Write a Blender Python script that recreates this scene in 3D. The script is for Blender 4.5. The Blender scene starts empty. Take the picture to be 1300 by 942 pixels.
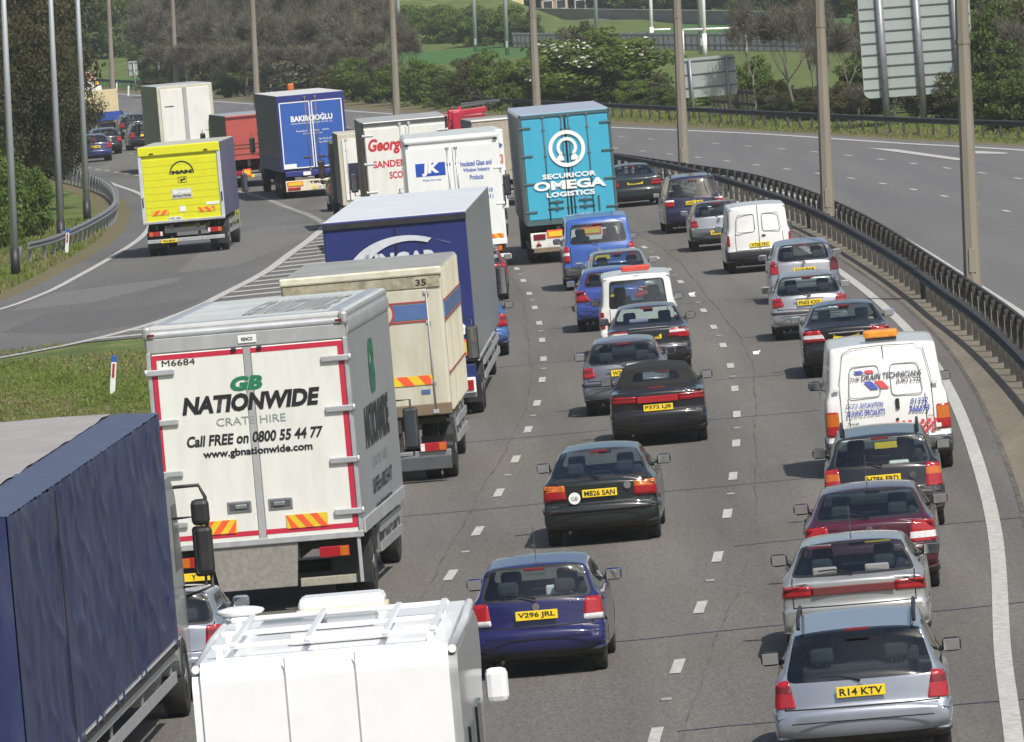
import bpy, bmesh, math, random
import numpy as np
from mathutils import Vector, Matrix
random.seed(7)
R = math.radians
S = bpy.context.scene
COL = S.collection
PI = math.pi

# ------------------------------------------------------------------ camera
FPX, CAMH, ROLL = 11000.0, 9.0, R(5.0)
PITCH = math.atan((471 + 66) / FPX)
_F = Vector((0, math.cos(PITCH), -math.sin(PITCH)))
_U0 = Vector((0, math.sin(PITCH), math.cos(PITCH)))
_X0 = Vector((1, 0, 0))
_Rc = _X0 * math.cos(ROLL) - _U0 * math.sin(ROLL)
_Uc = _X0 * math.sin(ROLL) + _U0 * math.cos(ROLL)
cam = bpy.data.cameras.new('camera')
camo = bpy.data.objects.new('camera', cam)
COL.objects.link(camo)
m = Matrix(((_Rc.x, _Uc.x, -_F.x, 0), (_Rc.y, _Uc.y, -_F.y, 0), (_Rc.z, _Uc.z, -_F.z, CAMH), (0, 0, 0, 1)))
camo.matrix_world = m
cam.sensor_width = 36.0
cam.lens = FPX / 1300 * 36.0
cam.clip_start = 1.0
cam.clip_end = 12000.0
S.camera = camo

# ------------------------------------------------------------------ light
SUN_EL, SUN_AZ = R(50), R(152)      # azimuth clockwise from +Y
w = bpy.data.worlds.new('World')
S.world = w
w.use_nodes = True
nt = w.node_tree
nt.nodes.clear()
sky = nt.nodes.new('ShaderNodeTexSky')
sky.sky_type = 'NISHITA'
sky.sun_disc = False
sky.sun_elevation = SUN_EL
sky.sun_rotation = SUN_AZ
sky.air_density = 1.0
sky.dust_density = 2.5
bg = nt.nodes.new('ShaderNodeBackground')
bg.inputs['Strength'].default_value = 0.09
wo = nt.nodes.new('ShaderNodeOutputWorld')
nt.links.new(sky.outputs[0], bg.inputs[0])
nt.links.new(bg.outputs[0], wo.inputs[0])
sl = bpy.data.lights.new('sun', 'SUN')
sl.energy = 4.1
sl.angle = R(0.6)
sl.color = (1.0, 0.96, 0.9)
so = bpy.data.objects.new('sun', sl)
COL.objects.link(so)
sd = Vector((math.sin(SUN_AZ) * math.cos(SUN_EL), math.cos(SUN_AZ) * math.cos(SUN_EL), math.sin(SUN_EL)))
so.rotation_euler = sd.to_track_quat('Z', 'Y').to_euler()
S.view_settings.view_transform = 'Standard'
S.view_settings.look = 'None'
S.view_settings.gamma = 1.0
S.view_settings.use_curve_mapping = False
S.view_settings.exposure = 0.19
S.render.engine = 'CYCLES'
S.cycles.transparent_max_bounces = 12
S.cycles.max_bounces = 6


def at(u, v, z=0.0):
    """the world point at height z that a pixel of the 1300 x 942 photograph looks at"""
    d = _Rc * (u - 650) - _Uc * (v - 471) + _F * FPX
    t = (z - CAMH) / d.z
    return Vector((0, 0, CAMH)) + d * t


# ------------------------------------------------------------------ materials
_mats = {}


def _new(name):
    mt = bpy.data.materials.new(name)
    mt.use_nodes = True
    n = mt.node_tree
    b = n.nodes['Principled BSDF']
    return mt, n, b


def mat(name, col, rough=0.5, metal=0.0, coat=0.0, var=0.12, scale=3.0, dirt=0.0, dirtcol=(0.12, 0.1, 0.07),
        streak=1.0, bump=0.0, bscale=60.0, spec=0.5, emit=None):
    if name in _mats:
        return _mats[name]
    mt, n, b = _new(name)
    L = n.links
    tc = n.nodes.new('ShaderNodeTexCoord')
    mp = n.nodes.new('ShaderNodeMapping')
    mp.inputs['Scale'].default_value = (1, 1, 1 / streak)
    L.new(tc.outputs['Object'], mp.inputs[0])
    nz = n.nodes.new('ShaderNodeTexNoise')
    nz.inputs['Scale'].default_value = scale
    nz.inputs['Detail'].default_value = 6
    nz.inputs['Roughness'].default_value = 0.65
    L.new(mp.outputs[0], nz.inputs[0])
    rp = n.nodes.new('ShaderNodeValToRGB')
    c0 = tuple(max(0, c * (1 - var)) for c in col) + (1,)
    c1 = tuple(min(1, c * (1 + var)) for c in col) + (1,)
    rp.color_ramp.elements[0].position = 0.3
    rp.color_ramp.elements[1].position = 0.7
    rp.color_ramp.elements[0].color = c0
    rp.color_ramp.elements[1].color = c1
    L.new(nz.outputs['Fac'], rp.inputs[0])
    out = rp.outputs[0]
    if dirt > 0:
        n2 = n.nodes.new('ShaderNodeTexNoise')
        n2.inputs['Scale'].default_value = scale * 1.7
        n2.inputs['Detail'].default_value = 8
        n2.inputs['Roughness'].default_value = 0.7
        L.new(mp.outputs[0], n2.inputs[0])
        r2 = n.nodes.new('ShaderNodeValToRGB')
        r2.color_ramp.elements[0].position = 0.45
        r2.color_ramp.elements[1].position = 0.75
        r2.color_ramp.elements[0].color = (0, 0, 0, 1)
        r2.color_ramp.elements[1].color = (dirt, dirt, dirt, 1)
        L.new(n2.outputs['Fac'], r2.inputs[0])
        mx = n.nodes.new('ShaderNodeMix')
        mx.data_type = 'RGBA'
        mx.inputs[7].default_value = tuple(dirtcol) + (1,)
        L.new(r2.outputs[0], mx.inputs[0])
        L.new(out, mx.inputs[6])
        out = mx.outputs[2]
    L.new(out, b.inputs['Base Color'])
    rr = n.nodes.new('ShaderNodeMapRange')
    rr.inputs[3].default_value = max(0.02, rough - 0.06)
    rr.inputs[4].default_value = min(1, rough + 0.08)
    L.new(nz.outputs['Fac'], rr.inputs[0])
    L.new(rr.outputs[0], b.inputs['Roughness'])
    b.inputs['Metallic'].default_value = metal
    b.inputs['Specular IOR Level'].default_value = spec
    if coat:
        b.inputs['Coat Weight'].default_value = coat
        b.inputs['Coat Roughness'].default_value = 0.06
    if bump:
        nb = n.nodes.new('ShaderNodeTexNoise')
        nb.inputs['Scale'].default_value = bscale
        nb.inputs['Detail'].default_value = 4
        L.new(mp.outputs[0], nb.inputs[0])
        bp = n.nodes.new('ShaderNodeBump')
        bp.inputs['Strength'].default_value = bump
        bp.inputs['Distance'].default_value = 0.03
        L.new(nb.outputs['Fac'], bp.inputs['Height'])
        L.new(bp.outputs[0], b.inputs['Normal'])
    if emit:
        b.inputs['Emission Color'].default_value = tuple(emit[:3]) + (1,)
        b.inputs['Emission Strength'].default_value = emit[3]
    _mats[name] = mt
    return mt


def carpaint(name, col, metal=0.0, rough=0.3, dirt=0.1):
    dk = max(col) < .1
    return mat(name, col, rough=rough, metal=metal, coat=0.9, var=0.06, scale=2.0, dirt=0.04 if dk else dirt, dirtcol=(0.08, 0.07, 0.06) if dk else (0.16, 0.14, 0.11), spec=.3 if dk else .5)


def glass(name, tint=(0.70, 0.78, 0.77), base=0.10):
    if name in _mats:
        return _mats[name]
    mt = bpy.data.materials.new(name)
    mt.use_nodes = True
    n = mt.node_tree
    n.nodes.clear()
    o = n.nodes.new('ShaderNodeOutputMaterial')
    t = n.nodes.new('ShaderNodeBsdfTransparent')
    t.inputs[0].default_value = tint + (1,)
    g = n.nodes.new('ShaderNodeBsdfGlossy')
    g.inputs['Roughness'].default_value = 0.04
    g.inputs['Color'].default_value = (0.95, 1, 1, 1)
    lw = n.nodes.new('ShaderNodeLayerWeight')
    lw.inputs[0].default_value = 0.5
    fr = n.nodes.new('ShaderNodeMath')
    fr.operation = 'POWER'
    fr.inputs[1].default_value = 4.0
    n.links.new(lw.outputs['Facing'], fr.inputs[0])
    ad = n.nodes.new('ShaderNodeMath')
    ad.operation = 'MULTIPLY_ADD'
    ad.inputs[1].default_value = 0.8
    ad.inputs[2].default_value = base
    mx = n.nodes.new('ShaderNodeMixShader')
    n.links.new(fr.outputs[0], ad.inputs[0])
    n.links.new(ad.outputs[0], mx.inputs[0])
    n.links.new(t.outputs[0], mx.inputs[1])
    n.links.new(g.outputs[0], mx.inputs[2])
    n.links.new(mx.outputs[0], o.inputs[0])
    _mats[name] = mt
    return mt


G_CAR = glass('car_glass')
G_DARK = glass('tinted_glass', (0.12, 0.15, 0.16), 0.05)
BLACK = mat('black_plastic', (0.018, 0.018, 0.02), 0.5, dirt=0.3, dirtcol=(0.08, 0.07, 0.06))
GREYP = mat('grey_plastic', (0.07, 0.075, 0.08), 0.55, dirt=0.2)
TYRE = mat('tyre_rubber', (0.02, 0.02, 0.02), 0.85, dirt=0.4, dirtcol=(0.07, 0.06, 0.05))
SEAM = mat('panel_gap', (0.008, 0.008, 0.008), 0.9)
STEEL = mat('steel', (0.45, 0.46, 0.47), 0.35, 0.8, dirt=0.3)
GALV = mat('galvanised', (0.3, 0.31, 0.32), 0.5, 0.6, dirt=0.35, scale=6)
ALU = mat('aluminium', (0.55, 0.56, 0.57), 0.38, 0.55, dirt=0.2)
RIM = mat('wheel_rim', (0.35, 0.36, 0.37), 0.35, 0.7, dirt=0.4)
CHASSIS = mat('chassis_black', (0.025, 0.024, 0.022), 0.7, dirt=0.6, dirtcol=(0.09, 0.075, 0.055), scale=5)
RED_L = mat('red_lens', (0.34, 0.012, 0.018), 0.18, coat=0.6, var=0.2, scale=30)
DRED_L = mat('dark_red_lens', (0.15, 0.01, 0.015), 0.2, coat=0.6, var=0.2, scale=30)
AMB_L = mat('amber_lens', (0.5, 0.12, 0.012), 0.2, coat=0.6, var=0.2, scale=30)
WHT_L = mat('clear_lens', (0.7, 0.7, 0.7), 0.15, coat=0.6, var=0.2, scale=30)
PLATE = mat('yellow_plate', (0.8, 0.58, 0.02), 0.4, var=0.05)
WPLATE = mat('white_plate', (0.75, 0.75, 0.72), 0.4, var=0.05)
INK = mat('black_ink', (0.012, 0.012, 0.014), 0.5, var=0.05)
WHITEP = mat('white_lettering', (0.78, 0.78, 0.76), 0.45, var=0.05)
MIRR = mat('mirror_glass', (0.8, 0.82, 0.84), 0.05, 1.0, var=0.02)
SEATM = mat('seat_fabric', (0.035, 0.038, 0.042), 0.9)
TANSEAT = mat('tan_seat', (0.35, 0.31, 0.24), 0.8)
HZ_Y = mat('hazard_yellow', (0.7, 0.5, 0.02), 0.5, var=0.1)
HZ_R = mat('hazard_orange', (0.85, 0.1, 0.03), 0.5, var=0.1)
WHITE_T = mat('truck_white', (0.72, 0.72, 0.67), 0.4, coat=0.2, var=0.04, dirt=0.25, dirtcol=(0.4, 0.37, 0.3), streak=5)
CHROME = mat('chrome', (0.7, 0.7, 0.7), 0.15, 1.0)


# ------------------------------------------------------------------ objects
def tag(o, label=None, cat=None, group=None, kind=None):
    if label: o['label'] = label
    if cat: o['category'] = cat
    if group: o['group'] = group
    if kind: o['kind'] = kind
    return o


def thing(name, label, cat, loc=(0, 0, 0), rotz=0.0, group=None):
    o = bpy.data.objects.new(name, None)
    COL.objects.link(o)
    o.empty_display_size = 0.2
    o.location = loc
    o.rotation_euler = (0, 0, rotz)
    return tag(o, label, cat, group)


class M:
    """collects shapes, builds one mesh object"""

    def __init__(self):
        self.bm = bmesh.new()
        self.mats = []

    def mi(self, mt):
        if mt is None: return 0
        if mt not in self.mats: self.mats.append(mt)
        return self.mats.index(mt)

    def _fin(self, verts, mt, rot=None, loc=(0, 0, 0), smooth=False):
        fs = set()
        for v in verts:
            for f in v.link_faces: fs.add(f)
        i = self.mi(mt)
        for f in fs:
            f.material_index = i
            f.smooth = smooth
        return list(fs)

    def box(self, c, s, mt=None, bev=0.0, rot=None, seg=2):
        r = bmesh.ops.create_cube(self.bm, size=1.0)
        vs = r['verts']
        mm = Matrix.Translation(c) @ (rot if rot else Matrix.Identity(4)) @ Matrix.Diagonal((s[0], s[1], s[2], 1))
        bmesh.ops.transform(self.bm, matrix=mm, verts=vs)
        i = self.mi(mt)
        for v in vs:
            for f in v.link_faces: f.material_index = i
        if bev > 0:
            es = list({e for v in vs for e in v.link_edges})
            r2 = bmesh.ops.bevel(self.bm, geom=es, offset=min(bev, min(s) * 0.45), segments=seg, profile=0.5, affect='EDGES')
            for f in r2['faces']: f.material_index = i
        return self

    def cyl(self, a, b, r, mt=None, n=10, r2=None, cap=True, smooth=True):
        a = Vector(a); b = Vector(b)
        d = b - a
        L = d.length
        if L < 1e-6: return self
        q = d.to_track_quat('Z', 'Y').to_matrix().to_4x4()
        rr = bmesh.ops.create_cone(self.bm, cap_ends=cap, segments=n, radius1=r, radius2=r if r2 is None else r2, depth=L)
        bmesh.ops.transform(self.bm, matrix=Matrix.Translation((a + b) / 2) @ q, verts=rr['verts'])
        fs = self._fin(rr['verts'], mt, smooth=smooth)
        for f in fs:
            if len(f.verts) > 4: f.smooth = False
        return self

    def tube(self, pts, r, mt=None, n=6):
        pts = [Vector(p) for p in pts]
        i = self.mi(mt)
        rings = []
        for k, p in enumerate(pts):
            d = (pts[min(k + 1, len(pts) - 1)] - pts[max(k - 1, 0)]).normalized()
            a = d.orthogonal().normalized() if abs(d.z) > 0.9 else d.cross(Vector((0, 0, 1))).normalized()
            b = d.cross(a)
            rk = r[k] if isinstance(r, (list, tuple)) else r
            rings.append([self.bm.verts.new(p + a * math.cos(2 * PI * j / n) * rk + b * math.sin(2 * PI * j / n) * rk) for j in range(n)])
        for k in range(len(rings) - 1):
            for j in range(n):
                f = self.bm.faces.new((rings[k][j], rings[k][(j + 1) % n], rings[k + 1][(j + 1) % n], rings[k + 1][j]))
                f.material_index = i
                f.smooth = True
        for rg in (rings[0], rings[-1]):
            try:
                f = self.bm.faces.new(rg); f.material_index = i
            except ValueError: pass
        return self

    def poly(self, pts, mt=None):
        f = self.bm.faces.new([self.bm.verts.new(p) for p in pts])
        f.material_index = self.mi(mt)
        return self

    def prism(self, pts, axis, a, b, mt=None):
        """extrude a 2D outline along an axis; the outline's two coordinates are the other axes in order"""
        def P(p, t):
            if axis == 'x': return (t, p[0], p[1])
            if axis == 'y': return (p[0], t, p[1])
            return (p[0], p[1], t)
        i = self.mi(mt)
        A = [self.bm.verts.new(P(p, a)) for p in pts]
        B = [self.bm.verts.new(P(p, b)) for p in pts]
        n = len(pts)
        fs = [self.bm.faces.new(A), self.bm.faces.new(B[::-1])]
        for k in range(n):
            fs.append(self.bm.faces.new((A[k], B[k], B[(k + 1) % n], A[(k + 1) % n])))
        for f in fs: f.material_index = i
        bmesh.ops.recalc_face_normals(self.bm, faces=fs)
        return self

    def sphere(self, c, s, mt=None, sub=2):
        r = bmesh.ops.create_icosphere(self.bm, subdivisions=sub, radius=1.0)
        bmesh.ops.transform(self.bm, matrix=Matrix.Translation(c) @ Matrix.Diagonal((s[0], s[1], s[2], 1)), verts=r['verts'])
        self._fin(r['verts'], mt, smooth=True)
        return self

    def build(self, name, mt=None, parent=None, label=None, recalc=False):
        if recalc: bmesh.ops.recalc_face_normals(self.bm, faces=self.bm.faces)
        me = bpy.data.meshes.new(name)
        self.bm.to_mesh(me)
        self.bm.free()
        if self.mats:
            for q in self.mats: me.materials.append(q if q else mt)
        elif mt: me.materials.append(mt)
        o = bpy.data.objects.new(name, me)
        COL.objects.link(o)
        if parent: o.parent = parent
        if label: o['label'] = label
        return o


_fc = {}


def text(s, x0, x1, z0, z1, y, mt, parent, name='lettering', bold=0.0, shear=0.0, rotm=None, label=None):
    """lettering facing -y that fills the rectangle x0..x1, z0..z1"""
    cu = bpy.data.curves.new('t', 'FONT')
    cu.body = s
    cu.size = 1.0
    cu.offset = bold
    cu.shear = shear
    cu.resolution_u = 3
    cu.fill_mode = 'FRONT'
    tmp = bpy.data.objects.new('t', cu)
    me = bpy.data.meshes.new_from_object(tmp)
    bpy.data.objects.remove(tmp)
    bpy.data.curves.remove(cu)
    n = len(me.vertices)
    if n == 0: return None
    a = np.empty(n * 3, 'f')
    me.vertices.foreach_get('co', a)
    a = a.reshape(-1, 3)
    mn, mx = a.min(0), a.max(0)
    b = np.zeros_like(a)
    b[:, 0] = x0 + (a[:, 0] - mn[0]) / (mx[0] - mn[0] + 1e-9) * (x1 - x0)
    b[:, 2] = z0 + (a[:, 1] - mn[1]) / (mx[1] - mn[1] + 1e-9) * (z1 - z0)
    b[:, 1] = y
    if rotm is not None:
        R3 = np.array(rotm.to_3x3()); T = np.array(rotm.translation)
        b = b @ R3.T + T
    me.vertices.foreach_set('co', b.reshape(-1).astype('f'))
    me.update()
    me.name = name
    me.materials.clear()
    me.materials.append(mt)
    o = bpy.data.objects.new(name, me)
    COL.objects.link(o)
    if parent: o.parent = parent
    if label: o['label'] = label
    return o


def number_plate(parent, s, x, y, z, w=0.52, h=0.115, mt=None):
    p = M().box((x, y, z), (w, 0.012, h), mt or PLATE, 0.004).build('number_plate', None, parent)
    if s:
        k = min(1, len(s) / 7.0)
        text(s, x - w * 0.44 * k, x + w * 0.44 * k, z - h * 0.34, z + h * 0.34, y - 0.009, INK, p, 'plate_characters', bold=0.022)
    return p


# ------------------------------------------------------------------ curves of the road, metres
def spline(pts):
    pts = sorted(((y, x) for x, y in pts))
    ys = np.array([p[0] for p in pts], float)
    xs = np.array([p[1] for p in pts], float)
    n = len(ys)
    h = np.diff(ys)
    d = np.diff(xs) / h
    mm = np.zeros(n)
    mm[1:-1] = (d[:-1] * h[1:] + d[1:] * h[:-1]) / (h[:-1] + h[1:])
    mm[0] = d[0]; mm[-1] = d[-1]

    def f(y):
        if y <= ys[0]: return xs[0] + mm[0] * (y - ys[0])
        if y >= ys[-1]: return xs[-1] + mm[-1] * (y - ys[-1])
        i = int(np.searchsorted(ys, y) - 1)
        t = (y - ys[i]) / h[i]
        return float((2 * t**3 - 3 * t**2 + 1) * xs[i] + (t**3 - 2 * t**2 + t) * h[i] * mm[i] + (-2 * t**3 + 3 * t**2) * xs[i + 1] + (t**3 - t**2) * h[i] * mm[i + 1])
    return f


L2f = spline([(-1.9, 60), (0.2, 80), (1.7, 106), (2.7, 124), (3.5, 143), (4.1, 161), (4.5, 178.7), (4.65, 200), (4.5, 226), (4.0, 255),
              (3.0, 282), (2.0, 302), (0.6, 322), (-1.4, 345), (-4.0, 369), (-7.6, 395), (-12.0, 428), (-18.5, 478), (-26, 540), (-34, 605), (-43, 680), (-55, 780), (-72, 920)])
L1f = lambda y: L2f(y) - 3.9
L0f = lambda y: L2f(y) - 7.9 - max(0, min(1, (y - 300) / 60)) * 0.4
EDf = lambda y: L2f(y) + 4.0
BLf = lambda y: L2f(y) + 4.95 if y > 190 else L2f(y) + 4.95 + (190 - y) / 29 * 0.35
NRf = spline([(4.0, 60), (9.0, 110), (11.0, 160), (11.2, 210), (11.0, 245), (10.2, 276), (9.1, 296), (8.0, 308), (5.9, 331), (2.0, 366), (-5.6, 411), (-12.5, 470), (-27, 585), (-46, 735), (-72, 920)])
BRf = lambda y: NRf(y) - 0.95
Bf = spline([(18.0, 120), (17.6, 180), (16.4, 225), (14.9, 253), (14.1, 270), (12.7, 293), (10.7, 316.6), (8.3, 342), (5.4, 369.5), (-1.5, 420), (-9, 480), (-23.5, 590), (-42, 740), (-68, 925)])
Af = spline([(21.6, 120), (21.2, 190), (19.3, 245), (16.9, 284.7), (15.2, 307), (13.0, 332), (10.1, 358), (5.7, 392), (1.8, 424), (-5.5, 484), (-20, 595), (-38.5, 745), (-65, 930)])
FRf = spline([(25.4, 120), (25, 200), (22.8, 270), (19.2, 314.5), (15.9, 339), (11.4, 375), (5.9, 411.3), (0.5, 450), (-5.2, 495), (-17, 590), (-36, 745), (-62, 935)])
FBf = spline([(30, 120), (28.5, 200), (25.5, 270), (20.3, 327), (17.9, 343), (14.1, 372), (9.2, 410.7), (6.4, 433), (1.0, 475), (-2.8, 510), (-9.1, 557), (-20, 641), (-29.5, 718), (-36, 770), (-56, 935)])
SLf = spline([(-30, 205), (-21, 222), (-16.4, 235), (-14.3, 246), (-13.6, 254.6), (-13.1, 268.8), (-12.7, 285.5), (-12.5, 304), (-13.1, 330), (-15.0, 365), (-16.6, 382), (-18.4, 401), (-22, 432), (-29, 485), (-38, 555), (-52, 660), (-66, 770)])
SRf = spline([(-24, 196), (-15.5, 207), (-12.1, 214.4), (-11.1, 217.3), (-9.6, 224), (-8.5, 233), (-7.8, 243.8), (-7.1, 256), (-6.6, 272), (-6.15, 287), (-6.0, 297), (-6.6, 309), (-7.7, 322.4), (-9.7, 346.4), (-10.8, 356.5)])


def slope(f, y):
    return (f(y + 2) - f(y - 2)) / 4.0

# ------------------------------------------------------------------ setting
def nodes_noise_color(name, stops, scale, rough=0.9, detail=8, bump=0.0, bscale=20, second=None, coords='Object', stretch=(1, 1, 1), nrough=0.6, spec=0.3):
    mt, n, b = _new(name)
    L = n.links
    tc = n.nodes.new('ShaderNodeTexCoord')
    mp = n.nodes.new('ShaderNodeMapping')
    mp.inputs['Scale'].default_value = stretch
    L.new(tc.outputs[coords], mp.inputs[0])
    nz = n.nodes.new('ShaderNodeTexNoise')
    nz.inputs['Scale'].default_value = scale
    nz.inputs['Detail'].default_value = detail
    nz.inputs['Roughness'].default_value = nrough
    L.new(mp.outputs[0], nz.inputs[0])
    rp = n.nodes.new('ShaderNodeValToRGB')
    e = rp.color_ramp.elements
    e[0].position, e[0].color = stops[0][0], stops[0][1] + (1,)
    e[1].position, e[1].color = stops[-1][0], stops[-1][1] + (1,)
    for p, c in stops[1:-1]:
        q = e.new(p); q.color = c + (1,)
    L.new(nz.outputs['Fac'], rp.inputs[0])
    out = rp.outputs[0]
    if second:
        s2, st2, amt = second[:3]
        mp2 = n.nodes.new('ShaderNodeMapping')
        mp2.inputs['Scale'].default_value = second[3] if len(second) > 3 else (1, 1, 1)
        L.new(tc.outputs[coords], mp2.inputs[0])
        n2 = n.nodes.new('ShaderNodeTexNoise')
        n2.inputs['Scale'].default_value = s2
        n2.inputs['Detail'].default_value = 5
        L.new(mp2.outputs[0], n2.inputs[0])
        r2 = n.nodes.new('ShaderNodeValToRGB')
        r2.color_ramp.elements[0].position = 0.3
        r2.color_ramp.elements[1].position = 0.7
        r2.color_ramp.elements[0].color = st2[0] + (1,)
        r2.color_ramp.elements[1].color = st2[1] + (1,)
        L.new(n2.outputs['Fac'], r2.inputs[0])
        mx = n.nodes.new('ShaderNodeMix')
        mx.data_type = 'RGBA'
        mx.blend_type = 'MULTIPLY'
        mx.inputs[0].default_value = amt
        L.new(out, mx.inputs[6])
        L.new(r2.outputs[0], mx.inputs[7])
        out = mx.outputs[2]
    L.new(out, b.inputs['Base Color'])
    b.inputs['Roughness'].default_value = rough
    b.inputs['Specular IOR Level'].default_value = spec
    if bump:
        nb = n.nodes.new('ShaderNodeTexNoise')
        nb.inputs['Scale'].default_value = bscale
        nb.inputs['Detail'].default_value = 6
        L.new(tc.outputs[coords], nb.inputs[0])
        bp = n.nodes.new('ShaderNodeBump')
        bp.inputs['Strength'].default_value = bump
        bp.inputs['Distance'].default_value = 0.05
        L.new(nb.outputs['Fac'], bp.inputs['Height'])
        L.new(bp.outputs[0], b.inputs['Normal'])
    return mt


GRASS = nodes_noise_color('grass_ground', [(0.3, (0.075, 0.105, 0.026)), (0.5, (0.11, 0.15, 0.034)), (0.62, (0.16, 0.195, 0.05)), (0.75, (0.22, 0.19, 0.095))], 0.7, bump=0.6, bscale=9, stretch=(1, 0.5, 1),
                          second=(9, ((0.6, 0.62, 0.6), (1, 1, 1)), 0.8, (1, 0.25, 1)))
PITCHG = nodes_noise_color('pitch_grass', [(0.3, (0.04, 0.11, 0.02)), (0.7, (0.06, 0.15, 0.03))], 0.2)
ASPH = nodes_noise_color('worn_asphalt', [(0.34, (0.100, 0.094, 0.083)), (0.5, (0.146, 0.138, 0.123)), (0.66, (0.198, 0.188, 0.169))], 26, detail=6, nrough=0.8, rough=0.85, stretch=(1, 0.16, 1),
                         second=(0.35, ((0.70, 0.69, 0.69), (1.08, 1.07, 1.05)), 0.9, (2.2, 0.07, 1)))
ASPH_O = nodes_noise_color('grey_asphalt', [(0.3, (0.130, 0.126, 0.121)), (0.7, (0.165, 0.160, 0.153))], 3, detail=8, rough=0.8,
                           second=(0.3, ((0.82, 0.82, 0.83), (1.05, 1.05, 1.05)), 0.9, (2.4, 0.08, 1)))
ASPH_S = nodes_noise_color('slip_asphalt', [(0.34, (0.085, 0.083, 0.08)), (0.66, (0.18, 0.176, 0.168))], 16, detail=6, nrough=.75, rough=0.85, stretch=(1, .16, 1),
                           second=(0.2, ((0.78, 0.78, 0.79), (1.06, 1.05, 1.04)), 0.9, (1.2, 0.25, 1)))
STRIP = nodes_noise_color('paved_margin', [(0.32, (0.14, 0.12, 0.085)), (0.5, (0.20, 0.175, 0.128)), (0.68, (0.26, 0.23, 0.18))], 8, detail=9, nrough=0.7, rough=0.9, bump=0.4, bscale=30,
                          second=(0.5, ((0.7, 0.7, 0.7), (1.05, 1.05, 1.05)), 0.9, (2, 0.3, 1)))
MEDIAN = nodes_noise_color('median_gravel', [(0.3, (0.09, 0.082, 0.07)), (0.5, (0.18, 0.165, 0.14)), (0.72, (0.33, 0.31, 0.27))], 1.6, detail=10, nrough=0.75, bump=0.6, bscale=12, stretch=(1.4, 0.5, 1))
VERGE = nodes_noise_color('dry_verge', [(0.3, (0.10, 0.08, 0.045)), (0.5, (0.15, 0.125, 0.07)), (0.7, (0.12, 0.14, 0.045))], 1.2, detail=9, bump=0.6, bscale=10)
PAINTW = nodes_noise_color('road_paint', [(0.3, (0.20, 0.19, 0.175)), (0.46, (0.42, 0.41, 0.375)), (0.7, (0.57, 0.56, 0.51))], 9, detail=8, nrough=0.7, rough=0.7)
CRACK = nodes_noise_color('joint_crack', [(0.40, (0.135, 0.125, 0.11)), (0.6, (0.085, 0.07, 0.06))], 2.5, stretch=(1, .35, 1))
SEALER = mat('blue_grey_sealer', (0.065, 0.075, 0.10), 0.6)


def structure(o):
    o['kind'] = 'structure'
    return o


def ribbon(name, f0, f1, y0, y1, z, mt, step=4.0, parent=None, cols=1):
    ys = np.arange(y0, y1 + step * 0.5, step)
    V = []; F = []
    for y in ys:
        a, b = f0(y), f1(y)
        for c in range(cols + 1): V.append((a + (b - a) * c / cols, y, z))
    k = cols + 1
    for i in range(len(ys) - 1):
        for c in range(cols):
            F.append((i * k + c, i * k + c + 1, (i + 1) * k + c + 1, (i + 1) * k + c))
    me = bpy.data.meshes.new(name)
    me.from_pydata(V, [], F)
    me.materials.append(mt)
    o = bpy.data.objects.new(name, me)
    COL.objects.link(o)
    if parent: o.parent = parent
    return o


def off(f, d):
    return lambda y: f(y) + d


# one grass sheet out to the horizon, rising into a bank on the far left
def ground():
    V = []; F = []
    xs = [-6000, -2500, -1200, -600, -300, -200] + list(range(-160, 161, 10)) + [200, 300, 600, 1200, 2500, 6000]
    ys = [-200, 0, 40, 80] + list(range(100, 1101, 20)) + [1200, 1400, 1800, 2600, 4000, 9000]
    for y in ys:
        for x in xs:
            z = 0.0
            t = (FBf(min(y, 930)) if y < 930 else -56 - (y - 930) * .14)
            if y > 600 and x < t + 60:
                d = (y - 640) if x < t else 0
                q = max(0, min(1, (y - 800) / 260.0))
                z = q * q * (3 - 2 * q) * 26 * max(0, min(1, (20 - x) / 60.0))
            V.append((x, y, z - 0.004))
    nx = len(xs)
    for j in range(len(ys) - 1):
        for i in range(nx - 1):
            F.append((j * nx + i, j * nx + i + 1, (j + 1) * nx + i + 1, (j + 1) * nx + i))
    me = bpy.data.meshes.new('ground')
    me.from_pydata(V, [], F)
    for p in me.polygons: p.use_smooth = True
    me.materials.append(GRASS)
    o = bpy.data.objects.new('ground', me)
    COL.objects.link(o)
    structure(o)


ground()
structure(ribbon('carriageway', off(L0f, -0.5), off(EDf, 0.5), 60, 900, 0.012, ASPH))
structure(ribbon('slip_road', lambda y: SLf(y) - (0.9 if y > 235 else 1.4), lambda y: (SRf(y) + 0.25 if y < 222 else L0f(y) + 0.0), 200, 780, 0.008, ASPH_S, 2.0))
structure(ribbon('median_margin', off(EDf, 0.45), off(BLf, 0.35), 60, 900, 0.016, STRIP))
structure(ribbon('median', off(BLf, 0.3), lambda y: NRf(y) - 0.5, 60, 900, 0.020, MEDIAN))
structure(ribbon('opposite_carriageway', off(NRf, -0.55), off(FRf, 0.9), 60, 930, 0.012, ASPH_O))
structure(ribbon('verge', off(FRf, 0.8), off(FBf, 0.5), 60, 930, 0.006, VERGE))
structure(ribbon('slip_verge', lambda y: SLf(y) - 2.3, lambda y: SLf(y) - 0.8, 232, 420, 0.004, VERGE, 3))
structure(ribbon('pitch', lambda y: -60 if y < 800 else -60, lambda y: 70, 705, 900, 0.004, PITCHG, 20))
structure(ribbon('track', lambda y: -45, lambda y: 14, 930, 955, 0.3, ASPH_O, 25))

# painted lines
def line(name, f, y0, y1, wd, z=0.022, step=2.0):
    return structure(ribbon(name, off(f, -wd / 2), off(f, wd / 2), y0, y1, z, PAINTW, step))


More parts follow.
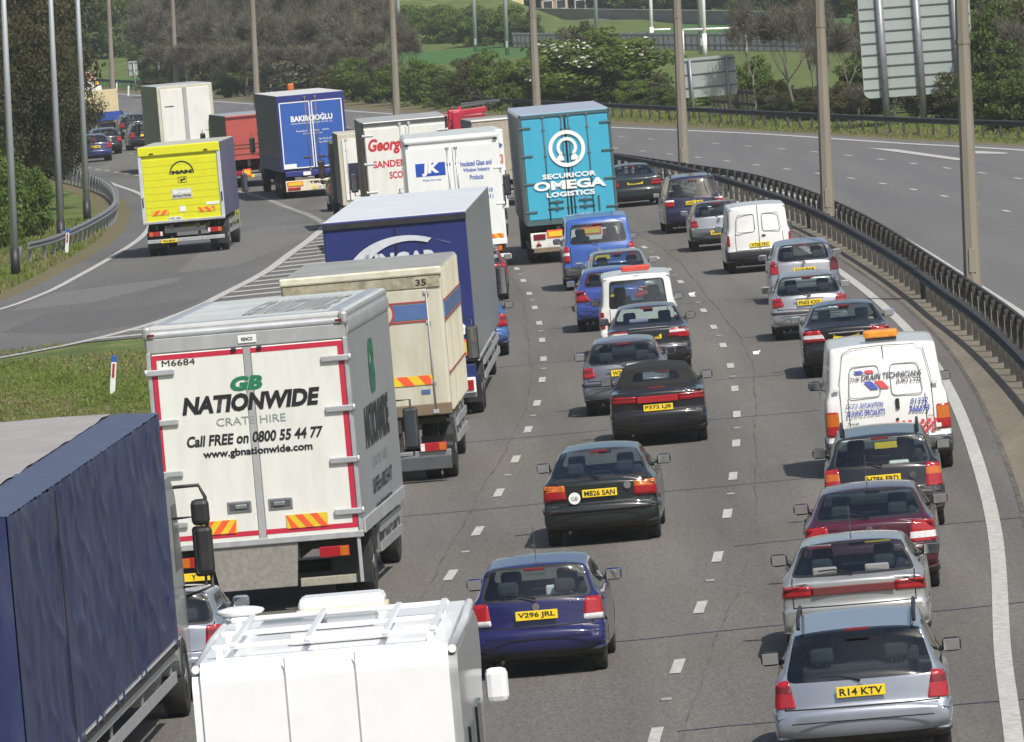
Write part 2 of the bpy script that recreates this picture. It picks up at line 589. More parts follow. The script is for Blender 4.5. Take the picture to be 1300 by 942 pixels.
def dashes(name, f, y0, y1, wd=0.14, on=2.0, mod=9.0):
    V = []; F = []
    y = y0
    while y < y1:
        for k in range(2):
            a, b = y + on * k / 2, y + on * (k + 1) / 2
            i = len(V)
            V += [(f(a) - wd / 2, a, 0.022), (f(a) + wd / 2, a, 0.022), (f(b) + wd / 2, b, 0.022), (f(b) - wd / 2, b, 0.022)]
            F.append((i, i + 1, i + 2, i + 3))
        y += mod
    me = bpy.data.meshes.new(name)
    me.from_pydata(V, [], F)
    me.materials.append(PAINTW)
    o = bpy.data.objects.new(name, me)
    COL.objects.link(o)
    return structure(o)


line('edge_line', EDf, 60, 880, 0.21)
line('edge_line', lambda y: NRf(y), 60, 900, 0.2)
line('edge_line', FRf, 60, 925, 0.3)
line('edge_line', SLf, 226, 700, 0.22)
line('edge_line', SRf, 206, 297, 0.3, step=1.0)
line('edge_line', L0f, 60, 292, 0.2)
dashes('lane_line', L1f, 70.2, 860)
dashes('lane_line', L2f, 78.2, 860)
dashes('lane_line', Bf, 64, 900)
dashes('lane_line', Af, 66, 900)
dashes('merge_line', SRf, 299, 357, 0.25, 1.0, 2.0)
dashes('merge_line', off(L0f, 0.0), 358, 640, 0.2, 1.5, 5.0)

# hatching in the nose between slip road and lane one
mm_ = M()
y = 219.0
while y < 292:
    a0, b0 = SRf(y) + 0.2, L0f(y + 1.5) - 0.15
    if b0 > a0 + 0.15:
        mm_.poly([(a0, y, 0.024), (b0, y + 1.5, 0.024), (b0, y + 2.35, 0.024), (SRf(y + 0.9) + 0.2, y + 0.9, 0.024)])
    y += 3.4
structure(mm_.build('hatching', PAINTW))
# paved nose
structure(ribbon('gore', off(SRf, 0.1), off(L0f, 0.1), 218, 300, 0.016, ASPH_S, 2))

PATCH1 = nodes_noise_color('patch_asphalt', [(0.34, (0.10, 0.098, 0.093)), (0.66, (0.20, 0.195, 0.185))], 16, detail=6, nrough=.75, rough=0.85, stretch=(1, .16, 1))
PATCH2 = nodes_noise_color('dark_patch_asphalt', [(0.34, (0.07, 0.068, 0.066)), (0.66, (0.145, 0.14, 0.135))], 16, detail=6, nrough=.75, rough=0.85, stretch=(1, .16, 1))
for pts_, m_ in ((((0, 423), (60, 398), (190, 388), (262, 378), (180, 411), (100, 424)), PATCH2), (((225, 347), (300, 338), (396, 300), (404, 284), (330, 288), (262, 312)), PATCH1), (((10, 396), (70, 372), (230, 352), (225, 358), (120, 384)), PATCH1)):
    q = M()
    q.poly([tuple(at(u, v).xy) + (0.0105,) for u, v in pts_], m_)
    structure(q.build('asphalt_patch'))

# wedge and merge marks on the other carriageway
mk = M()
c = [at(*p, 0) for p in ((1098.6, 188.3), (1138, 190.3), (1216, 201.3), (1243, 204.2), (1214, 204.2))]
mk.poly([(p.x, p.y, 0.026) for p in c])
c = [at(*p, 0) for p in ((1232, 193.2), (1245, 192.5), (1282, 195.0), (1276, 196.2), (1240, 195.8))]
mk.poly([(p.x, p.y, 0.026) for p in c])
structure(mk.build('merge_marking', PAINTW))

# joint cracks beside the lane lines and sealed cuts across the lanes
def wobble(f, a, s):
    return lambda y: f(y) + a + 0.06 * math.sin(y * 0.11 + s) + 0.022 * math.sin(y * 0.43 + s * 3) + 0.012 * math.sin(y * 1.3 + s)


for f, a, s in ((L2f, 0.38, 0.3), (L1f, -0.28, 1.7)):
    g = wobble(f, a, s)
    h = (lambda g, s: lambda y: g(y) + 0.022 + 0.012 * math.sin(y * 1.9 + s))(g, s)
    structure(ribbon('road_joint', g, h, 60, 330, 0.018, CRACK, 0.7))
for (yy, sl_, x0, x1) in ((110.5, 0.10, -1.9, 8.0), (97.5, 0.06, 1.5, 8), (139, 0.13, -3.5, 6.7), (158.5, 0.1, -2, 8), (186, 0.1, -2, 3), (173, -.05, 4, 8), (126, 0.2, 3, 9.2), (84, .1, -6, 8)):
    q = M()
    n = 12
    for i in range(n):
        xa, xb = x0 + (x1 - x0) * i / n, x0 + (x1 - x0) * (i + 1) / n
        ya, yb = yy + (xa - x0) * sl_ + 0.1 * math.sin(i * 1.3), yy + (xb - x0) * sl_ + 0.1 * math.sin((i + 1) * 1.3)
        q.poly([(xa, ya, 0.0195), (xb, yb, 0.0195), (xb, yb + 0.08, 0.0195), (xa, ya + 0.08, 0.0195)])
    structure(q.build('sealed_joint', SEALER))
# drainage kerb along the right edge
k1 = ribbon('drain_kerb', lambda y: EDf(y) + 0.42, lambda y: EDf(y) + 0.5, 60, 420, 0.019, CRACK, 1.5)
structure(k1)
k1 = ribbon('drain_kerb', lambda y: BLf(y) + 0.14 + 0.02 * math.sin(y), lambda y: BLf(y) + 0.3, 60, 420, 0.024, MEDIAN, 2)
structure(k1)

# low kerb slab under each barrier, concrete plinths in the median
STONE = nodes_noise_color('concrete', [(0.3, (0.2, 0.19, 0.17)), (0.7, (0.34, 0.33, 0.3))], 4, rough=0.9)


# ------------------------------------------------------------------ safety barriers
BARM = mat('weathered_rail', (0.03, 0.031, 0.033), 0.7, 0.0, dirt=0.5, dirtcol=(0.10, 0.095, 0.085), scale=2)
BARP = mat('weathered_post', (0.036, 0.034, 0.028), 0.8, 0.0, dirt=0.5, dirtcol=(0.16, 0.14, 0.11), scale=4)


def w_rail(f, y0, y1, zc, face, step=4.0, top=0.115, dep=0.08, ff=None):
    """corrugated rail along a curve, zc = mid height"""
    prof = [(0.0, top), (dep * .9, top * .82), (dep, top * .5), (dep * .15, top * .12), (dep * .15, -top * .12), (dep, -top * .5), (dep * .9, -top * .82), (0, -top),
            (-0.012, -top), (-0.012, top)]
    V = []; F = []
    ys = np.arange(y0, y1 + step / 2, step)
    for y in ys:
        s = slope(f, y)
        nrm = math.sqrt(1 + s * s)
        for (d, z) in prof:
            V.append((f(y) + face * d / nrm, y - face * d * s / nrm, zc + z))
    k = len(prof)
    for i in range(len(ys) - 1):
        for j in range(k):
            F.append((i * k + j, i * k + (j + 1) % k, (i + 1) * k + (j + 1) % k, (i + 1) * k + j))
    F.append(tuple(range(k)))
    F.append(tuple((len(ys) - 1) * k + j for j in range(k))[::-1])
    me = bpy.data.meshes.new('rail')
    me.from_pydata(V, [], F)
    me.materials.append(BARM)
    return me


def link(me, name, parent):
    o = bpy.data.objects.new(name, me)
    COL.objects.link(o)
    o.parent = parent
    return o


def barrier(label, f, y0, y1, face, zc, pstep, near_first=True, pw=0.11, postz=None, step=4.0, top=0.115):
    t = thing('safety_barrier', label, 'barrier')
    me = w_rail(f, y0, y1, zc, face, step=step, top=top)
    link(me, 'rail', t)
    pm = M().box((0, 0, (zc + .1) / 2), (pw, pw * 0.8, zc + 0.1), BARP, 0.01).build('post', None, t)
    first = True
    ys = list(np.arange(y0 + 0.5, y1, pstep))
    rest = ys[100:]
    for y in ys[:100]:
        o = pm if first else link(pm.data, 'post', t)
        first = False
        o.location = (f(y) - face * (pw * .5 + .02), y, 0)
        o.rotation_euler = (0, 0, -math.atan(slope(f, y)))
    if rest:
        r = M()
        for y in rest:
            r.box((f(y) - face * (pw * .5 + .02), y, (zc + .1) / 2), (pw, pw * 0.8, zc + 0.1), BARP)
        q = r.build('posts', None, t)
        q['kind'] = 'stuff'
    return t


barrier('dark steel safety barrier running between the fast lane of queuing cars and the lamp posts', BLf, 76, 520, -1, 0.62, 2.4)
barrier('dark steel safety barrier behind the lamp posts, along the empty carriageway', BRf, 100, 540, 1, 0.62, 2.4)
barrier('long dark barrier on the far side of the empty carriageway below the big sign backs', FBf, 150, 930, -1, 0.62, 3.2, step=6, pw=0.10)
# rail on the slip road's verge: bends round the left curve
arm = spline([(-15.6, 283), (-15.0, 287), (-14.65, 295), (-14.35, 306.4), (-14.25, 322), (-15.0, 343), (-16.5, 367), (-17.8, 381), (-20.5, 405)])
t = barrier('pale grey curved crash barrier ending on the grass at the left slip road', arm, 284, 400, 1, 0.60, 2.4, step=2.0)
for c_ in t.children:
    for i_ in range(len(c_.data.materials)): c_.data.materials[i_] = GALV
M().box((-15.75, 281.5, 0.25), (0.3, 3.2, 0.3), GALV, 0.04, Matrix.Rotation(0.16, 4, 'X')).build('ramped_end', None, t)


# ------------------------------------------------------------------ lighting columns
CONC = mat('concrete_column', (0.235, 0.21, 0.165), 0.85, var=0.18, scale=1.3, dirt=0.5, dirtcol=(0.17, 0.15, 0.10), streak=6)
GREYC = mat('grey_column', (0.42, 0.45, 0.47), 0.5, 0.3, var=0.1, scale=2, dirt=0.2, streak=8)


def column(px, py, label, mt=CONC, r0=0.21, r1=0.09, h=14.0, n=8, lean=2.45, group='concrete lamp columns in the central reservation', loc=None, base=None):
    p = loc or at(px, py)
    t = thing('lighting_column', label, 'lamp post', (p.x, p.y, 0), 0, group)
    t.rotation_euler = (0, R(lean), 0)
    q = M()
    q.cyl((0, 0, -0.3), (0, 0, h), r0, mt, n, r1, smooth=n > 8)
    if n == 8: q.cyl((0, 0, h * .42), (0, 0, h * .42 + .12), r0 + (r1 - r0) * .42 + .012, mt, n, smooth=False)
    q.build('shaft', None, t)
    if base:
        M().cyl((0, 0, -0.1), (0, 0, 0.85), r0 * 1.1, BLACK, n).build('base_sleeve', None, t)
    else:
        M().box((0, -r0 * 0.86, 0.9), (0.16, 0.05, 0.55), mt, 0.01).build('access_door', None, t)
    a = M().tube([(0, 0, h - 0.2), (0.5, 0, h + 0.5), (1.6, 0, h + 0.8)], 0.06, mt, 8)
    a.tube([(0, 0, h - 0.2), (-0.5, 0, h + 0.5), (-1.6, 0, h + 0.8)], 0.06, mt, 8)
    a.build('bracket_arm', None, t)
    for sx in (-1, 1):
        l = M().box((sx * 1.95, 0, h + 0.82), (0.8, 0.3, 0.16), GREYP, 0.06).build('lantern', None, t)
    return t


pl = ['right edge', 'behind the white van', 'behind the two people carriers', 'behind the turquoise lorry roof', 'above the blue lettered lorry', 'left of it', 'x', 'y']
MED = [(1236, 380, 'weathered concrete lamp column nearest the camera, right of the dirty white lettered van'),
       (1052, 290, 'concrete lamp column rising left of the big sign back'),
       (869, 228, 'concrete lamp column that crosses the edge of the smaller sign back'),
       (684, 196, 'concrete lamp column rising behind the turquoise lorry'),
       (504.5, 163, 'concrete lamp column rising behind the white box lorry with red signwriting'),
       (327, 146, 'concrete lamp column rising behind the blue Turkish lorry'),
       (224.5, 122, 'concrete lamp column rising behind the white-backed lorry on the slip road'),
       (144, 134, 'slim concrete lamp column furthest away, over the cream load at the left')]
for i, (px, py, lb) in enumerate(MED):
    column(px, py, lb)
for (px, py, lb) in ((20, 350, 'grey steel lamp post with black foot nearest the left picture edge'), (78, 311, 'grey steel lamp post behind the marker post at the barrier end'), (111, 283, 'grey steel lamp post inside the curve of the left barrier')):
    column(px, py, lb, GREYC, 0.135, 0.06, 13, 12, 2.6, 'grey steel lamp posts on the left verge', base=True)
for k, (px, py, h, lb) in enumerate(((508, 72, 11, 'pale blue-grey pole standing just right of a concrete column'), (604, 66, 11, 'pale blue-grey pole beyond the field, left of two'), (644, 70, 11, 'pale blue-grey pole right of its twin by the yellow board'),
                       (758, 52, 11, 'slim pale grey pole rising above the biggest green bush'), (891, 69, 12, 'pale grey pole beside the white goal post'), (97, 62, 12, 'thin grey pole above the dark trees at the left'), (84.5, 34, 9, 'thinnest grey pole top in the upper left trees'))):
    column(px, py, lb, GREYC, 0.2 if k != 6 else .12, 0.14 if k != 6 else .1, h, 10, 2.6, 'distant grey lamp posts')

# ------------------------------------------------------------------ signs seen from behind
SIGNB = mat('sign_back', (0.36, 0.41, 0.39), 0.55, 0.25, var=0.06, scale=1.2, dirt=0.25, dirtcol=(0.28, 0.3, 0.28), streak=4)
RIB = mat('sign_rail', (0.13, 0.14, 0.14), 0.6, 0.3)
SPOST = mat('sign_post', (0.28, 0.29, 0.31), 0.5, 0.5, dirt=0.3)


def sign(label, corner_tl, corner_tr, corner_br, corner_bl, depth_y, posts, nribs, prad, group=None, lean=0.0):
    """panel at distance depth_y given by picture corners; built upright with a yaw, real thickness"""
    def P(u, v):
        d = _Rc * (u - 650) - _Uc * (v - 471) + _F * FPX
        k = depth_y / d.y
        return Vector((0, 0, CAMH)) + d * k
    tl, tr, br, bl = P(*corner_tl), P(*corner_tr), P(*corner_br), P(*corner_bl)
    cx = (tl.x + tr.x + br.x + bl.x) / 4
    W = ((tr.x - tl.x) + (br.x - bl.x)) / 2
    zt = (tl.z + tr.z) / 2
    zb = (bl.z + br.z) / 2
    t = thing('road_sign', label, 'road sign', (cx, depth_y, 0), 0, group)
    t.rotation_euler = (0, R(lean), 0)
    rr = 0.06 * W
    pts = []
    for (sx, sz, a0) in ((1, 1, 0), (-1, 1, 90), (-1, -1, 180), (1, -1, 270)):
        for a in (0, 30, 60, 90):
            an = R(a0 + a)
            pts.append((sx * (W / 2 - rr) + rr * math.cos(an), (zt - rr if sz > 0 else zb + rr) + rr * math.sin(an)))
    M().prism(pts, 'y', 0, 0.03, SIGNB).build('panel', None, t)
    for i in range(nribs):
        z = zb + (zt - zb) * (i + 0.75) / nribs
        M().box((0, -0.03, z), (W * 0.985, 0.035, 0.05), RIB, 0.008).build('back_rail', None, t)
    for px in posts:
        q = M().cyl((px * W, -0.12 - prad * 0.2, -0.3), (px * W, -0.12 - prad * 0.2, zt - 0.02 * (zt - zb)), prad, SPOST, 12)
        q.build('post', None, t)
    return t


sign('large pale road sign seen from the back with many dark rails and three posts', (1086, -34), (1229, -48), (1233, 116), (1094, 126), 368, (-0.31, 0.02, 0.36), 11, 0.155, lean=0.9)
sign('wide pale road sign back on two posts beside a lamp column', (866, 74), (933, 69), (937, 119), (869, 125), 414, (-0.36, 0.33), 3, 0.075)
sign('small pale sign back on one post in front of the hedge', (586.5, 89), (601.5, 88), (601.5, 111.5), (586.5, 112.5), 505, (0.0,), 2, 0.06)
sign('small grey sign back by the blossoming bush', (345.5, 83), (356.5, 82), (357, 103), (346, 104), 615, (0.0,), 2, 0.06)
sign('small dark sign back far off above the white-backed lorry', (163, 78), (175, 77), (174, 95), (164, 97), 700, (0.1,), 2, 0.08)

# ------------------------------------------------------------------ marker posts
MPW = mat('marker_white', (0.72, 0.72, 0.7), 0.6, dirt=0.2)
MPB = mat('marker_blue', (0.03, 0.09, 0.35), 0.5)
MPR = mat('marker_red', (0.4, 0.02, 0.03), 0.35)
for (px, py, lb, refl, sc_) in ((142.5, 502, 'white marker post with blue cap and red reflector in the grass by the hire lorry', True, 1.0), (84.5, 323, 'white marker post with red reflector beside the left barrier end', True, 1.0),
                           (1072, 149, 'white marker post with blue cap behind the far barrier', False, 1.1), (163, 122, 'small white marker post far off by the distant barrier', False, 1.1), (148, 118, 'white marker post beyond the far lamp column', False, 1.1)):
    p = at(px, py)
    t = thing('marker_post', lb, 'marker post', (p.x, p.y, 0), 0, 'verge marker posts')
    t.rotation_euler = (0, R(8) if refl else R(6), 0)
    M().box((0, 0, 0.36 * sc_), (0.12, 0.05, 0.76 * sc_), MPW, 0.012).build('post', None, t)
    M().box((0, 0, 0.80 * sc_), (0.124, 0.054, 0.15), MPB, 0.012).build('cap', None, t)
    if refl: M().box((0, -0.03, 0.55), (0.05, 0.02, 0.3), MPR, 0.004).build('reflector', None, t)

# ------------------------------------------------------------------ fences, wall, pitch, houses
WOOD = mat('dark_timber', (0.05, 0.042, 0.032), 0.85)
PALI = mat('palisade_grey', (0.22, 0.24, 0.25), 0.6, 0.3, dirt=0.3)
WALLM = mat('far_wall', (0.27, 0.255, 0.26), 0.9, dirt=0.4, dirtcol=(0.15, 0.14, 0.13), scale=0.4)


def post_fence(label, p0, p1, h, ps, rails, mt, pw, name='fence', slats=None):
    p0, p1 = Vector(p0), Vector(p1)
    d = p1 - p0
    L = d.length
    t = thing(name, label, 'fence', p0, math.atan2(d.y, d.x))
    n = int(L / ps)
    for i in range(min(n + 1, 100)):
        M().box((i * ps, 0, h / 2), (pw, pw, h), mt).build('post', None, t)
    for z in rails:
        M().box((L / 2, -pw * .6, z), (L, 0.04, 0.14), mt).build('rail', None, t)
    if slats:
        q = M()
        x = 0
        while x < L:
            q.box((x, 0.05, h * 0.5), (slats * 0.55, 0.03, h), mt)
            x += slats
        o = q.build('pales', None, t)
        o['kind'] = 'stuff'
    return t


a, b = at(780, 133), at(842, 139)
post_fence('dark timber post and rail fence behind the far barrier, by the green bush', (a.x, a.y, 0), (b.x, b.y, 0), 1.35, 1.6, (0.45, 0.85, 1.25), WOOD, 0.12)
a, b = at(905, 143), at(962, 149)
post_fence('dark timber fence below the smaller sign back', (a.x, a.y, 0), (b.x, b.y, 0), 1.3, 1.8, (0.6, 1.15), WOOD, 0.12)
a, b = at(652, 60), at(1095, 66)
post_fence('long grey palisade fence in front of the sports pitch', (a.x, a.y, 0), (b.x, b.y, 0), 1.3, 3.2, (0.35, 1.1), PALI, 0.1, slats=0.22)
a, b = at(560, 20.5), at(985, 33)
t = thing('boundary_wall', 'long grey-brown boundary wall across the back of the pitch', 'wall', (a.x, a.y, 0), math.atan2(b.y - a.y, b.x - a.x))
L = (b - a).length
M().box((L / 2, 0, 0.6), (L, 0.3, 1.25), WALLM).build('wall_face', None, t)
M().box((L / 2, 0, 1.26), (L, 0.4, 0.1), STONE).build('coping', None, t)

GP = mat('goal_white', (0.8, 0.8, 0.78), 0.5)
for (u, v, w_, lb) in ((868, 74, 80, 'white rugby goal with a long crossbar beyond the smaller sign back'), (828, 62, 24, 'white rugby goal post beyond the green bush, only part of its crossbar seen')):
    p = at(u, v)
    t = thing('goal_posts', lb, 'goal', (p.x, p.y, 0))
    sx = w_ / (FPX / p.y)
    t.rotation_euler = (0, R(3), 0)
    hb = 36 / (FPX / p.y) if w_ > 50 else 24 / (FPX / p.y)
    for k, x in enumerate((0, sx * 0.34, sx) if w_ > 50 else (0, sx)):
        top = (hb, 9.0, hb)[k] if w_ > 50 else (9.0 if k == 0 else hb)
        if w_ < 50 and k == 1: continue
        M().cyl((x, 0, -0.2), (x, 0, top), 0.14 if top > 5 else 0.07, GP, 10).build('upright', None, t)
        if top > 5: M().cyl((x, 0, 0), (x, 0, 1.7), 0.17, GP, 10).build('post_pad', None, t)
    M().cyl((0, 0, hb), (sx, 0, hb), 0.09, GP, 8).build('crossbar', None, t)

BRICK = mat('distant_brick', (0.34, 0.24, 0.18), 0.9, scale=0.5)
RENDER = mat('distant_render', (0.62, 0.6, 0.56), 0.8)
ROOF = mat('roof_tile', (0.19, 0.14, 0.12), 0.85)
WIN = mat('dark_window', (0.03, 0.035, 0.04), 0.1)


def house(u, v, wpx, hm, label, wall, depth=8):
    p = at(u, v)
    s = FPX / p.y
    W = wpx / s
    t = thing('house', label, 'house', (p.x, p.y, 0))
    M().box((0, depth / 2, hm / 2), (W, depth, hm), wall).build('wall', None, t)
    M().prism([(-0.4, hm), (depth + .4, hm), (depth / 2, hm + depth * 0.4)], 'x', -W / 2 - .3, W / 2 + .3, ROOF).build('roof', None, t)
    n = max(2, int(W / 3.5))
    for i in range(n):
        x = -W / 2 + W * (i + 0.5) / n
        f = M().box((x, -0.03, hm * 0.52), (1.3, 0.08, 1.2), RENDER).build('window', None, t)
        M().box((x, -0.08, hm * 0.52), (1.1, 0.04, 1.0), WIN).build('pane', None, f)
    return t


house(548, 12, 60, 3.2, 'pale low building over the hedge at the top of the picture', RENDER)
house(596, 13, 24, 2.4, 'pinkish low building beside the yellow board', BRICK)
house(705, 17, 34, 2.2, 'long low brick building behind the boundary wall, left one', BRICK)
house(744, 17, 26, 2.2, 'low pale brick building behind the boundary wall, right one', RENDER)
p = at(658, 26)
t = thing('notice_board', 'cream and yellow board on posts beside a pale pole, top centre', 'board', (p.x, p.y, 0))
M().box((0, 0, 1.9), (1.7, 0.08, 1.6), mat('board_cream', (0.6, 0.52, 0.33), 0.6)).build('panel', None, t)
M().box((0, -.06, 2.0), (1.0, 0.04, 0.5), mat('board_yellow', (0.65, 0.4, 0.08), 0.6)).build('motif', None, t)
for sx in (-.6, .6): M().box((sx, 0, .6), (.1, .1, 1.3), WOOD).build('post', None, t)

# ------------------------------------------------------------------ vegetation
def leafmat(name, cols, rough=0.55, trans=0.42):
    mt, n, b = _new(name)
    L = n.links
    tc = n.nodes.new('ShaderNodeTexCoord')
    nz = n.nodes.new('ShaderNodeTexNoise')
    nz.inputs['Scale'].default_value = 1.3
    nz.inputs['Detail'].default_value = 5
    nz.inputs['Roughness'].default_value = 0.75
    L.new(tc.outputs['Object'], nz.inputs[0])
    rp = n.nodes.new('ShaderNodeValToRGB')
    e = rp.color_ramp.elements
    e[0].position, e[0].color = 0.3, cols[0] + (1,)
    e[1].position, e[1].color = 0.7, cols[-1] + (1,)
    for i, c in enumerate(cols[1:-1]):
        q = e.new(0.3 + 0.4 * (i + 1) / (len(cols) - 1)); q.color = c + (1,)
    L.new(nz.outputs['Fac'], rp.inputs[0])
    L.new(rp.outputs[0], b.inputs['Base Color'])
    b.inputs['Roughness'].default_value = rough
    b.inputs['Specular IOR Level'].default_value = 0.25
    tr = n.nodes.new('ShaderNodeBsdfTranslucent')
    L.new(rp.outputs[0], tr.inputs[0])
    mx = n.nodes.new('ShaderNodeMixShader')
    mx.inputs[0].default_value = trans
    L.new(b.outputs[0], mx.inputs[1])
    L.new(tr.outputs[0], mx.inputs[2])
    L.new(mx.outputs[0], n.nodes['Material Output'].inputs[0])
    return mt


LEAF = {
    'green': leafmat('fresh_green_leaves', [(0.08, 0.125, 0.026), (0.125, 0.185, 0.036), (0.19, 0.255, 0.055)]),
    'dark': leafmat('dark_leaves', [(0.045, 0.048, 0.021), (0.075, 0.075, 0.032), (0.12, 0.108, 0.046)]),
    'mid': leafmat('mid_green_leaves', [(0.06, 0.09, 0.026), (0.095, 0.135, 0.036), (0.14, 0.185, 0.05)]),
    'lime': leafmat('lime_leaves', [(0.065, 0.11, 0.018), (0.11, 0.175, 0.03), (0.17, 0.235, 0.05)]),
    'olive': leafmat('olive_leaves', [(0.07, 0.068, 0.03), (0.105, 0.105, 0.042), (0.15, 0.155, 0.06)]),
    'blossom': leafmat('blossom_leaves', [(0.08, 0.095, 0.04), (0.16, 0.155, 0.10), (0.45, 0.38, 0.32)]),
    'twig': leafmat('bare_twigs', [(0.085, 0.08, 0.06), (0.13, 0.12, 0.088), (0.18, 0.165, 0.12)], 0.85, 0.1),
    'white': leafmat('white_flowers', [(0.5, 0.5, 0.42), (0.6, 0.6, 0.52)], 0.6, 0.1),
}
BARK = mat('bark', (0.05, 0.04, 0.03), 0.9, scale=5)
rng = np.random.default_rng(11)


def quads_mesh(name, C, A, B, mt, mats2=None, idx=None):
    n = len(C)
    V = np.empty((n, 4, 3), 'f')
    V[:, 0] = C - A - B * .6; V[:, 1] = C + A - B; V[:, 2] = C + A * .7 + B; V[:, 3] = C - A + B * .8
    me = bpy.data.meshes.new(name)
    me.vertices.add(n * 4)
    me.vertices.foreach_set('co', V.reshape(-1))
    me.loops.add(n * 4)
    me.loops.foreach_set('vertex_index', np.arange(n * 4, dtype=np.int32))
    me.polygons.add(n)
    me.polygons.foreach_set('loop_start', np.arange(0, n * 4, 4, dtype=np.int32))
    me.polygons.foreach_set('loop_total', np.full(n, 4, dtype=np.int32))
    me.materials.append(mt)
    if mats2:
        me.materials.append(mats2)
        me.polygons.foreach_set('material_index', idx.astype(np.int32))
    me.update()
    return me


def crown_mesh(name, kind, nleaf=5000, nclump=60, size=0.045, low=0.05, shell=0.75, ratio=1.0, flowers=0.0):
    """unit crown: radius 1 in x, y; z from 0 to 2; leaf quads in clumps"""
    cc = []
    while len(cc) < nclump:
        d = rng.normal(size=3); d /= np.linalg.norm(d)
        r = shell + (1 - shell) * rng.random() if rng.random() < 0.7 else rng.random() * shell
        r *= 0.82 + 0.3 * rng.random()
        p = d * r
        p[2] = p[2] + 1
        if p[2] < low: p[2] = low + rng.random() * .4
        cc.append(p)
    cc = np.array(cc)
    cr = 0.13 + 0.17 * rng.random(nclump)
    w_ = cr ** 2; w_ /= w_.sum()
    k = rng.choice(nclump, nleaf, p=w_)
    d = rng.normal(size=(nleaf, 3)); d /= np.linalg.norm(d, axis=1)[:, None]
    rad = cr[k] * (0.55 + 0.5 * rng.random(nleaf))
    C = cc[k] + d * rad[:, None] * np.array([1.15, 1.15, 0.75])
    stray = rng.random(nleaf) < 0.06
    C[stray] += rng.normal(size=(stray.sum(), 3)) * 0.09
    nrm = d + np.array([0, 0, 0.5]) + rng.normal(size=(nleaf, 3)) * 0.55
    nrm /= np.linalg.norm(nrm, axis=1)[:, None]
    a = np.cross(nrm, rng.normal(size=(nleaf, 3))); a /= np.linalg.norm(a, axis=1)[:, None]
    b = np.cross(nrm, a)
    s = size * (0.6 + 0.8 * rng.random(nleaf))[:, None]
    C[:, 2] = np.maximum(C[:, 2], 0.01)
    idx = None
    if flowers: idx = (rng.random(len(cc))[k] < flowers) & (rng.random(nleaf) < .5)
    return quads_mesh(name, C, a * s, b * s * ratio, LEAF[kind], LEAF['white'] if flowers else None, idx)


GBARK = mat('grey_bark', (0.15, 0.135, 0.11), 0.9, scale=5)


def limbs_mesh(name, bare=False, seed=1, depth=4, thick=0.05):
    """unit branching trunk, height about 2, spread 1"""
    rnd = random.Random(seed)
    q = M()
    tips = []

    def grow(p, d, L, r, k):
        pts = [p]
        rs = [r]
        dd = d.copy()
        for i in range(3):
            dd = (dd + Vector((rnd.uniform(-.22, .22), rnd.uniform(-.22, .22), rnd.uniform(-.03, .15)))).normalized()
            pts.append(pts[-1] + dd * L / 3)
            rs.append(r * (1 - 0.14 * (i + 1)))
        q.tube(pts, rs, BARK, 5 if k < 2 else 3)
        if k >= depth:
            tips.append((pts[-1], dd)); tips.append((pts[1], dd)); return
        for _ in range(3 if k else 4):
            a = rnd.uniform(0, 2 * PI)
            sp = rnd.uniform(0.35, 0.85)
            nd = (dd + Vector((math.cos(a) * sp, math.sin(a) * sp, rnd.uniform(-.1, .35)))).normalized()
            grow(pts[rnd.choice((2, 3, 3))], nd, L * rnd.uniform(0.6, 0.82), rs[-1] * 0.68, k + 1)
    grow(Vector((0, 0, 0)), Vector((0, 0, 1)), 0.62, thick, 0)
    me = bpy.data.meshes.new(name)
    q.bm.to_mesh(me); q.bm.free()
    me.materials.append(GBARK if bare else BARK)
    return me, tips


def twigs_mesh(name, tips, n_per=10, L=0.16, wd=0.006, bud='twig'):
    C = []; A = []; B = []
    for p, d in tips:
        for _ in range(n_per):
            v = Vector(rng.normal(size=3)) * 0.8 + d * 0.9 + Vector((0, 0, .3))
            v.normalize()
            l = L * (0.4 + rng.random())
            c = p + v * l * 0.5 + Vector(rng.normal(size=3)) * 0.03
            s = v.cross(Vector(rng.normal(size=3))).normalized() * wd
            C.append(c); A.append(s); B.append(v * l * .5)
    return quads_mesh(name, np.array(C), np.array(A), np.array(B), LEAF[bud])


LIMB = [limbs_mesh('trunk', seed=s, depth=3)[0] for s in (1, 2)]
PROTO = {}
for kd, nv, kw in (('green', 3, {}), ('dark', 2, dict(nclump=170, size=0.0145, nleaf=36000, shell=.55)), ('mid', 2, {}), ('lime', 2, {}), ('olive', 2, dict(nclump=80, size=0.026)),
                   ('blossom', 1, dict(nclump=70, size=.03, nleaf=7000))):
    PROTO[kd] = [crown_mesh('crown', kd, **dict(dict(nleaf=9500, nclump=85, size=0.029), **kw)) for _ in range(nv)]
PROTO['hawthorn'] = [crown_mesh('crown', 'green', nleaf=15000, nclump=130, size=0.027, flowers=0.12, shell=.7)]
_b = [limbs_mesh('trunk', True, seed=s, depth=5, thick=0.04) for s in (5, 6, 8)]
BARE = [(m_, twigs_mesh('twigs', tp, 7, 0.15, 0.0035)) for m_, tp in _b]
BTHICK = [(m_, twigs_mesh('twigs', tp, 8, 0.22, 0.0048)) for m_, tp in _b]
cnt = [0]


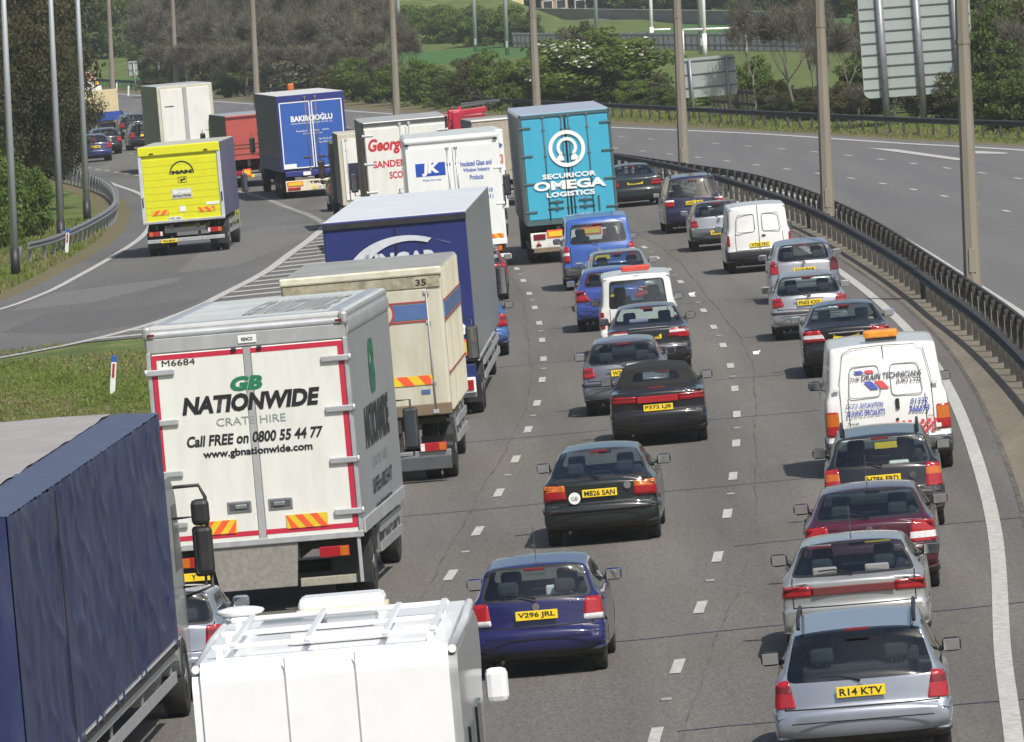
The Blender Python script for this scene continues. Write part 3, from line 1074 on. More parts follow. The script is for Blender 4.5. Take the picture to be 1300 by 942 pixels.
def tree(kind, x, y, rad, h, label, group, z0=0.0, name='bush', base=0.0, cat='bush', yr=None):
    cnt[0] += 1
    i = cnt[0]
    t = thing(name, label, cat, (x, y, z0), i * 2.3, group)
    if kind in ('bare', 'thicket'):
        mtk, tw = (BARE if kind == 'bare' else BTHICK)[i % 3]
        o = link(mtk, 'trunk', t); o.scale = (rad, rad, h / 2.35)
        o = link(tw, 'twigs', t); o.scale = (rad, rad, h / 2.35)
        return t
    pr = PROTO[kind][i % len(PROTO[kind])]
    o = link(LIMB[i % 2], 'trunk', t); o.scale = (rad * .7, rad * .7, h * 0.42)
    o = link(pr, 'crown', t)
    o.location.z = base
    o.scale = (rad, (yr or rad), (h - base) / 2.05)
    return t


def veg(kind, u, v, wpx, top, label, group, name='bush', cat='bush', base=0.0, deep=None, z0=0.0):
    p = at(u, v, z0)
    s = FPX / p.y
    return tree(kind, p.x, p.y, wpx / s / 2, (v - top) / s, label, group, z0, name, base, cat)


# far hedges and woods first (they close the view)
gA = 'bushes behind the far barrier'
n = 0
for i in range(13):
    u = 500 + i * 14
    veg('green' if i % 3 else 'mid', u, 60 - abs(i % 3 - 1) * 2, 44 + 8 * (i % 3), 12 - 4 * ((i * 7) % 3), 'rounded green shrub in the hedge beyond the small field', 'shrubs of the hedge beyond the small field')
for i in range(26):
    u = 600 + i * 29
    veg(('mid', 'dark', 'green', 'mid', 'olive')[i % 5], u, 16 + (u - 600) * 0.022 - 3 * (i % 3), 60 + 14 * (i % 4), -32 - 9 * ((i * 5) % 4), 'hazy green tree in the row behind the boundary wall', 'trees behind the boundary wall', name='tree', cat='tree')
# embankment trees at far left top
for i, (u, v, w_, top, kd) in enumerate(((170, 20, 110, -60, 'mid'), (200, 30, 110, -60, 'mid'), (20, 40, 90, -40, 'mid'), (60, 60, 60, -20, 'green'), (140, 12, 120, -60, 'mid'), (230, 10, 120, -50, 'mid'), (90, 20, 90, -60, 'dark'), (300, 12, 120, -60, 'dark'), (380, 14, 120, -60, 'mid'), (460, 16, 110, -60, 'dark'), (520, 16, 70, -30, 'mid'),
                                         (125, 70, 34, 34, 'lime'), (150, 92, 40, 58, 'green'), (118, 96, 30, 66, 'mid'), (160, 60, 30, 20, 'green'))):
    p = at(u, v)
    if p.y > 1100:
        s = FPX / 1050
        q = Vector((p.x * 1050 / p.y, 1050, 24))
        tree(kd, q.x, q.y + 20 * (i % 3), w_ / s / 2, 11 + (i % 4) * 2, 'distant tree on the grass bank above the left-hand road', 'distant trees on the bank', 18, 'tree', 0, 'tree')
    else:
        veg(kd, u, v, w_, top, 'green bush on the grass bank beyond the far road bend', 'bushes on the far bank')

for i in range(16):
    yy = 842 + (i % 4) * 14
    tree(('mid', 'green', 'mid', 'lime')[i % 4], -44.5 + i * .72, yy, 2.6 + (i % 3) * .5, 5.5 + (i * 7) % 5, 'leafy tree beyond the far bend at the upper left', 'trees beyond the far bend', 0, 'tree', 0, 'tree')
# brown thicket behind the bend
k = 0
for row, (vb, hh) in enumerate(((88, 150), (100, 140), (110, 118), (120, 84))):
    for u in range(185 + row * 9, 505, 25):
        k += 1
        veg('thicket', u + (k * 7) % 11, vb + (u - 185) * 0.02 + (k * 5) % 5, 74 + (k * 13) % 24, vb - hh + (k * 11) % 16 + (18 if u > 440 else 0), 'leafless brown tree in the dense thicket behind the road bend', 'leafless trees of the thicket', name='bare_tree', cat='tree')
for i, (u, v, w_, top, kd) in enumerate(((208, 105, 60, 20, 'dark'), (245, 100, 70, 2, 'mid'), (262, 112, 55, 36, 'olive'), (318, 120, 50, 82, 'mid'), (300, 116, 60, 60, 'dark'), (345, 114, 70, 40, 'dark'), (290, 124, 40, 98, 'mid'), (232, 112, 44, 50, 'mid'),
                                         (420, 108, 80, 40, 'dark'), (380, 100, 80, 20, 'dark'), (450, 110, 60, 40, 'olive'), (200, 122, 46, 86, 'olive'), (185, 108, 40, 46, 'mid'))):
    veg(kd, u, v, w_, top, 'low green undergrowth bush among the leafless trees', 'undergrowth of the thicket')
veg('blossom', 385, 122, 96, 54, 'bush covered in pinkish white blossom behind the blue Turkish lorry', None)
veg('blossom', 350, 122, 46, 72, 'smaller blossoming bush next to the small grey sign back', None)
for i, (u, v, w_, top, kd) in enumerate(((425, 127, 56, 84, 'olive'), (452, 129, 62, 72, 'green'), (480, 131, 60, 84, 'mid'), (505, 133, 56, 82, 'green'), (532, 134, 60, 72, 'lime'), (556, 136, 52, 82, 'green'), (578, 137, 56, 86, 'mid'),
                                         (604, 138, 64, 66, 'olive'), (628, 139, 56, 62, 'green'), (652, 140, 56, 76, 'green'), (672, 138, 60, 80, 'mid'), (690, 137, 50, 56, 'green'), (640, 131, 60, 78, 'lime'))):
    veg(kd, u, v, w_, top, 'hedge bush of fresh leaves between the far barrier and the small field', 'hedge bushes between the far barrier and the field')
veg('hawthorn', 760, 136, 186, 38, 'biggest green bush, dotted with white flowers, behind the turquoise lorry', None)
veg('hawthorn', 715, 138, 90, 62, 'flowering bush on the left flank of the biggest bush', None)
veg('twig' if False else 'olive', 745, 108, 70, 24, 'thin-leaved shrub sticking up behind the biggest bush', None)
for i, (u, v, w_, top, kd) in enumerate(((812, 139, 60, 100, 'green'), (845, 141, 46, 108, 'mid'), (868, 142, 40, 112, 'lime'), (905, 136, 40, 118, 'lime'), (838, 136, 30, 90, 'olive'), (962, 142, 56, 72, 'green'), (982, 148, 50, 96, 'lime'), (940, 137, 34, 108, 'mid'), (952, 146, 30, 130, 'lime'))):
    veg(kd, u, v, w_, top, 'low green shrub around the legs of the smaller sign back', 'shrubs around the smaller sign')
for i, (u, v, w_, top) in enumerate(((1012, 152, 150, -38), (960, 146, 90, -30), (1050, 150, 96, -20), (1085, 150, 90, -10), (1035, 146, 120, -40))):
    veg('bare', u, v, w_, top, ('leafless spreading tree with a forked trunk between the two sign backs', 'slender leafless tree next to the smaller sign back', 'leafless tree just right of the second concrete column', 'leafless shrubby tree touching the big sign back', 'leafless tree behind the forked one')[i], None, name='bare_tree', cat='tree')
for i in range(14):
    u = 985 + i * 8
    veg(('olive', 'thicket', 'mid', 'olive')[i % 4], u, 150 + i * .3, 44 + (i * 7) % 16, 98 + (i * 13) % 28, 'brownish scrub at the foot of the leafless trees', 'scrub below the leafless trees')
k = 0
for row in range(4):
    for i in range(8):
        k += 1
        u = 1105 + i * 30 + row * 9
        v = 145 + (u - 1105) * 0.062 - row * 8 + (9 if u > 1265 else 0)
        veg(('mid', 'olive', 'thicket', 'mid', 'green', 'olive', 'thicket')[(k * 3) % 7], u, v, 70 + (k * 11) % 26, v - 62 - row * 38 - (k * 17) % 20, 'mixed shrub on the wooded bank behind the big sign back', 'shrubs of the wooded bank at the right')

# dark trees and lime shrubs at the left
for i, (x, y, rd, h, bs) in enumerate(((-19.9, 322, 2.5, 10.5, 1.3), (-18.0, 338, 2.1, 8.8, 1.9), (-20.2, 350, 3.2, 12.5, .8), (-19.8, 372, 3.2, 11.0, .8), (-24, 395, 4.6, 13, .6), (-17.5, 350, 1.7, 6.6, 1.2), (-23, 330, 3.2, 12, .6), (-22.6, 400, 3.2, 12.5, 1.0))):
    tree('dark', x, y, rd, h, ('tall dark brown-green tree at the left picture edge', 'dark tree whose branches reach over the slip road traffic', 'tall dark tree behind the two nearest grey lamp posts', 'dark tree above the parked queue at the far left', 'broad dark tree at the back left', 'small dark tree by the third grey lamp post', 'dark tree at the very edge behind the lime shrubs', 'furthest dark tree over the orange beacons')[i], None, name='tree', base=bs, cat='tree')
for i, (x, y, rd, h) in enumerate(((-18.3, 300, 1.7, 4.6), (-17.6, 292, 1.3, 3.2), (-19.2, 306, 1.9, 5.0), (-17.3, 303, 1.1, 3.4), (-16.8, 311, 0.9, 2.9))):
    tree('lime', x, y, rd, h, ('bright lime green shrub, the largest under the dark trees', 'low lime green shrub at the left picture edge', 'lime green shrub at the back of the clump', 'lime green shrub between the two nearest grey lamp posts', 'smallest lime green shrub, next to the curved barrier')[i], None)

# a little haze in the air
hz = bpy.data.meshes.new('haze')
x0, x1, y0, y1, z0, z1 = -6050, 6050, -250, 9050, -1.2, 50
hz.from_pydata([(x, y, z) for x in (x0, x1) for y in (y0, y1) for z in (z0, z1)], [], [(0, 1, 3, 2), (4, 6, 7, 5), (0, 4, 5, 1), (2, 3, 7, 6), (0, 2, 6, 4), (1, 5, 7, 3)])
ho = bpy.data.objects.new('haze', hz)
COL.objects.link(ho)
ho['kind'] = 'stuff'
hm = bpy.data.materials.new('haze')
hm.use_nodes = True
hm.node_tree.nodes.clear()
_o = hm.node_tree.nodes.new('ShaderNodeOutputMaterial')
_v = hm.node_tree.nodes.new('ShaderNodeVolumePrincipled')
_v.inputs['Color'].default_value = (0.92, 0.95, 1, 1)
_v.inputs['Density'].default_value = 0.00013
_v.inputs['Anisotropy'].default_value = 0.2
hm.node_tree.links.new(_v.outputs[0], _o.inputs['Volume'])
hz.materials.append(hm)
S.cycles.volume_bounces = 1

# grass blades, one stuff object
BLADE = (leafmat('grass_blades', [(0.14, 0.19, 0.035), (0.20, 0.26, 0.055), (0.26, 0.31, 0.075)], .6, .5), leafmat('straw_blades', [(0.22, 0.205, 0.08), (0.30, 0.27, 0.13), (0.38, 0.34, 0.18)], .6, .5))
def grass(name, areas, n, label, h=0.11, kinds=('lime', 'olive')):
    pts = []
    while len(pts) < n:
        f0, f1, y0, y1 = areas[rng.integers(len(areas))]
        y = y0 + (y1 - y0) * rng.random()
        x0, x1 = f0(y), f1(y)
        if x1 <= x0 or rng.random() > (x1 - x0) / 12.0: continue
        pts.append((x0 + (x1 - x0) * rng.random(), y))
    P = np.array(pts)
    hh = h * (0.4 + 0.9 * rng.random(n)) * (0.6 + 0.6 * (np.sin(P[:, 0] * 1.7) * np.sin(P[:, 1] * .5 + P[:, 0]) > -0.2))
    C = np.c_[P, hh * 0.5]
    A = np.c_[rng.normal(size=n) * 0.3 + 1, rng.normal(size=n) * .6, np.zeros(n)] * 0.018
    B = np.c_[rng.normal(size=n) * 0.25, rng.normal(size=n) * .25, np.ones(n)] * (hh * 0.5)[:, None]
    idx = (rng.random(n) < 0.35 + 0.3 * np.sin(P[:, 0] * .9 + P[:, 1] * 0.23)).astype(int)
    me = quads_mesh(name, C, A, B, BLADE[0], BLADE[1], idx)
    o = bpy.data.objects.new(name, me)
    COL.objects.link(o)
    tag(o, label, 'grass', None, 'stuff')


grass('grass', [(lambda y: -14.5, lambda y: min(SRf(y) - .05 if y > 200 else -7, L0f(y) - 0.7), 150, 218), (lambda y: -14.5, lambda y: L0f(y) - .8, 150, 210)], 60000, 'rough grass between the slip road and the lorries', .075)
grass('verge_grass', [(lambda y: -19.5, lambda y: SLf(y) - 1.6, 244, 330)], 26000, 'rough grass along the left verge under the shrubs', 0.14)
grass('far_verge_grass', [(lambda y: FBf(y) - 1.2, lambda y: FBf(y) + 3, 230, 520)], 26000, 'rough grass strip along the far barrier', 0.11)

# ------------------------------------------------------------------ cars
def rpoly(pts, r, n=3):
    out = []
    N = len(pts)
    for i in range(N):
        p = Vector(pts[i][:2]); a = Vector(pts[i - 1][:2]); b = Vector(pts[(i + 1) % N][:2])
        ri = pts[i][2] if len(pts[i]) > 2 else r
        da, db = (a - p), (b - p)
        q = min(ri, da.length * 0.45, db.length * 0.45)
        if q < 1e-4:
            out.append(p); continue
        A = p + da.normalized() * q; B = p + db.normalized() * q
        for k in range(n + 1):
            t = k / n
            out.append(A * (1 - t) ** 2 + p * 2 * t * (1 - t) + B * t * t)
    return out


def resample(pts, mx):
    out = []
    N = len(pts)
    for i in range(N):
        a, b = pts[i], pts[(i + 1) % N]
        k = max(1, int(math.ceil((b - a).length / mx)))
        for j in range(k): out.append(a.lerp(b, j / k))
    return out


def car_body_bm(sp):
    W, H, Ln = sp['W'], sp['H'], sp['L']
    belt = sp['belt']
    rw = sp['roofw'] / 2
    hw0 = W / 2
    rear = sp['rear']                       # (y, z, radius) from the bumper's lower edge up to the roof's back edge
    front = [(sp['roof_f'], H - 0.03, .3), (sp['ws_base'], belt + 0.04, .15), (Ln - 0.25, belt - 0.17, .2), (Ln, 0.56, .12), (Ln, 0.3, .1), (Ln - 0.15, 0.2, .1)]
    prof = [tuple(p) for p in rear] + [(sp['roof_m'], H, .6)] + front + [(0.35, 0.2, .1)]
    P = resample(rpoly(prof, 0.1, 4), 0.11)
    N = len(P)

    def hw(z):
        if z < 0.45: return hw0 - 0.035 * ((0.45 - z) / 0.25) ** 2 * 1.0
        if z < belt: return hw0 - 0.03 * ((z - 0.45) / (belt - 0.45)) ** 2
        t = min(1, (z - belt) / (H - belt))
        b = hw0 - 0.03
        return b - 0.045 * min(1, t * 6) - (b - .045 - rw) * t

    def plan(y):
        a = max(0, (0.9 - y) / 0.9)
        b = max(0, (y - (Ln - 1.0)) / 1.0)
        return 1 - 0.055 * a * a - 0.11 * b * b

    X = lambda y, z: hw(z) * plan(y)
    nrm = []
    for i in range(N):
        d = (P[(i + 1) % N] - P[i - 1]).normalized()
        nrm.append(Vector((-d.y, d.x)))      # outward? profile runs rear-up-front-down => clockwise seen from -x
    # make sure the normal points outward
    if nrm[0].x > 0: nrm = [-q for q in nrm]
    bm = bmesh.new()
    T = [-1, -.96, -.88, -.76, -.6, -.42, -.22, 0, .22, .42, .6, .76, .88, .96, 1]
    RB = sp.get('bow', 0.10)
    rr = 0.055
    rows = []
    for i, p in enumerate(P):
        n = nrm[i]
        c = RB if n.x < -0.5 else (0.035 if n.y > 0.5 else (0.12 if n.x > 0.5 else 0.05))
        if p.y < 0.22: c = 0.02
        row = []
        for t in T:
            q = p - n * (c * abs(t) ** 2.6)
            row.append(bm.verts.new((t * (X(p.x, p.y) - rr), q.x, q.y)))
        rows.append((row, c))
    for i in range(N):
        j = (i + 1) % N
        for k in range(len(T) - 1):
            bm.faces.new((rows[i][0][k], rows[i][0][k + 1], rows[j][0][k + 1], rows[j][0][k]))
    # sides
    for sx, k0 in ((-1, 0), (1, len(T) - 1)):
        prev = [r[0][k0] for r in rows]
        base = [Vector((P[i].x, P[i].y)) - nrm[i] * rows[i][1] for i in range(N)]
        zc = 0.6
        core = [Vector((max(0.75, min(Ln - 0.9, b.x)), zc)) for b in base]
        rings = [(0.25 * rr, 0.30 * rr), (0.9 * rr, 0.0)]
        levels = []
        for ins, dx in rings:
            levels.append([(base[i] - nrm[i] * ins, dx) for i in range(N)])
        st = levels[-1]
        for s in (0.12, .26, .42, .6, .8, 1.0):
            levels.append([(st[i][0].lerp(core[i], s), 0.0) for i in range(N)])
        for lv in levels:
            cur = []
            for (q, dx) in lv:
                cur.append(bm.verts.new((sx * (X(q.x, q.y) - dx), q.x, q.y)))
            for i in range(N):
                j = (i + 1) % N
                f = (prev[i], prev[j], cur[j], cur[i])
                bm.faces.new(f if sx > 0 else f[::-1])
            prev = cur
    bmesh.ops.remove_doubles(bm, verts=bm.verts, dist=0.002)
    bmesh.ops.recalc_face_normals(bm, faces=bm.faces)
    vol = bm.calc_volume(signed=True)
    if vol < 0: bmesh.ops.reverse_faces(bm, faces=bm.faces)
    for f in bm.faces: f.smooth = True
    return bm


def cut(bm, poly, ax, cond):
    """slice the faces allowed by cond along a convex outline; ax = the two coordinate indices. Returns inside faces"""
    n = len(poly)
    area = sum(poly[i][0] * poly[(i + 1) % n][1] - poly[(i + 1) % n][0] * poly[i][1] for i in range(n))
    if area < 0: poly = poly[::-1]
    faces = [f for f in bm.faces if cond(f)]
    for i in range(n):
        a, b = poly[i], poly[(i + 1) % n]
        dx, dy = b[0] - a[0], b[1] - a[1]
        if abs(dx) + abs(dy) < 1e-7: continue
        no = [0, 0, 0]; co = [0, 0, 0]
        no[ax[0]], no[ax[1]] = dy, -dx
        co[ax[0]], co[ax[1]] = a[0], a[1]
        no = Vector(no).normalized(); co = Vector(co)
        if not faces: return []
        geom = set(faces)
        for f in faces:
            geom.update(f.verts); geom.update(f.edges)
        r = bmesh.ops.bisect_plane(bm, geom=list(geom), dist=1e-5, plane_co=co, plane_no=no)
        faces = [g for g in r['geom'] if isinstance(g, bmesh.types.BMFace) and g.is_valid and (g.calc_center_median() - co).dot(no) < 0]
    return faces


def extract(bm, faces, offset, name, mt, parent, skirt=0.02, delete=True, label=None, smooth=True):
    if not faces: return None
    b2 = bmesh.new()
    mp = {}
    for f in faces:
        vs = []
        for v in f.verts:
            if v not in mp: mp[v] = b2.verts.new(v.co + v.normal * offset)
            vs.append(mp[v])
        try: b2.faces.new(vs)
        except ValueError: pass
    if skirt:
        inv = {}
        for k, v in mp.items(): inv[v] = k
        for e in [e for e in b2.edges if e.is_boundary]:
            a, b = e.verts
            ka, kb = inv[a], inv[b]
            f0 = e.link_faces[0]
            va = b2.verts.new(ka.co + ka.normal * (offset - skirt)); vb = b2.verts.new(kb.co + kb.normal * (offset - skirt))
            try:
                g = b2.faces.new((b, a, va, vb))
            except ValueError: continue
    for f in b2.faces: f.smooth = smooth
    if delete:
        bmesh.ops.delete(bm, geom=[f for f in faces if f.is_valid], context='FACES')
    me = bpy.data.meshes.new(name)
    b2.to_mesh(me); b2.free()
    me.materials.append(mt)
    o = bpy.data.objects.new(name, me)
    COL.objects.link(o)
    if parent: o.parent = parent
    if label: o['label'] = label
    return o


def wheel(parent, x, y, r=0.3, wd=0.19, side=1, name='wheel', rim=True):
    q = M()
    prof = [(-wd / 2, r * .7), (-wd / 2, r * .93), (-wd / 2 + .02, r), (wd / 2 - .02, r), (wd / 2, r * .93), (wd / 2, r * .7), (wd / 2 - .02, r * .62), (-wd / 2 + .02, r * .62)]
    n = 22
    vs = [[q.bm.verts.new((p[0], p[1] * math.cos(2 * PI * k / n), p[1] * math.sin(2 * PI * k / n))) for p in prof] for k in range(n)]
    q.mi(TYRE)
    for k in range(n):
        for j in range(len(prof)):
            f = q.bm.faces.new((vs[k][j], vs[k][(j + 1) % len(prof)], vs[(k + 1) % n][(j + 1) % len(prof)], vs[(k + 1) % n][j]))
            f.smooth = True
    o = q.build(name, None, parent, recalc=True)
    o.location = (x, y, r)
    if rim:
        d = M().cyl((side * (wd / 2 - .06), 0, 0), (side * (wd / 2 - .025), 0, 0), r * .66, RIM, 16, smooth=False)
        d.cyl((side * (wd / 2 - .05), 0, 0), (side * (wd / 2 + .005), 0, 0), r * .2, RIM, 10)
        for k in range(5):
            a = 2 * PI * k / 5
            d.box((side * (wd / 2 - .018), math.cos(a) * r * .38, math.sin(a) * r * .38), (0.02, r * .42, r * .13), BLACK, 0, Matrix.Rotation(a, 4, 'X'))
        d.build('rim', None, o)
    return o


def seat(parent, x, y, z0, w, h, mt, hr=True, name='seat', tilt=0.16):
    q = M()
    q.box((x, y + .05, z0 + h / 2), (w, 0.14, h), mt, 0.05, Matrix.Rotation(tilt, 4, 'X'))
    q.box((x, y + .3, z0 + 0.02), (w, 0.5, 0.14), mt, 0.05)
    if hr:
        for xx in ([x] if w < .7 else [x - w * .32, x + w * .32]):
            q.box((xx, y - .02 - h * tilt * .5, z0 + h + 0.11), (0.26, 0.1, 0.17), mt, 0.045)
            q.cyl((xx - .05, y - h * tilt * .4, z0 + h - .05), (xx - .05, y - h * tilt * .4, z0 + h + .08), 0.008, STEEL, 5)
            q.cyl((xx + .05, y - h * tilt * .4, z0 + h - .05), (xx + .05, y - h * tilt * .4, z0 + h + .08), 0.008, STEEL, 5)
    return q.build(name, None, parent)


def mirror(parent, sx, x, y, z, paint, w=0.21, h=0.155, out=0.105):
    q = M()
    q.box((sx * (x + out), y, z), (w, 0.13, h), paint, 0.045)
    q.tube([(sx * (x - .04), y + .05, z - .06), (sx * (x + .02), y + .03, z - .04), (sx * (x + out - w * .3), y + .02, z - .02)], 0.04, BLACK, 6)
    o = q.build('door_mirror', None, parent)
    M().box((sx * (x + out), y - .066, z), (w * .84, 0.006, h * .78), MIRR, 0.003).build('mirror_glass', None, o)
    return o


BASE = dict(
    hatch=dict(W=1.65, L=3.75, H=1.42, belt=.94, roofw=1.18, roof_m=1.6, roof_f=2.15, ws_base=2.85,
               rear=[(0.12, .24, .05), (0.0, .36, .08), (0.0, .56, .04), (0.09, .62, .03), (0.13, .94, .05), (0.50, 1.36, .12)],
               win=(.975, 1.31, .66, .54), lights=[(.56, .66), (.86, .66), (.86, .92), (.58, .92)], bump=.60, pz=.76),
    saloon=dict(W=1.75, L=4.5, H=1.42, belt=.95, roofw=1.10, roof_m=2.1, roof_f=2.75, ws_base=3.45,
                rear=[(0.14, .24, .05), (0.0, .36, .08), (0.0, .58, .05), (0.05, .64, .03), (0.02, .94, .05), (0.10, 1.0, .05), (0.55, 1.03, .08), (1.25, 1.37, .15)],
                win=(1.05, 1.34, .68, .55), lights=[(.50, .72), (.9, .70), (.9, .90), (.50, .91)], bump=.62, pz=.80),
    estate=dict(W=1.75, L=4.6, H=1.46, belt=.95, roofw=1.18, roof_m=2.2, roof_f=2.9, ws_base=3.5,
                rear=[(0.12, .24, .05), (0.0, .36, .08), (0.0, .58, .05), (0.07, .64, .03), (0.12, .95, .05), (0.55, 1.40, .12)],
                win=(.98, 1.35, .69, .58), lights=[(.60, .66), (.9, .66), (.9, .98), (.66, .98)], bump=.60, pz=.78),
    mpv=dict(W=1.81, L=4.6, H=1.72, belt=1.0, roofw=1.30, roof_m=2.0, roof_f=2.9, ws_base=3.8,
             rear=[(0.12, .26, .05), (0.0, .38, .08), (0.0, .66, .05), (0.07, .72, .03), (0.10, 1.0, .05), (0.38, 1.66, .12)],
             win=(1.06, 1.55, .76, .66), lights=[(.60, .80), (.95, .80), (.95, 1.0), (.60, 1.0)], bump=.66, pz=.88),
    van=dict(W=1.74, L=4.1, H=1.80, belt=1.0, roofw=1.36, roof_m=2.0, roof_f=2.4, ws_base=3.3,
             rear=[(0.10, .26, .04), (0.0, .36, .06), (0.0, .56, .03), (0.06, .60, .03), (0.07, 1.0, .05), (0.14, 1.74, .09)],
             win=(1.08, 1.58, .60, .56), lights=[(.72, .68), (.95, .68), (.95, 1.02), (.73, 1.02)], bump=.57, pz=.72),
)


def car(kind, px, py, label, paint, plate='', name='parked_car', cat='car', group='cars queuing on the motorway', lens=None, yaw=0.0, lane=None, **kw):
    sp = dict(BASE[kind]); sp.update(kw)
    if lens: sp['lens'] = lens
    p = at(px + (5 if lane is EDf else 0), py)
    f = lane or L2f
    rz = -math.atan(slope(f, p.y + 2)) + yaw
    t = thing(name, label, cat, (p.x, p.y, 0.018), rz, group)
    W, H, Ln, belt = sp['W'], sp['H'], sp['L'], sp['belt']
    bm = car_body_bm(sp)
    bm.normal_update()
    g = sp.get('glass', G_CAR)
    dark = sp.get('trim', BLACK)
    # rear window
    wz0, wz1, wa, wb = sp['win']
    windows = sp.get('rearwin', True)
    rearc = lambda f: f.normal.y < -0.12 and f.calc_center_median().y < Ln * .45 and f.calc_center_median().z > belt - .08
    if windows:
        poly = rpoly([(-wa, wz0), (wa, wz0), (wb, wz1), (-wb, wz1)], sp.get('winr', 0.07))
        big = rpoly([(-wa - .035, wz0 - .03), (wa + .035, wz0 - .03), (wb + .035, wz1 + .03), (-wb - .035, wz1 + .03)], sp.get('winr', 0.07) + .03)
        fs = cut(bm, big, (0, 2), rearc)
        bm.normal_update()
        for q in fs: q.material_index = 1
        fs = set(fs)
        fs = cut(bm, poly, (0, 2), lambda f: f in fs or (f.material_index == 1))
        bm.normal_update()
        extract(bm, fs, -0.004, 'rear_window', g, t, 0)
    # lights
    LL = sp['lights']
    lensdef = sp.get('lens', [(RED_L, 0, 1), (DRED_L, .55, .8)])
    zl0 = min(q[1] for q in LL); zl1 = max(q[1] for q in LL)
    for sx in (1, -1):
        pp = rpoly([(sx * a, b) for a, b in LL], sp.get('lr', 0.03))
        cond = lambda f, sx=sx: f.calc_center_median().x * sx > 0.25 and f.calc_center_median().y < sp.get('lwrap', .34) and (f.normal.y < -0.3 or f.normal.x * sx > .4) and abs(f.normal.z) < .85 and f.calc_center_median().z < zl1 + .25 and f.calc_center_median().z > zl0 - .25
        fs = cut(bm, pp, (0, 2), cond)
        bm.normal_update()
        lo = extract(bm, fs, 0.012, 'tail_light', lensdef[0][0], t, 0.03)
        if lo and len(lensdef) > 1:
            # bands by height become sub-parts
            for (mt_, a, b) in lensdef[1:]:
                me = lo.data
                b3 = bmesh.new(); b3.from_mesh(me); b3.normal_update()
                z0, z1 = zl0 + (zl1 - zl0) * a, zl0 + (zl1 - zl0) * b
                sub = cut(b3, [(-1.5, z0), (1.5, z0), (1.5, z1), (-1.5, z1)], (0, 2), lambda f: True)
                b3.normal_update()
                s_ = extract(b3, sub, 0.001, 'lens_segment', mt_, lo, 0, delete=True)
                b3.to_mesh(me); b3.free()
    # number plate recess, bumper, seams
    rearfaces = lambda f: f.normal.y < -0.2 and f.calc_center_median().y < .9 and f.calc_center_median().z < belt + .05
    bz = sp['bump']
    bcond = lambda f: f.calc_center_median().z < bz + .12 and f.calc_center_median().y < 0.75 and f.calc_center_median().z > .19 and f.material_index == 0
    fs = cut(bm, [(-.3, .10), (.62, .10), (.62, bz), (-.3, bz)], (1, 2), bcond)
    bm.normal_update()
    bo = extract(bm, fs, 0.014, 'rear_bumper', sp.get('bmat', paint), t, 0.03)
    if sp.get('strip'):
        zs = sp['strip']
        b3 = bmesh.new(); b3.from_mesh(bo.data); b3.normal_update()
        sub = cut(b3, [(-1, zs[0]), (1.5, zs[0]), (1.5, zs[1]), (-1, zs[1])], (1, 2), lambda f: True)
        b3.normal_update()
        extract(b3, sub, 0.008, 'bumper_strip', sp.get('smat', BLACK), bo, 0.015)
        b3.to_mesh(bo.data); b3.free()
    if sp.get('valance', True) and bo:
        b3 = bmesh.new(); b3.from_mesh(bo.data); b3.normal_update()
        sub = cut(b3, [(-1, .1), (1.5, .1), (1.5, .315), (-1, .315)], (1, 2), lambda f: True)
        b3.normal_update()
        extract(b3, sub, -0.004, 'bumper_valance', BLACK, bo, 0)
        b3.to_mesh(bo.data); b3.free()
        M().box((0, -.02, bz - .12), (W * .8, .012, .012), SEAM).build('bumper_step_shade', None, bo)  # dark strip painting in the shadow of the step across the bumper
    # tailgate gap lines
    tg = sp.get('gate', None) or (wa + .02 if kind != 'saloon' else .66)
    seams = [[(-tg - .008, bz + .01), (-tg + .008, bz + .01), (-tg + .008, belt + .03), (-tg - .008, belt + .03)], [(tg - .008, bz + .01), (tg + .008, bz + .01), (tg + .008, belt + .03), (tg - .008, belt + .03)]]
    seams += [[(-tg, bz + .012), (tg, bz + .012), (tg, bz + .028), (-tg, bz + .028)]]
    for s_ in seams:
        fs = cut(bm, s_, (0, 2), rearfaces)
        for q in fs: q.material_index = 2
    for s_, mi_ in sp.get('panels', []):
        fs = cut(bm, s_, (0, 2), rearfaces)
        for q in fs: q.material_index = mi_
    bm.normal_update()
    # side windows
    zt = H - 0.12
    yb, yr = sp.get('cpillar', 0.75 if kind in ('hatch', 'van', 'mpv') else (0.75 if kind == 'estate' else 1.35)), None
    mid = (yb + sp['ws_base']) / 2 + .05
    sidewin = sp.get('sidewin', 3)
    for sx in (1, -1):
        cond = lambda f, sx=sx: f.normal.x * sx > .5 and f.calc_center_median().z > belt - .05
        shapes = []
        if sidewin >= 2 or kind != 'van':
            shapes.append([(yb, belt + .05), (mid - .04, belt + .05), (mid - .04, zt), (yb + .28, zt)])
        shapes.append([(mid + .04, belt + .04), (sp['ws_base'] - .18, belt + .04), (sp['roof_f'] + .12, zt), (mid + .04, zt)])
        if sidewin == 1: shapes = shapes[-1:]
        for sh in shapes:
            fs = cut(bm, rpoly(sh, .06), (1, 2), cond)
            bm.normal_update()
            extract(bm, fs, -0.003, 'side_window', g, t, 0)
        # wheel arches
        for yw in (sp.get('wy', .72), Ln - .82):
            poly = [(yw + .36 * math.cos(a), .30 + .36 * math.sin(a)) for a in [2 * PI * k / 14 for k in range(14)]]
            fs = cut(bm, poly, (1, 2), lambda f, sx=sx: f.normal.x * sx > .3 and f.calc_center_median().z < .95)
            bm.normal_update()
            bmesh.ops.delete(bm, geom=fs, context='FACES')
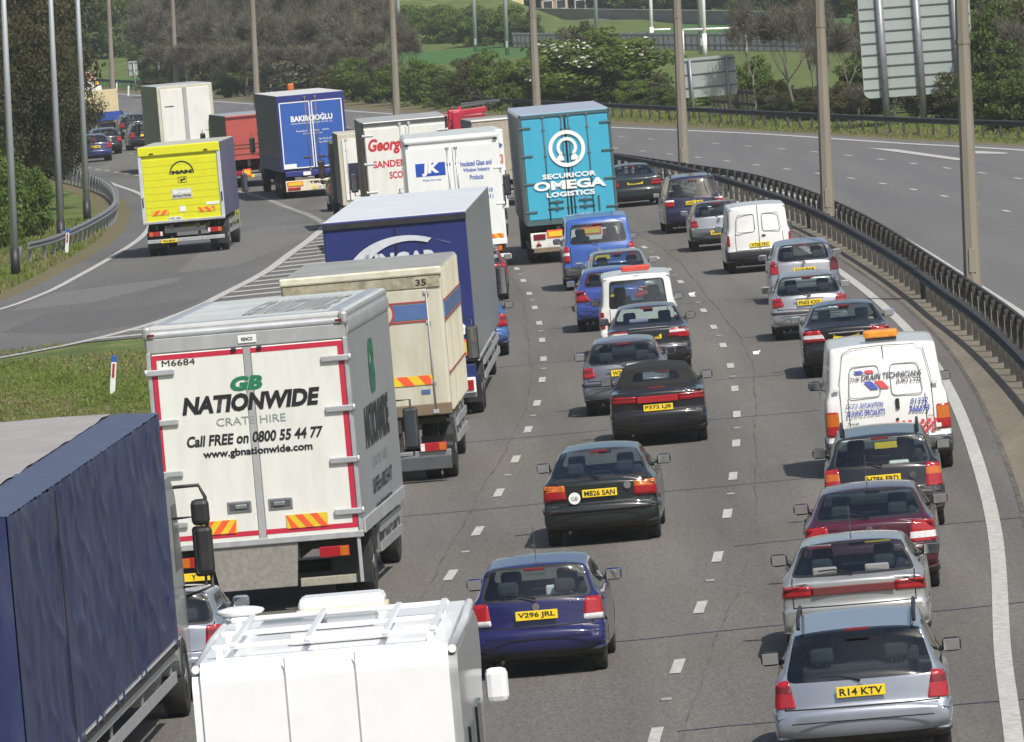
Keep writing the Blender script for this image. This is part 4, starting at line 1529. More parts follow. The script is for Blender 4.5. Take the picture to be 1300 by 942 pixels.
        for ys_ in (mid, sp['ws_base'] - .05, yb + .1):
            fs = cut(bm, [(ys_ - .007, .35), (ys_ + .007, .35), (ys_ + .007, belt), (ys_ - .007, belt)], (1, 2), lambda f, sx=sx: f.normal.x * sx > .5 and f.calc_center_median().z < belt + .05)
            for q in fs: q.material_index = 2
        bm.normal_update()
    # windscreen
    fs = cut(bm, rpoly([(-.66, belt + .06), (.66, belt + .06), (sp['roofw'] / 2 - .06, H - .09), (-sp['roofw'] / 2 + .06, H - .09)], .08), (0, 2), lambda f: f.normal.y > .15 and f.calc_center_median().z > belt)
    bm.normal_update()
    extract(bm, fs, -0.004, 'windscreen', g, t, 0)
    me = bpy.data.meshes.new('body')
    bm.to_mesh(me); bm.free()
    for q in (paint, sp.get('frame', BLACK), SEAM, dark, sp.get('alt', paint)): me.materials.append(q)
    if sp.get('softtop'): pass
    body = bpy.data.objects.new('body', me)
    COL.objects.link(body)
    body.parent = t
    # wheels
    wr = sp.get('wr', .30)
    for sx in (1, -1):
        for yw in (sp.get('wy', .72), Ln - .82):
            wheel(t, sx * (W / 2 - .13), yw, wr, .19, sx)
    # underside shade: floor pan, axle and exhaust
    M().box((0, Ln / 2, .22), (W - .5, Ln - .9, .1), CHASSIS).build('floor_pan', None, t)
    M().cyl((-W * .28, .08, .21), (-W * .28, .5, .25), .024, CHASSIS, 8).build('exhaust_pipe', None, t)
    # interior
    if windows:
        sm = sp.get('seatm', SEATM)
        yf = sp['ws_base'] - 1.45
        yr_ = sp.get('rear_seat', yf - .85)
        if sp.get('backseat', True): seat(t, 0, yr_, .45, W * .66, .52 + (H - 1.42) * .5, sm, True, 'rear_seat')
        for sx in (1, -1): seat(t, sx * W * .21, yf, .42, .48, .62 + (H - 1.42) * .5, sm, True, 'front_seat', .12)
        M().box((0, sp['ws_base'] - .45, belt - .12), (W - .3, .4, .2), BLACK, .05).build('dashboard', None, t)
        M().box((W * .02, sp['ws_base'] - .55, H - .2), (.2, .03, .06), BLACK, .01).build('interior_mirror', None, t)
        if kind != 'saloon': M().box((0, .42, belt - .06), (W - .4, .45, .03), BLACK).build('parcel_shelf', None, t)
        else: M().box((0, 1.25, belt + .02), (W - .4, .5, .03), BLACK).build('parcel_shelf', None, t)
    # rear furniture
    yr0 = -0.012 + (0.075 if sp['pz'] > bz else 0.0)
    number_plate(t, plate, 0, yr0 + (-.02 if sp['pz'] > bz else -.015) + sp.get('platey', 0), sp['pz'], mt=sp.get('platem'))
    for sx in (1, -1):
        mirror(t, sx, W / 2 - .06, sp['ws_base'] - .45, belt + .09, sp.get('mirm', paint))
    if sp.get('wiper', kind != 'saloon') and windows:
        y_ = sp.get('wipy', .17)
        z0 = wz0 + .02
        dy = (sp['rear'][-1][0] - sp['rear'][-2][0]) / (sp['rear'][-1][1] - sp['rear'][-2][1])
        yy = sp['rear'][-2][0] - .03
        M().tube([(0.0, yy, z0 - .03), (-.22, yy + dy * .05, z0 + .03), (-.42, yy + dy * .04 + .03, z0 + .02)], [.014, .01, .008], BLACK, 6).build('rear_wiper', None, t)
    if sp.get('badge', True):
        M().cyl((0, .04, sp.get('badgez', belt - .07)), (0, .07, sp.get('badgez', belt - .07)), .045, CHROME, 14).build('badge', None, t)
    if sp.get('hilite', True) and windows:
        M().box((0, sp['rear'][-1][0] - .10, wz1 - .0), (.26, .03, .035), DRED_L, .008).build('high_level_brake_light', None, t)
    if sp.get('aerial'):
        M().tube([(0, sp['aerial'], H - .02), (0, sp['aerial'] - .12, H + .42)], [.008, .003], BLACK, 5).build('aerial', None, t)
    if sp.get('rails'):
        for sx in (1, -1):
            q = M()
            xr = sp['roofw'] / 2 - .03
            q.tube([(sx * xr, .62, H - .06), (sx * xr, .72, H + .02), (sx * xr, 1.6, H + .05), (sx * xr, 2.5, H + .03), (sx * xr, 2.65, H - .05)], .022, BLACK, 6)
            q.build('roof_rail', None, t)
    if sp.get('extras'): sp['extras'](t, sp)
    return t


def put(t, q, name, **k):
    return q.build(name, None, t, **k)


NAVY = carpaint('navy_paint', (0.013, 0.015, 0.08))
DARKG = carpaint('dark_green_black_paint', (0.012, 0.018, 0.018))
BLKP = carpaint('black_paint', (0.012, 0.012, 0.016))
SILV = carpaint('silver_paint', (0.42, 0.43, 0.45), 0.6, 0.35)
SILVB = carpaint('blue_silver_paint', (0.30, 0.33, 0.38), 0.5, 0.35)
GRYB = carpaint('slate_paint', (0.19, 0.20, 0.23), 0.5, 0.35)
MAZD = carpaint('dark_slate_paint', (0.03, 0.032, 0.04), 0.3, 0.35)
BLUE1 = carpaint('mid_blue_paint', (0.045, 0.075, 0.30), 0.2)
BLUE2 = carpaint('van_blue_paint', (0.03, 0.10, 0.36), 0.0, 0.35)
BLUE3 = carpaint('dark_blue_paint', (0.015, 0.03, 0.13))
BURG = carpaint('burgundy_paint', (0.06, 0.007, 0.022))
WHITEC = carpaint('white_van_paint', (0.74, 0.74, 0.71), 0.0, 0.35, 0.05)
PURP = carpaint('indigo_paint', (0.022, 0.022, 0.06))
REDC = carpaint('dark_red_paint', (0.20, 0.012, 0.02))
GRNV = carpaint('silver_green_paint', (0.36, 0.37, 0.36), 0.5, 0.35)


# --- middle lane
def polo_x(t, sp):
    put(t, M().box((.27, .62, 1.02), (.32, .05, .13), WHITEP, .03), 'folded_shirt')
    text('POLO', .42, .64, .90, .935, .05, CHROME, t, 'model_badge', bold=.02)


car('hatch', 688, 862, 'indigo blue hatchback with number plate V296 JRL beside the white camper roof', NAVY, 'V296 JRL', aerial=.95, wy=.62,
    lights=[(.57, .66), (.9, .66), (.9, .93), (.60, .93)], strip=None, extras=polo_x, W=1.66, pz=.77, lens=[(RED_L, 0, 1), (WHT_L, 0, .26)])


def mondeo_x(t, sp):
    put(t, M().cyl((-.38, .03, .72), (-.38, .06, .72), .088, WHITEP, 20), 'round_sticker')
    text('GB', -.43, -.33, .69, .75, .02, mat('grey_ink', (.2, .2, .22), .5), t, 'sticker_letters')
    put(t, M().cyl((.42, .03, .86), (.42, .06, .86), .055, CHROME, 16), 'oval_badge')


car('hatch', 767, 693, 'dark green-black hatchback with plate M826 SAN and a white round sticker', DARKG, 'M826 SAN', W=1.75, L=4.5, H=1.42, roofw=1.08, roof_m=2.0, roof_f=2.6, ws_base=3.4,
    rear=[(0.14, .24, .05), (0.0, .34, .08), (0.0, .58, .05), (0.06, .64, .03), (0.03, .93, .05), (0.10, .985, .04), (1.05, 1.37, .2)], win=(1.01, 1.345, .71, .56),
    lights=[(.50, .70), (.92, .68), (.92, .92), (.52, .92)], lens=[(RED_L, 0, 1), (AMB_L, .62, 1.0)], pz=.78, strip=(.50, .55), extras=mondeo_x, badge=False, cpillar=1.2, rear_seat=1.2, platey=-.04, wr=.31)


def saab_x(t, sp):
    put(t, M().box((0, .0, .83), (.72, .03, .115), RED_L, .01), 'reflector_panel')
    put(t, M().box((0, .25, 1.02), (.3, .03, .03), DRED_L, .01), 'boot_brake_light')


SOFT = mat('black_canvas', (0.011, 0.011, 0.012), 0.9, bump=.2)
car('saloon', 840, 567, 'black soft-top convertible with plate P372 LJB and a red light bar', BLKP, 'P372 LJB', W=1.72, H=1.40, L=4.6, roofw=1.02,
    rear=[(0.14, .24, .05), (0.0, .36, .08), (0.0, .58, .05), (0.05, .64, .03), (0.02, .94, .05), (0.10, 1.0, .05), (0.62, 1.03, .06), (0.92, 1.36, .12)],
    win=(1.12, 1.27, .44, .36), winr=.06, lights=[(.36, .77), (.92, .78), (.92, .90), (.36, .89)], pz=.68, extras=saab_x, bump=.60, soft=True, hilite=False, yaw=.012, rear_seat=1.6, cpillar=1.35, badge=False, platey=-.02)
# its fabric roof
sc_ = [o for o in COL.objects if o.parent is None and o.get('label', '').startswith('black soft-top')][0]
body = [c for c in sc_.children if c.name.startswith('body')][0]
body.data.materials.append(SOFT)
for p_ in body.data.polygons:
    if p_.center.z > 1.045 and .6 < p_.center.y < 3.1 and p_.material_index in (0, 1): p_.material_index = 5


def p206_x(t, sp):
    put(t, M().box((0, .04, .88), (.62, .03, .03), CHROME, .01), 'handle_strip')


P206 = dict(L=3.8, H=1.43, W=1.65, rear=[(0.12, .24, .05), (0.0, .36, .08), (0.0, .60, .06), (0.08, .66, .03), (0.12, .93, .08), (0.62, 1.38, .2)], win=(.98, 1.31, .68, .54), winr=.09,
            lights=[(.54, .74), (.86, .70), (.86, .88), (.60, .92)], lr=.05, strip=(.56, .61), pz=.79, bump=.64, roofw=1.06, extras=p206_x, badgez=.94)
car('hatch', 798, 527, 'slate silver hatchback tucked in front of the soft-top convertible', GRYB, 'W206 GPL', **P206)


def mazda_x(t, sp):
    put(t, M().box((.0, .05, .98), (.8, .03, .02), CHROME, .01), 'boot_handle')
    put(t, M().box((-.18, 1.15, 1.09), (.4, .2, .08), mat('lilac_cloth', (.35, .33, .5), .8), .03), 'cloth_on_shelf')


car('saloon', 828, 478, 'dark slate saloon with chrome boot strip and wide red lamps behind the white beacon van', MAZD, 'W407 KEA', lights=[(.40, .76), (.92, .74), (.92, .92), (.44, .93)], W=1.72, extras=mazda_x,
    lens=[(RED_L, 0, 1), (WHT_L, .6, .85)], rear_seat=2.0)


def combo_x(t, sp):
    put(t, M().box((0, .55, 1.86), (.62, .22, .13), mat('red_beacon', (.55, .06, .04), .25, coat=.5), .04), 'beacon')
    put(t, M().box((0, .16, 1.70), (.12, .03, .03), DRED_L, .006), 'brake_light')


car('van', 816, 452, 'white van with a red roof beacon and one wide rear window', WHITEC, '', name='delivery_van', cat='van', group=None, win=(1.06, 1.60, .60, .55), winr=.05, extras=combo_x, lights=[(.74, .62), (.95, .62), (.95, .98), (.75, .98)],
    lens=[(RED_L, 0, 1), (WHT_L, .5, .68)], wiper=True, bmat=WHITEC, hilite=False, badge=False, H=1.80, roofw=1.46, mirm=BLACK)
car('hatch', 781, 420, 'bright blue hatchback with big red lamps left of the white beacon van', BLUE1, '', W=1.72, L=4.2, H=1.43, rear=[(0.12, .24, .05), (0.0, .36, .08), (0.0, .60, .06), (0.04, .66, .03), (0.06, .96, .05), (0.20, 1.0, .05), (0.75, 1.37, .2)],
    win=(1.04, 1.30, .60, .50), lights=[(.50, .70), (.9, .68), (.9, .95), (.66, .98)], lr=.06, badgez=.9, ws_base=3.2, roof_f=2.5, wipy=.3, alt=BLACK)
car('hatch', 790, 393, 'grey low coupe whose roof shows between the blue van and the blue hatchback', GRNV, '', W=1.72, L=4.2, H=1.40, rear=[(0.12, .24, .05), (0.0, .36, .08), (0.0, .60, .06), (0.04, .66, .03), (0.06, .96, .05), (0.15, 1.0, .05), (1.0, 1.37, .2)],
    win=(1.03, 1.32, .62, .52), ws_base=3.2, roof_f=2.6, roof_m=2.0, cpillar=1.2)


def bluevan_x(t, sp):
    put(t, M().box((-.74, -.02, .5), (.3, .1, .18), BLACK, .03), 'hanging_mirror')


car('van', 765, 367, 'blue passenger van with a large sloping rear window behind the turquoise lorry', BLUE2, '', name='passenger_van', cat='van', group=None, W=1.92, L=4.9, H=1.92, roofw=1.58, ws_base=4.1, roof_f=3.3, roof_m=2.2,
    rear=[(0.10, .26, .04), (0.0, .36, .06), (0.0, .62, .03), (0.06, .66, .03), (0.07, 1.05, .05), (0.30, 1.84, .16)], belt=1.08, win=(1.2, 1.66, .72, .64), winr=.1, lights=[(.76, .72), (1.0, .72), (1.0, 1.14), (.78, 1.14)], bmat=GREYP, bump=.6, mirm=BLACK,
    lens=[(RED_L, 0, 1), (WHT_L, .45, .62)], wr=.32, pz=.8)

# --- fast lane
car('saloon', 804, 263, 'dark green executive saloon furthest along the fast lane', carpaint('racing_green_paint', (.02, .03, .035)), 'LD02 NYP', W=1.82, L=4.9, lights=[(.52, .68), (.95, .70), (.95, .90), (.56, .86)], lr=.05, roofw=1.05, alt=BLACK, lane=EDf)
car('mpv', 880, 295, 'dark indigo people carrier with roof rails in the fast lane', PURP, 'LN51 AXF', rails=True, lens=[(RED_L, 0, 1), (WHT_L, .75, 1.0)], lane=EDf)
car('hatch', 911, 318, 'small silver hatchback with black bumper half hidden by the clean white van', SILV, 'S412 TNR', W=1.63, H=1.36, bmat=GREYP, lights=[(.58, .68), (.86, .68), (.86, .84), (.62, .88)], lane=EDf, pz=.5)


def berl_x(t, sp):
    G_ = mat('panel_groove', (.42, .42, .40), .6)
    for sx in (-1, 1):
        o = M()
        pts = rpoly([(sx * .1, 1.06), (sx * .58, 1.06), (sx * .54, 1.52), (sx * .1, 1.52)], .07)
        o.tube([(a, .06 + (b - 1.0) * .095, b) for a, b in pts] + [(pts[0][0], .06 + (pts[0][1] - 1) * .095, pts[0][1])], .012, G_, 4)
        put(t, o, 'door_pressing')
    put(t, M().box((0, .085, 1.18), (.012, .02, 1.14), SEAM, 0, Matrix.Rotation(-.09, 4, 'X')), 'door_gap')
    put(t, M().box((.12, .05, .95), (.1, .03, .04), BLACK, .01), 'door_handle')


car('van', 963, 346, 'clean white panel van with blank rear doors in the fast lane', WHITEC, 'XT58 YRC', name='panel_van', cat='van', group=None, rearwin=False, W=1.74, H=1.80, roofw=1.5, bmat=BLACK, extras=berl_x, sidewin=1, wiper=False, mirm=BLACK, badge=False,
    lights=[(.76, .72), (.95, .72), (.95, 1.0), (.77, 1.0)], lane=EDf, yaw=.01)
car('hatch', 1020, 384, 'rounded silver hatchback with a rear wiper just behind the clean white van', SILV, 'Y318 PWB', W=1.68, H=1.47, lights=[(.60, .70), (.9, .70), (.9, .98), (.66, 1.0)], lr=.06, winr=.1, win=(1.0, 1.33, .60, .50), aerial=1.0, lane=EDf, badgez=.93)
car('hatch', 1027, 431, 'silver hatchback with yellow plate and black bumper strip, second of the silver pair', SILV, 'FN03 KXV', lane=EDf, **P206)


def rover_x(t, sp):
    put(t, M().box((0, .0, .86), (.7, .02, .025), CHROME, .008), 'boot_chrome')


car('saloon', 1074, 478, 'black saloon with cream seats and pale blue mirrors ahead of the lettered van', BLKP, '', W=1.78, H=1.42, L=4.7, lights=[(.40, .70), (.95, .70), (.95, .92), (.52, .94)], lens=[(RED_L, 0, 1), (WHT_L, .3, .6)], seatm=TANSEAT, extras=rover_x, lane=EDf,
    mirm=carpaint('pale_blue_paint', (.25, .38, .5)), rear_seat=2.1)


def transit_x(t, sp):
    G_ = mat('panel_groove', (.42, .42, .40), .6)
    sl_ = (sp['rear'][-1][0] - sp['rear'][-2][0]) / (sp['rear'][-1][1] - sp['rear'][-2][1])
    Y = lambda z: (sp['rear'][-2][0] + max(0, z - sp['rear'][-2][1]) * sl_) - .012
    rot = Matrix.Rotation(-math.atan(sl_), 4, 'X')

    def tx(s, x0, x1, z0, z1, mt_, **k):
        zc = (z0 + z1) / 2
        return text(s, x0, x1, z0 - zc, z1 - zc, 0, mt_, t, 'lettering', rotm=Matrix.Translation((0, Y(zc) - .012, zc)) @ rot @ Matrix.Rotation(k.pop('roll', 0), 4, 'Y'), **k)
    for sx in (-1, 1):
        o = M()
        pts = rpoly([(sx * .09, 1.26), (sx * .60, 1.26), (sx * .55, 1.76), (sx * .09, 1.76)], .08)
        o.tube([(a, Y(b), b) for a, b in pts] + [(pts[0][0], Y(pts[0][1]), pts[0][1])], .009, G_, 4)
        put(t, o, 'door_pressing')
        h = M()
        for z in (.72, 1.42): h.box((sx * .80, Y(z) - .01, z), (.09, .03, .07), WHITEC, .01)
        put(t, h, 'door_hinge')
        o = M()
        o.tube([(sx * .74, Y(.62), .62), (sx * .74, Y(1.5), 1.5), (sx * .65, Y(2.0), 1.98), (sx * .5, Y(2.03), 2.05), (0, Y(2.05), 2.07)], .006, SEAM, 4)
        put(t, o, 'door_gap')
    put(t, M().tube([(0, Y(.6), .6), (0, Y(2.05), 2.07)], .008, SEAM, 4), 'centre_gap')
    put(t, M().box((.17, Y(1.12) - .01, 1.12), (.06, .04, .17), BLACK, .01), 'door_handle')
    put(t, M().box((.15, Y(.87) - .01, .87), (.05, .03, .04), BLACK, .01), 'lock')
    B_ = mat('sign_blue', (.05, .07, .35), .5)
    R_ = mat('sign_red', (.6, .05, .06), .5)
    DK = mat('sign_dark', (.05, .055, .06), .5)
    for k, (mt_, dx) in enumerate(((B_, 0), (R_, .17))):
        for (za, zb) in ((1.64, 1.69), (1.38, 1.51)):
            q = M()
            xa = -.50 + dx + (1.69 - zb) * .85; xb = -.50 + dx + (1.69 - za) * .85
            q.poly([(xb, Y(za) - .011, za), (xb + .13, Y(za) - .011, za), (xa + .13, Y(zb) - .011, zb), (xa, Y(zb) - .011, zb)], mt_)
            put(t, q, 'emblem_stripe')
    tx('THE', -.56, -.40, 1.535, 1.59, DK, bold=.02, shear=.2)
    tx('DRAIN', -.38, -.06, 1.53, 1.63, DK, bold=.02, shear=.2)
    tx('TECHNICIANS', -.03, .60, 1.535, 1.635, DK, bold=.02, shear=.2)
    tx('(UK) LTD', .18, .58, 1.43, 1.52, DK, bold=.02, shear=.2)
    tx('C.C.T.V., EXCAVATION', -.66, -.06, 1.08, 1.175, B_, bold=.015, shear=.15)
    tx('& LINING SPECIALISTS', -.66, -.04, .965, 1.06, B_, bold=.015, shear=.15)
    tx('01332', .38, .66, 1.085, 1.19, B_, bold=.015, shear=.25)
    tx('366673', .34, .68, .965, 1.07, B_, bold=.03, shear=.25)
    text('Transit', -.66, -.47, .83, .87, Y(.85) - .014, DK, t, 'model_badge', bold=.02)
    text('TDI', .64, .74, .87, .895, Y(.88) - .014, DK, t, 'model_badge', bold=.02)
    q = M()
    for r_ in range(4):
        for c_ in range(14):
            if (r_ + c_) % 2 == 0:
                x, z = .06 + c_ * .052, .63 + r_ * .052
                q.poly([(x, Y(z) - .013, z), (x + .052, Y(z) - .013, z), (x + .052, Y(z) - .013, z + .052), (x, Y(z) - .013, z + .052)], R_)
    put(t, q, 'red_chequers')
    b = M().box((0, .62, 2.245), (.56, .3, .13), mat('amber_beacon', (.75, .26, .02), .25, coat=.6, var=.3, scale=12), .04)
    put(t, b, 'beacon')
    put(t, M().box((0, .62, 2.16), (.5, .24, .06), BLACK), 'beacon_base')


car('van', 1129, 603, 'dirty white drainage van with blue lettering, red chequers and an amber roof beacon', WHITEC, '', name='lettered_van', cat='van', group=None, W=2.06, L=4.8, H=2.16, roofw=1.70, belt=1.22, ws_base=4.3, roof_f=3.3, roof_m=2.2,
    rear=[(0.12, .30, .04), (0.0, .38, .06), (0.0, .56, .03), (0.08, .58, .03), (0.10, 1.22, .2), (0.30, 2.10, .12)], bow=.05, rearwin=False, lights=[(.78, .66), (1.1, .66), (1.1, 1.06), (.79, 1.06)], lens=[(RED_L, 0, 1), (AMB_L, .42, .92)],
    bmat=GREYP, bump=.56, extras=transit_x, sidewin=1, wiper=False, badge=False, mirm=BLACK, lane=EDf, wr=.33, yaw=.02, pz=.47, cpillar=3.0)


def est_x(t, sp):
    put(t, M().cyl((.44, .07, .80), (.44, .10, .80), .05, CHROME, 16), 'oval_badge')
    put(t, M().box((.25, .35, .98), (.3, .2, .07), WHITEP, .03), 'papers_on_shelf')


car('estate', 1122, 677, 'black estate with roof rails and an open sunroof right behind the lettered van', BLKP, 'H786 FRD', W=1.76, rails=True, H=1.46, lens=[(RED_L, 0, 1), (AMB_L, .5, .8)], extras=est_x, lane=EDf, badge=False, bmat=BLACK, lights=[(.62, .62), (.9, .62), (.9, .93), (.64, .96)])
car('hatch', 1106, 757, 'burgundy hatchback with white-tipped tail lamps in the fast lane', BURG, '', W=1.80, L=4.3, H=1.40, rear=[(0.12, .24, .05), (0.0, .36, .08), (0.0, .60, .06), (0.04, .66, .03), (0.04, .95, .05), (0.14, 1.0, .04), (0.85, 1.36, .2)],
    win=(1.03, 1.33, .70, .56), lights=[(.52, .66), (.92, .66), (.92, .93), (.56, .95)], lens=[(RED_L, 0, 1), (WHT_L, .15, .45)], ws_base=3.2, roof_f=2.5, aerial=1.1, lane=EDf, cpillar=1.0, lr=.05, hilite=False)


def mits_x(t, sp):
    put(t, M().box((0, .02, .81), (1.0, .03, .10), mat('brown_reflector', (.13, .03, .03), .3), .01), 'reflector_band')
    put(t, M().box((.3, .3, 1.02), (.3, .05, .12), mat('grey_cushion', (.22, .22, .22), .9), .05), 'cushion')
    put(t, M().box((-.34, .3, 1.02), (.3, .05, .12), mat('grey_cushion', (.22, .22, .22), .9), .05), 'cushion')


car('hatch', 1086, 833, 'silver five-door hatchback with flat rear screen and a full-width red-brown lamp band', GRNV, '', W=1.82, L=4.2, H=1.38, rear=[(0.12, .24, .05), (0.0, .36, .08), (0.0, .60, .06), (0.03, .66, .03), (0.03, .93, .04), (0.16, .965, .03), (0.80, 1.35, .12)],
    win=(1.0, 1.32, .73, .57), winr=.03, lights=[(.50, .75), (.92, .74), (.92, .88), (.50, .875)], ws_base=3.2, roof_f=2.5, aerial=.98, lane=EDf, cpillar=1.0, extras=mits_x, hilite=False, badge=False, mirm=BLACK)
car('estate', 1096, 972, 'silver-blue estate with black roof rails, nearest car in the fast lane', SILVB, 'R14 KTV', W=1.90, L=4.3, H=1.50, rails=True, win=(.90, 1.41, .80, .66), winr=.1, belt=.88, roofw=1.3, frame=SILVB, lane=EDf, lights=[(.70, .64), (1.0, .64), (1.0, .90), (.76, .93)],
    ws_base=3.2, roof_f=2.6, mirm=BLACK)

# --- inside lane and slip road
car('hatch', 607, 385, 'dark red car with grey bumper peeping out right of the navy curtain lorry', REDC, '', bmat=GREYP, W=1.68, lane=L1f, mirm=WHITEC)
car('hatch', 600, 457, 'blue hatchback with a red lamp squeezed right of the navy curtain lorry', carpaint('sky_blue_paint', (.05, .12, .30), .3), '', W=1.70, lane=L1f, mirm=BLACK)
car('hatch', 450, 267, 'dark red car half hidden behind the narrow cream box lorry', REDC, '', bmat=BLACK, W=1.68, lane=L1f)
LF = SLf
car('hatch', 123, 206, 'blue hatchback with yellow plate, nearest car of the far left queue', BLUE3, 'T614 VEC', lane=LF, W=1.7)
car('hatch', 137, 197, 'dark hatchback beside the blue one in the far left queue', BLKP, '', lane=LF, W=1.68)
car('hatch', 113, 194, 'grey-blue car whose roof shows under the blue dropside lorry', GRYB, '', lane=LF)
car('saloon', 147, 170, 'pale silver saloon ahead of the blue dropside lorry', SILVB, '', lane=LF)
car('hatch', 172, 176, 'black hatchback left of the white-backed lorry', BLKP, '', lane=LF)
car('hatch', 186, 190, 'dark car with red lamp overlapped by the white-backed lorry', MAZD, '', lane=LF)
t = car('hatch', 276, 838, 'small silver car between the red-bordered white lorry and the blue tarpaulin lorry', SILVB, '', W=1.6, L=3.7, H=1.36, lane=L1f)
t.location = (-4.65, 107.1, 0.018)

# ------------------------------------------------------------------ lorries
def height_at(u, v, y):
    d = _Rc * (u - 650) - _Uc * (v - 471) + _F * FPX
    return CAMH + d.z * y / d.y


def lorry(label, px, py, wpx, vtop, L, paint_rear, paint_side, paint_roof, lane=None, yaw=0.0, zf=1.0, rear=None, name='box_lorry', rwheel=1.5, axles=1, lights='bar', plate='', plx=-.5,
          cabm=None, cab=True, bev=0.03, loc=None, group='lorries queuing on the motorway', guards=True, H=None, W=None, box=True, cabh=2.9, lz=.62, platem=None, cabw=None, bmat=None, under=True):
    p = loc or at(px, py)
    f = lane or L1f
    rz = -math.atan(slope(f, p.y + 4)) + yaw
    s = FPX / p.y
    if W is None: W = wpx / s
    if H is None: H = height_at(px, vtop, p.y)
    t = thing(name, label, 'lorry', (p.x, p.y, 0.018), rz, group)
    if box:
        q = M()
        q.box((0, L / 2, (zf + H) / 2), (W, L, H - zf), paint_side, bev, seg=2)
        ir, ii = q.mi(paint_roof), q.mi(paint_rear)
        for fc in q.bm.faces:
            n = fc.normal
            fc.normal_update()
            n = fc.normal
            if n.z > .6: fc.material_index = ir
            elif n.y < -.6: fc.material_index = ii
        q.build('cargo_body', None, t)
    # chassis
    q = M()
    for sx in (-1, 1): q.box((sx * .42, L / 2 + .6, zf - .15), (.12, L + 1.2, .26), CHASSIS)
    for y in np.arange(.4, L, 1.2): q.box((0, y, zf - .12), (W * .9, .08, .1), CHASSIS)
    q.build('chassis_frame', None, t)
    wr = .48
    for a in range(axles):
        y = rwheel + a * 1.3
        M().cyl((-W / 2 + .3, y, wr), (W / 2 - .3, y, wr), .09, CHASSIS, 8).build('axle', None, t)
        for sx in (-1, 1):
            for k in (0, 1): wheel(t, sx * (W / 2 - .17 - k * .3), y, wr, .25, sx, rim=(k == 0))
            put(t, M().tube([(sx * (W / 2 - .32), y - .62, .75), (sx * (W / 2 - .32), y - .45, .98 if zf > 1.0 else .93), (sx * (W / 2 - .32), y + .45, .98 if zf > 1.0 else .93), (sx * (W / 2 - .32), y + .62, .75)], .03, CHASSIS, 5), 'mudguard_stay')
    for sx in (-1, 1):
        M().box((sx * (W / 2 - .32), rwheel - .66, .50), (.56, .02, .52), BLACK).build('mud_flap', None, t)
    if guards:
        for sx in (-1, 1):
            q = M()
            for z in (.58, .86): q.box((sx * (W / 2 - .05), (rwheel + axles * 1.3 + L) / 2 - .1, z), (.03, L - rwheel - axles * 1.3 - .4, .13), ALU)
            for y in np.linspace(rwheel + axles * 1.3, L - .6, 4): q.box((sx * (W / 2 - .08), y, .78), (.03, .06, .55), GALV)
            q.build('side_guard', None, t)
        q = M().cyl((W / 2 - .45, L - 1.6, .62), (W / 2 - .45, L - .7, .62), .27, ALU, 12)
        q.build('fuel_tank', None, t)
    # rear under-run bar and lamps
    if under:
        u = M().box((0, .06, .48), (W * .94, .1, .12), bmat or GALV, .01)
        for sx in (-1, 1): u.box((sx * .45, .12, .68), (.08, .08, .4), CHASSIS)
        u.build('underrun_bar', None, t)
        for sx in (-1, 1):
            l = M().box((sx * (W / 2 - .38), .0, lz), (.46, .09, .15), RED_L, .012).build('tail_light', None, t)
            M().box((sx * (W / 2 - .22), -.05, lz), (.12, .012, .13), AMB_L, .004).build('lens_segment', None, l)
            M().box((sx * (W / 2 - .56), -.05, lz), (.07, .012, .13), WHT_L, .004).build('lens_segment', None, l)
        number_plate(t, plate, plx, -.02, .47, mt=platem)
    # cab
    if cab:
        cw = (cabw or 2.35) / 2
        y0, y1 = L + .28, L + 2.1
        pr = rpoly([(y0, .75), (y0, cabh), (y0 + .9, cabh + .02), (y1 - .35, cabh - .25), (y1 - .05, 1.75), (y1, .5), (y0 + .2, .5)], .12)
        cm = cabm or paint_side
        M().prism([(a.x, a.y) for a in pr], 'x', -cw, cw, cm).build('cab', None, t)
        M().poly([(-cw + .12, y1 - .02, 1.8), (cw - .12, y1 - .02, 1.8), (cw - .14, y1 - .26, cabh - .4), (-cw + .14, y1 - .26, cabh - .4)], G_DARK).build('windscreen', None, t)
        for sx in (-1, 1):
            M().prism([(y0 + .75, 1.75), (y1 - .2, 1.75), (y1 - .45, cabh - .35), (y0 + .75, cabh - .35)], 'x', sx * (cw + .004), sx * (cw - .02), G_DARK).build('side_window', None, t)
            mo = M().tube([(sx * cw, y1 - .3, 2.35), (sx * (cw + .28), y1 - .2, 2.35), (sx * (cw + .28), y1 - .2, 1.5), (sx * cw, y1 - .3, 1.5)], .018, BLACK, 6)
            mo.box((sx * (cw + .27), y1 - .22, 1.92), (.22, .12, .62), BLACK, .04)
            mo = mo.build('door_mirror', None, t)
            M().box((sx * (cw + .27), y1 - .285, 1.92), (.17, .006, .54), MIRR, .003).build('mirror_glass', None, mo)
            wheel(t, sx * (cw - .12), L + .95, wr, .28, sx)
            M().box((sx * (cw - .3), L + 1.95, .85), (.35, .1, .2), WHT_L, .03).build('headlight', None, t)
    t['_W'], t['_H'] = W, H
    if rear: rear(t, W, H, zf)
    del t['_W'], t['_H']
    return t


def UV(W, H, zf):
    return lambda u, v: ((u - .5) * W, H - v * (H - zf))


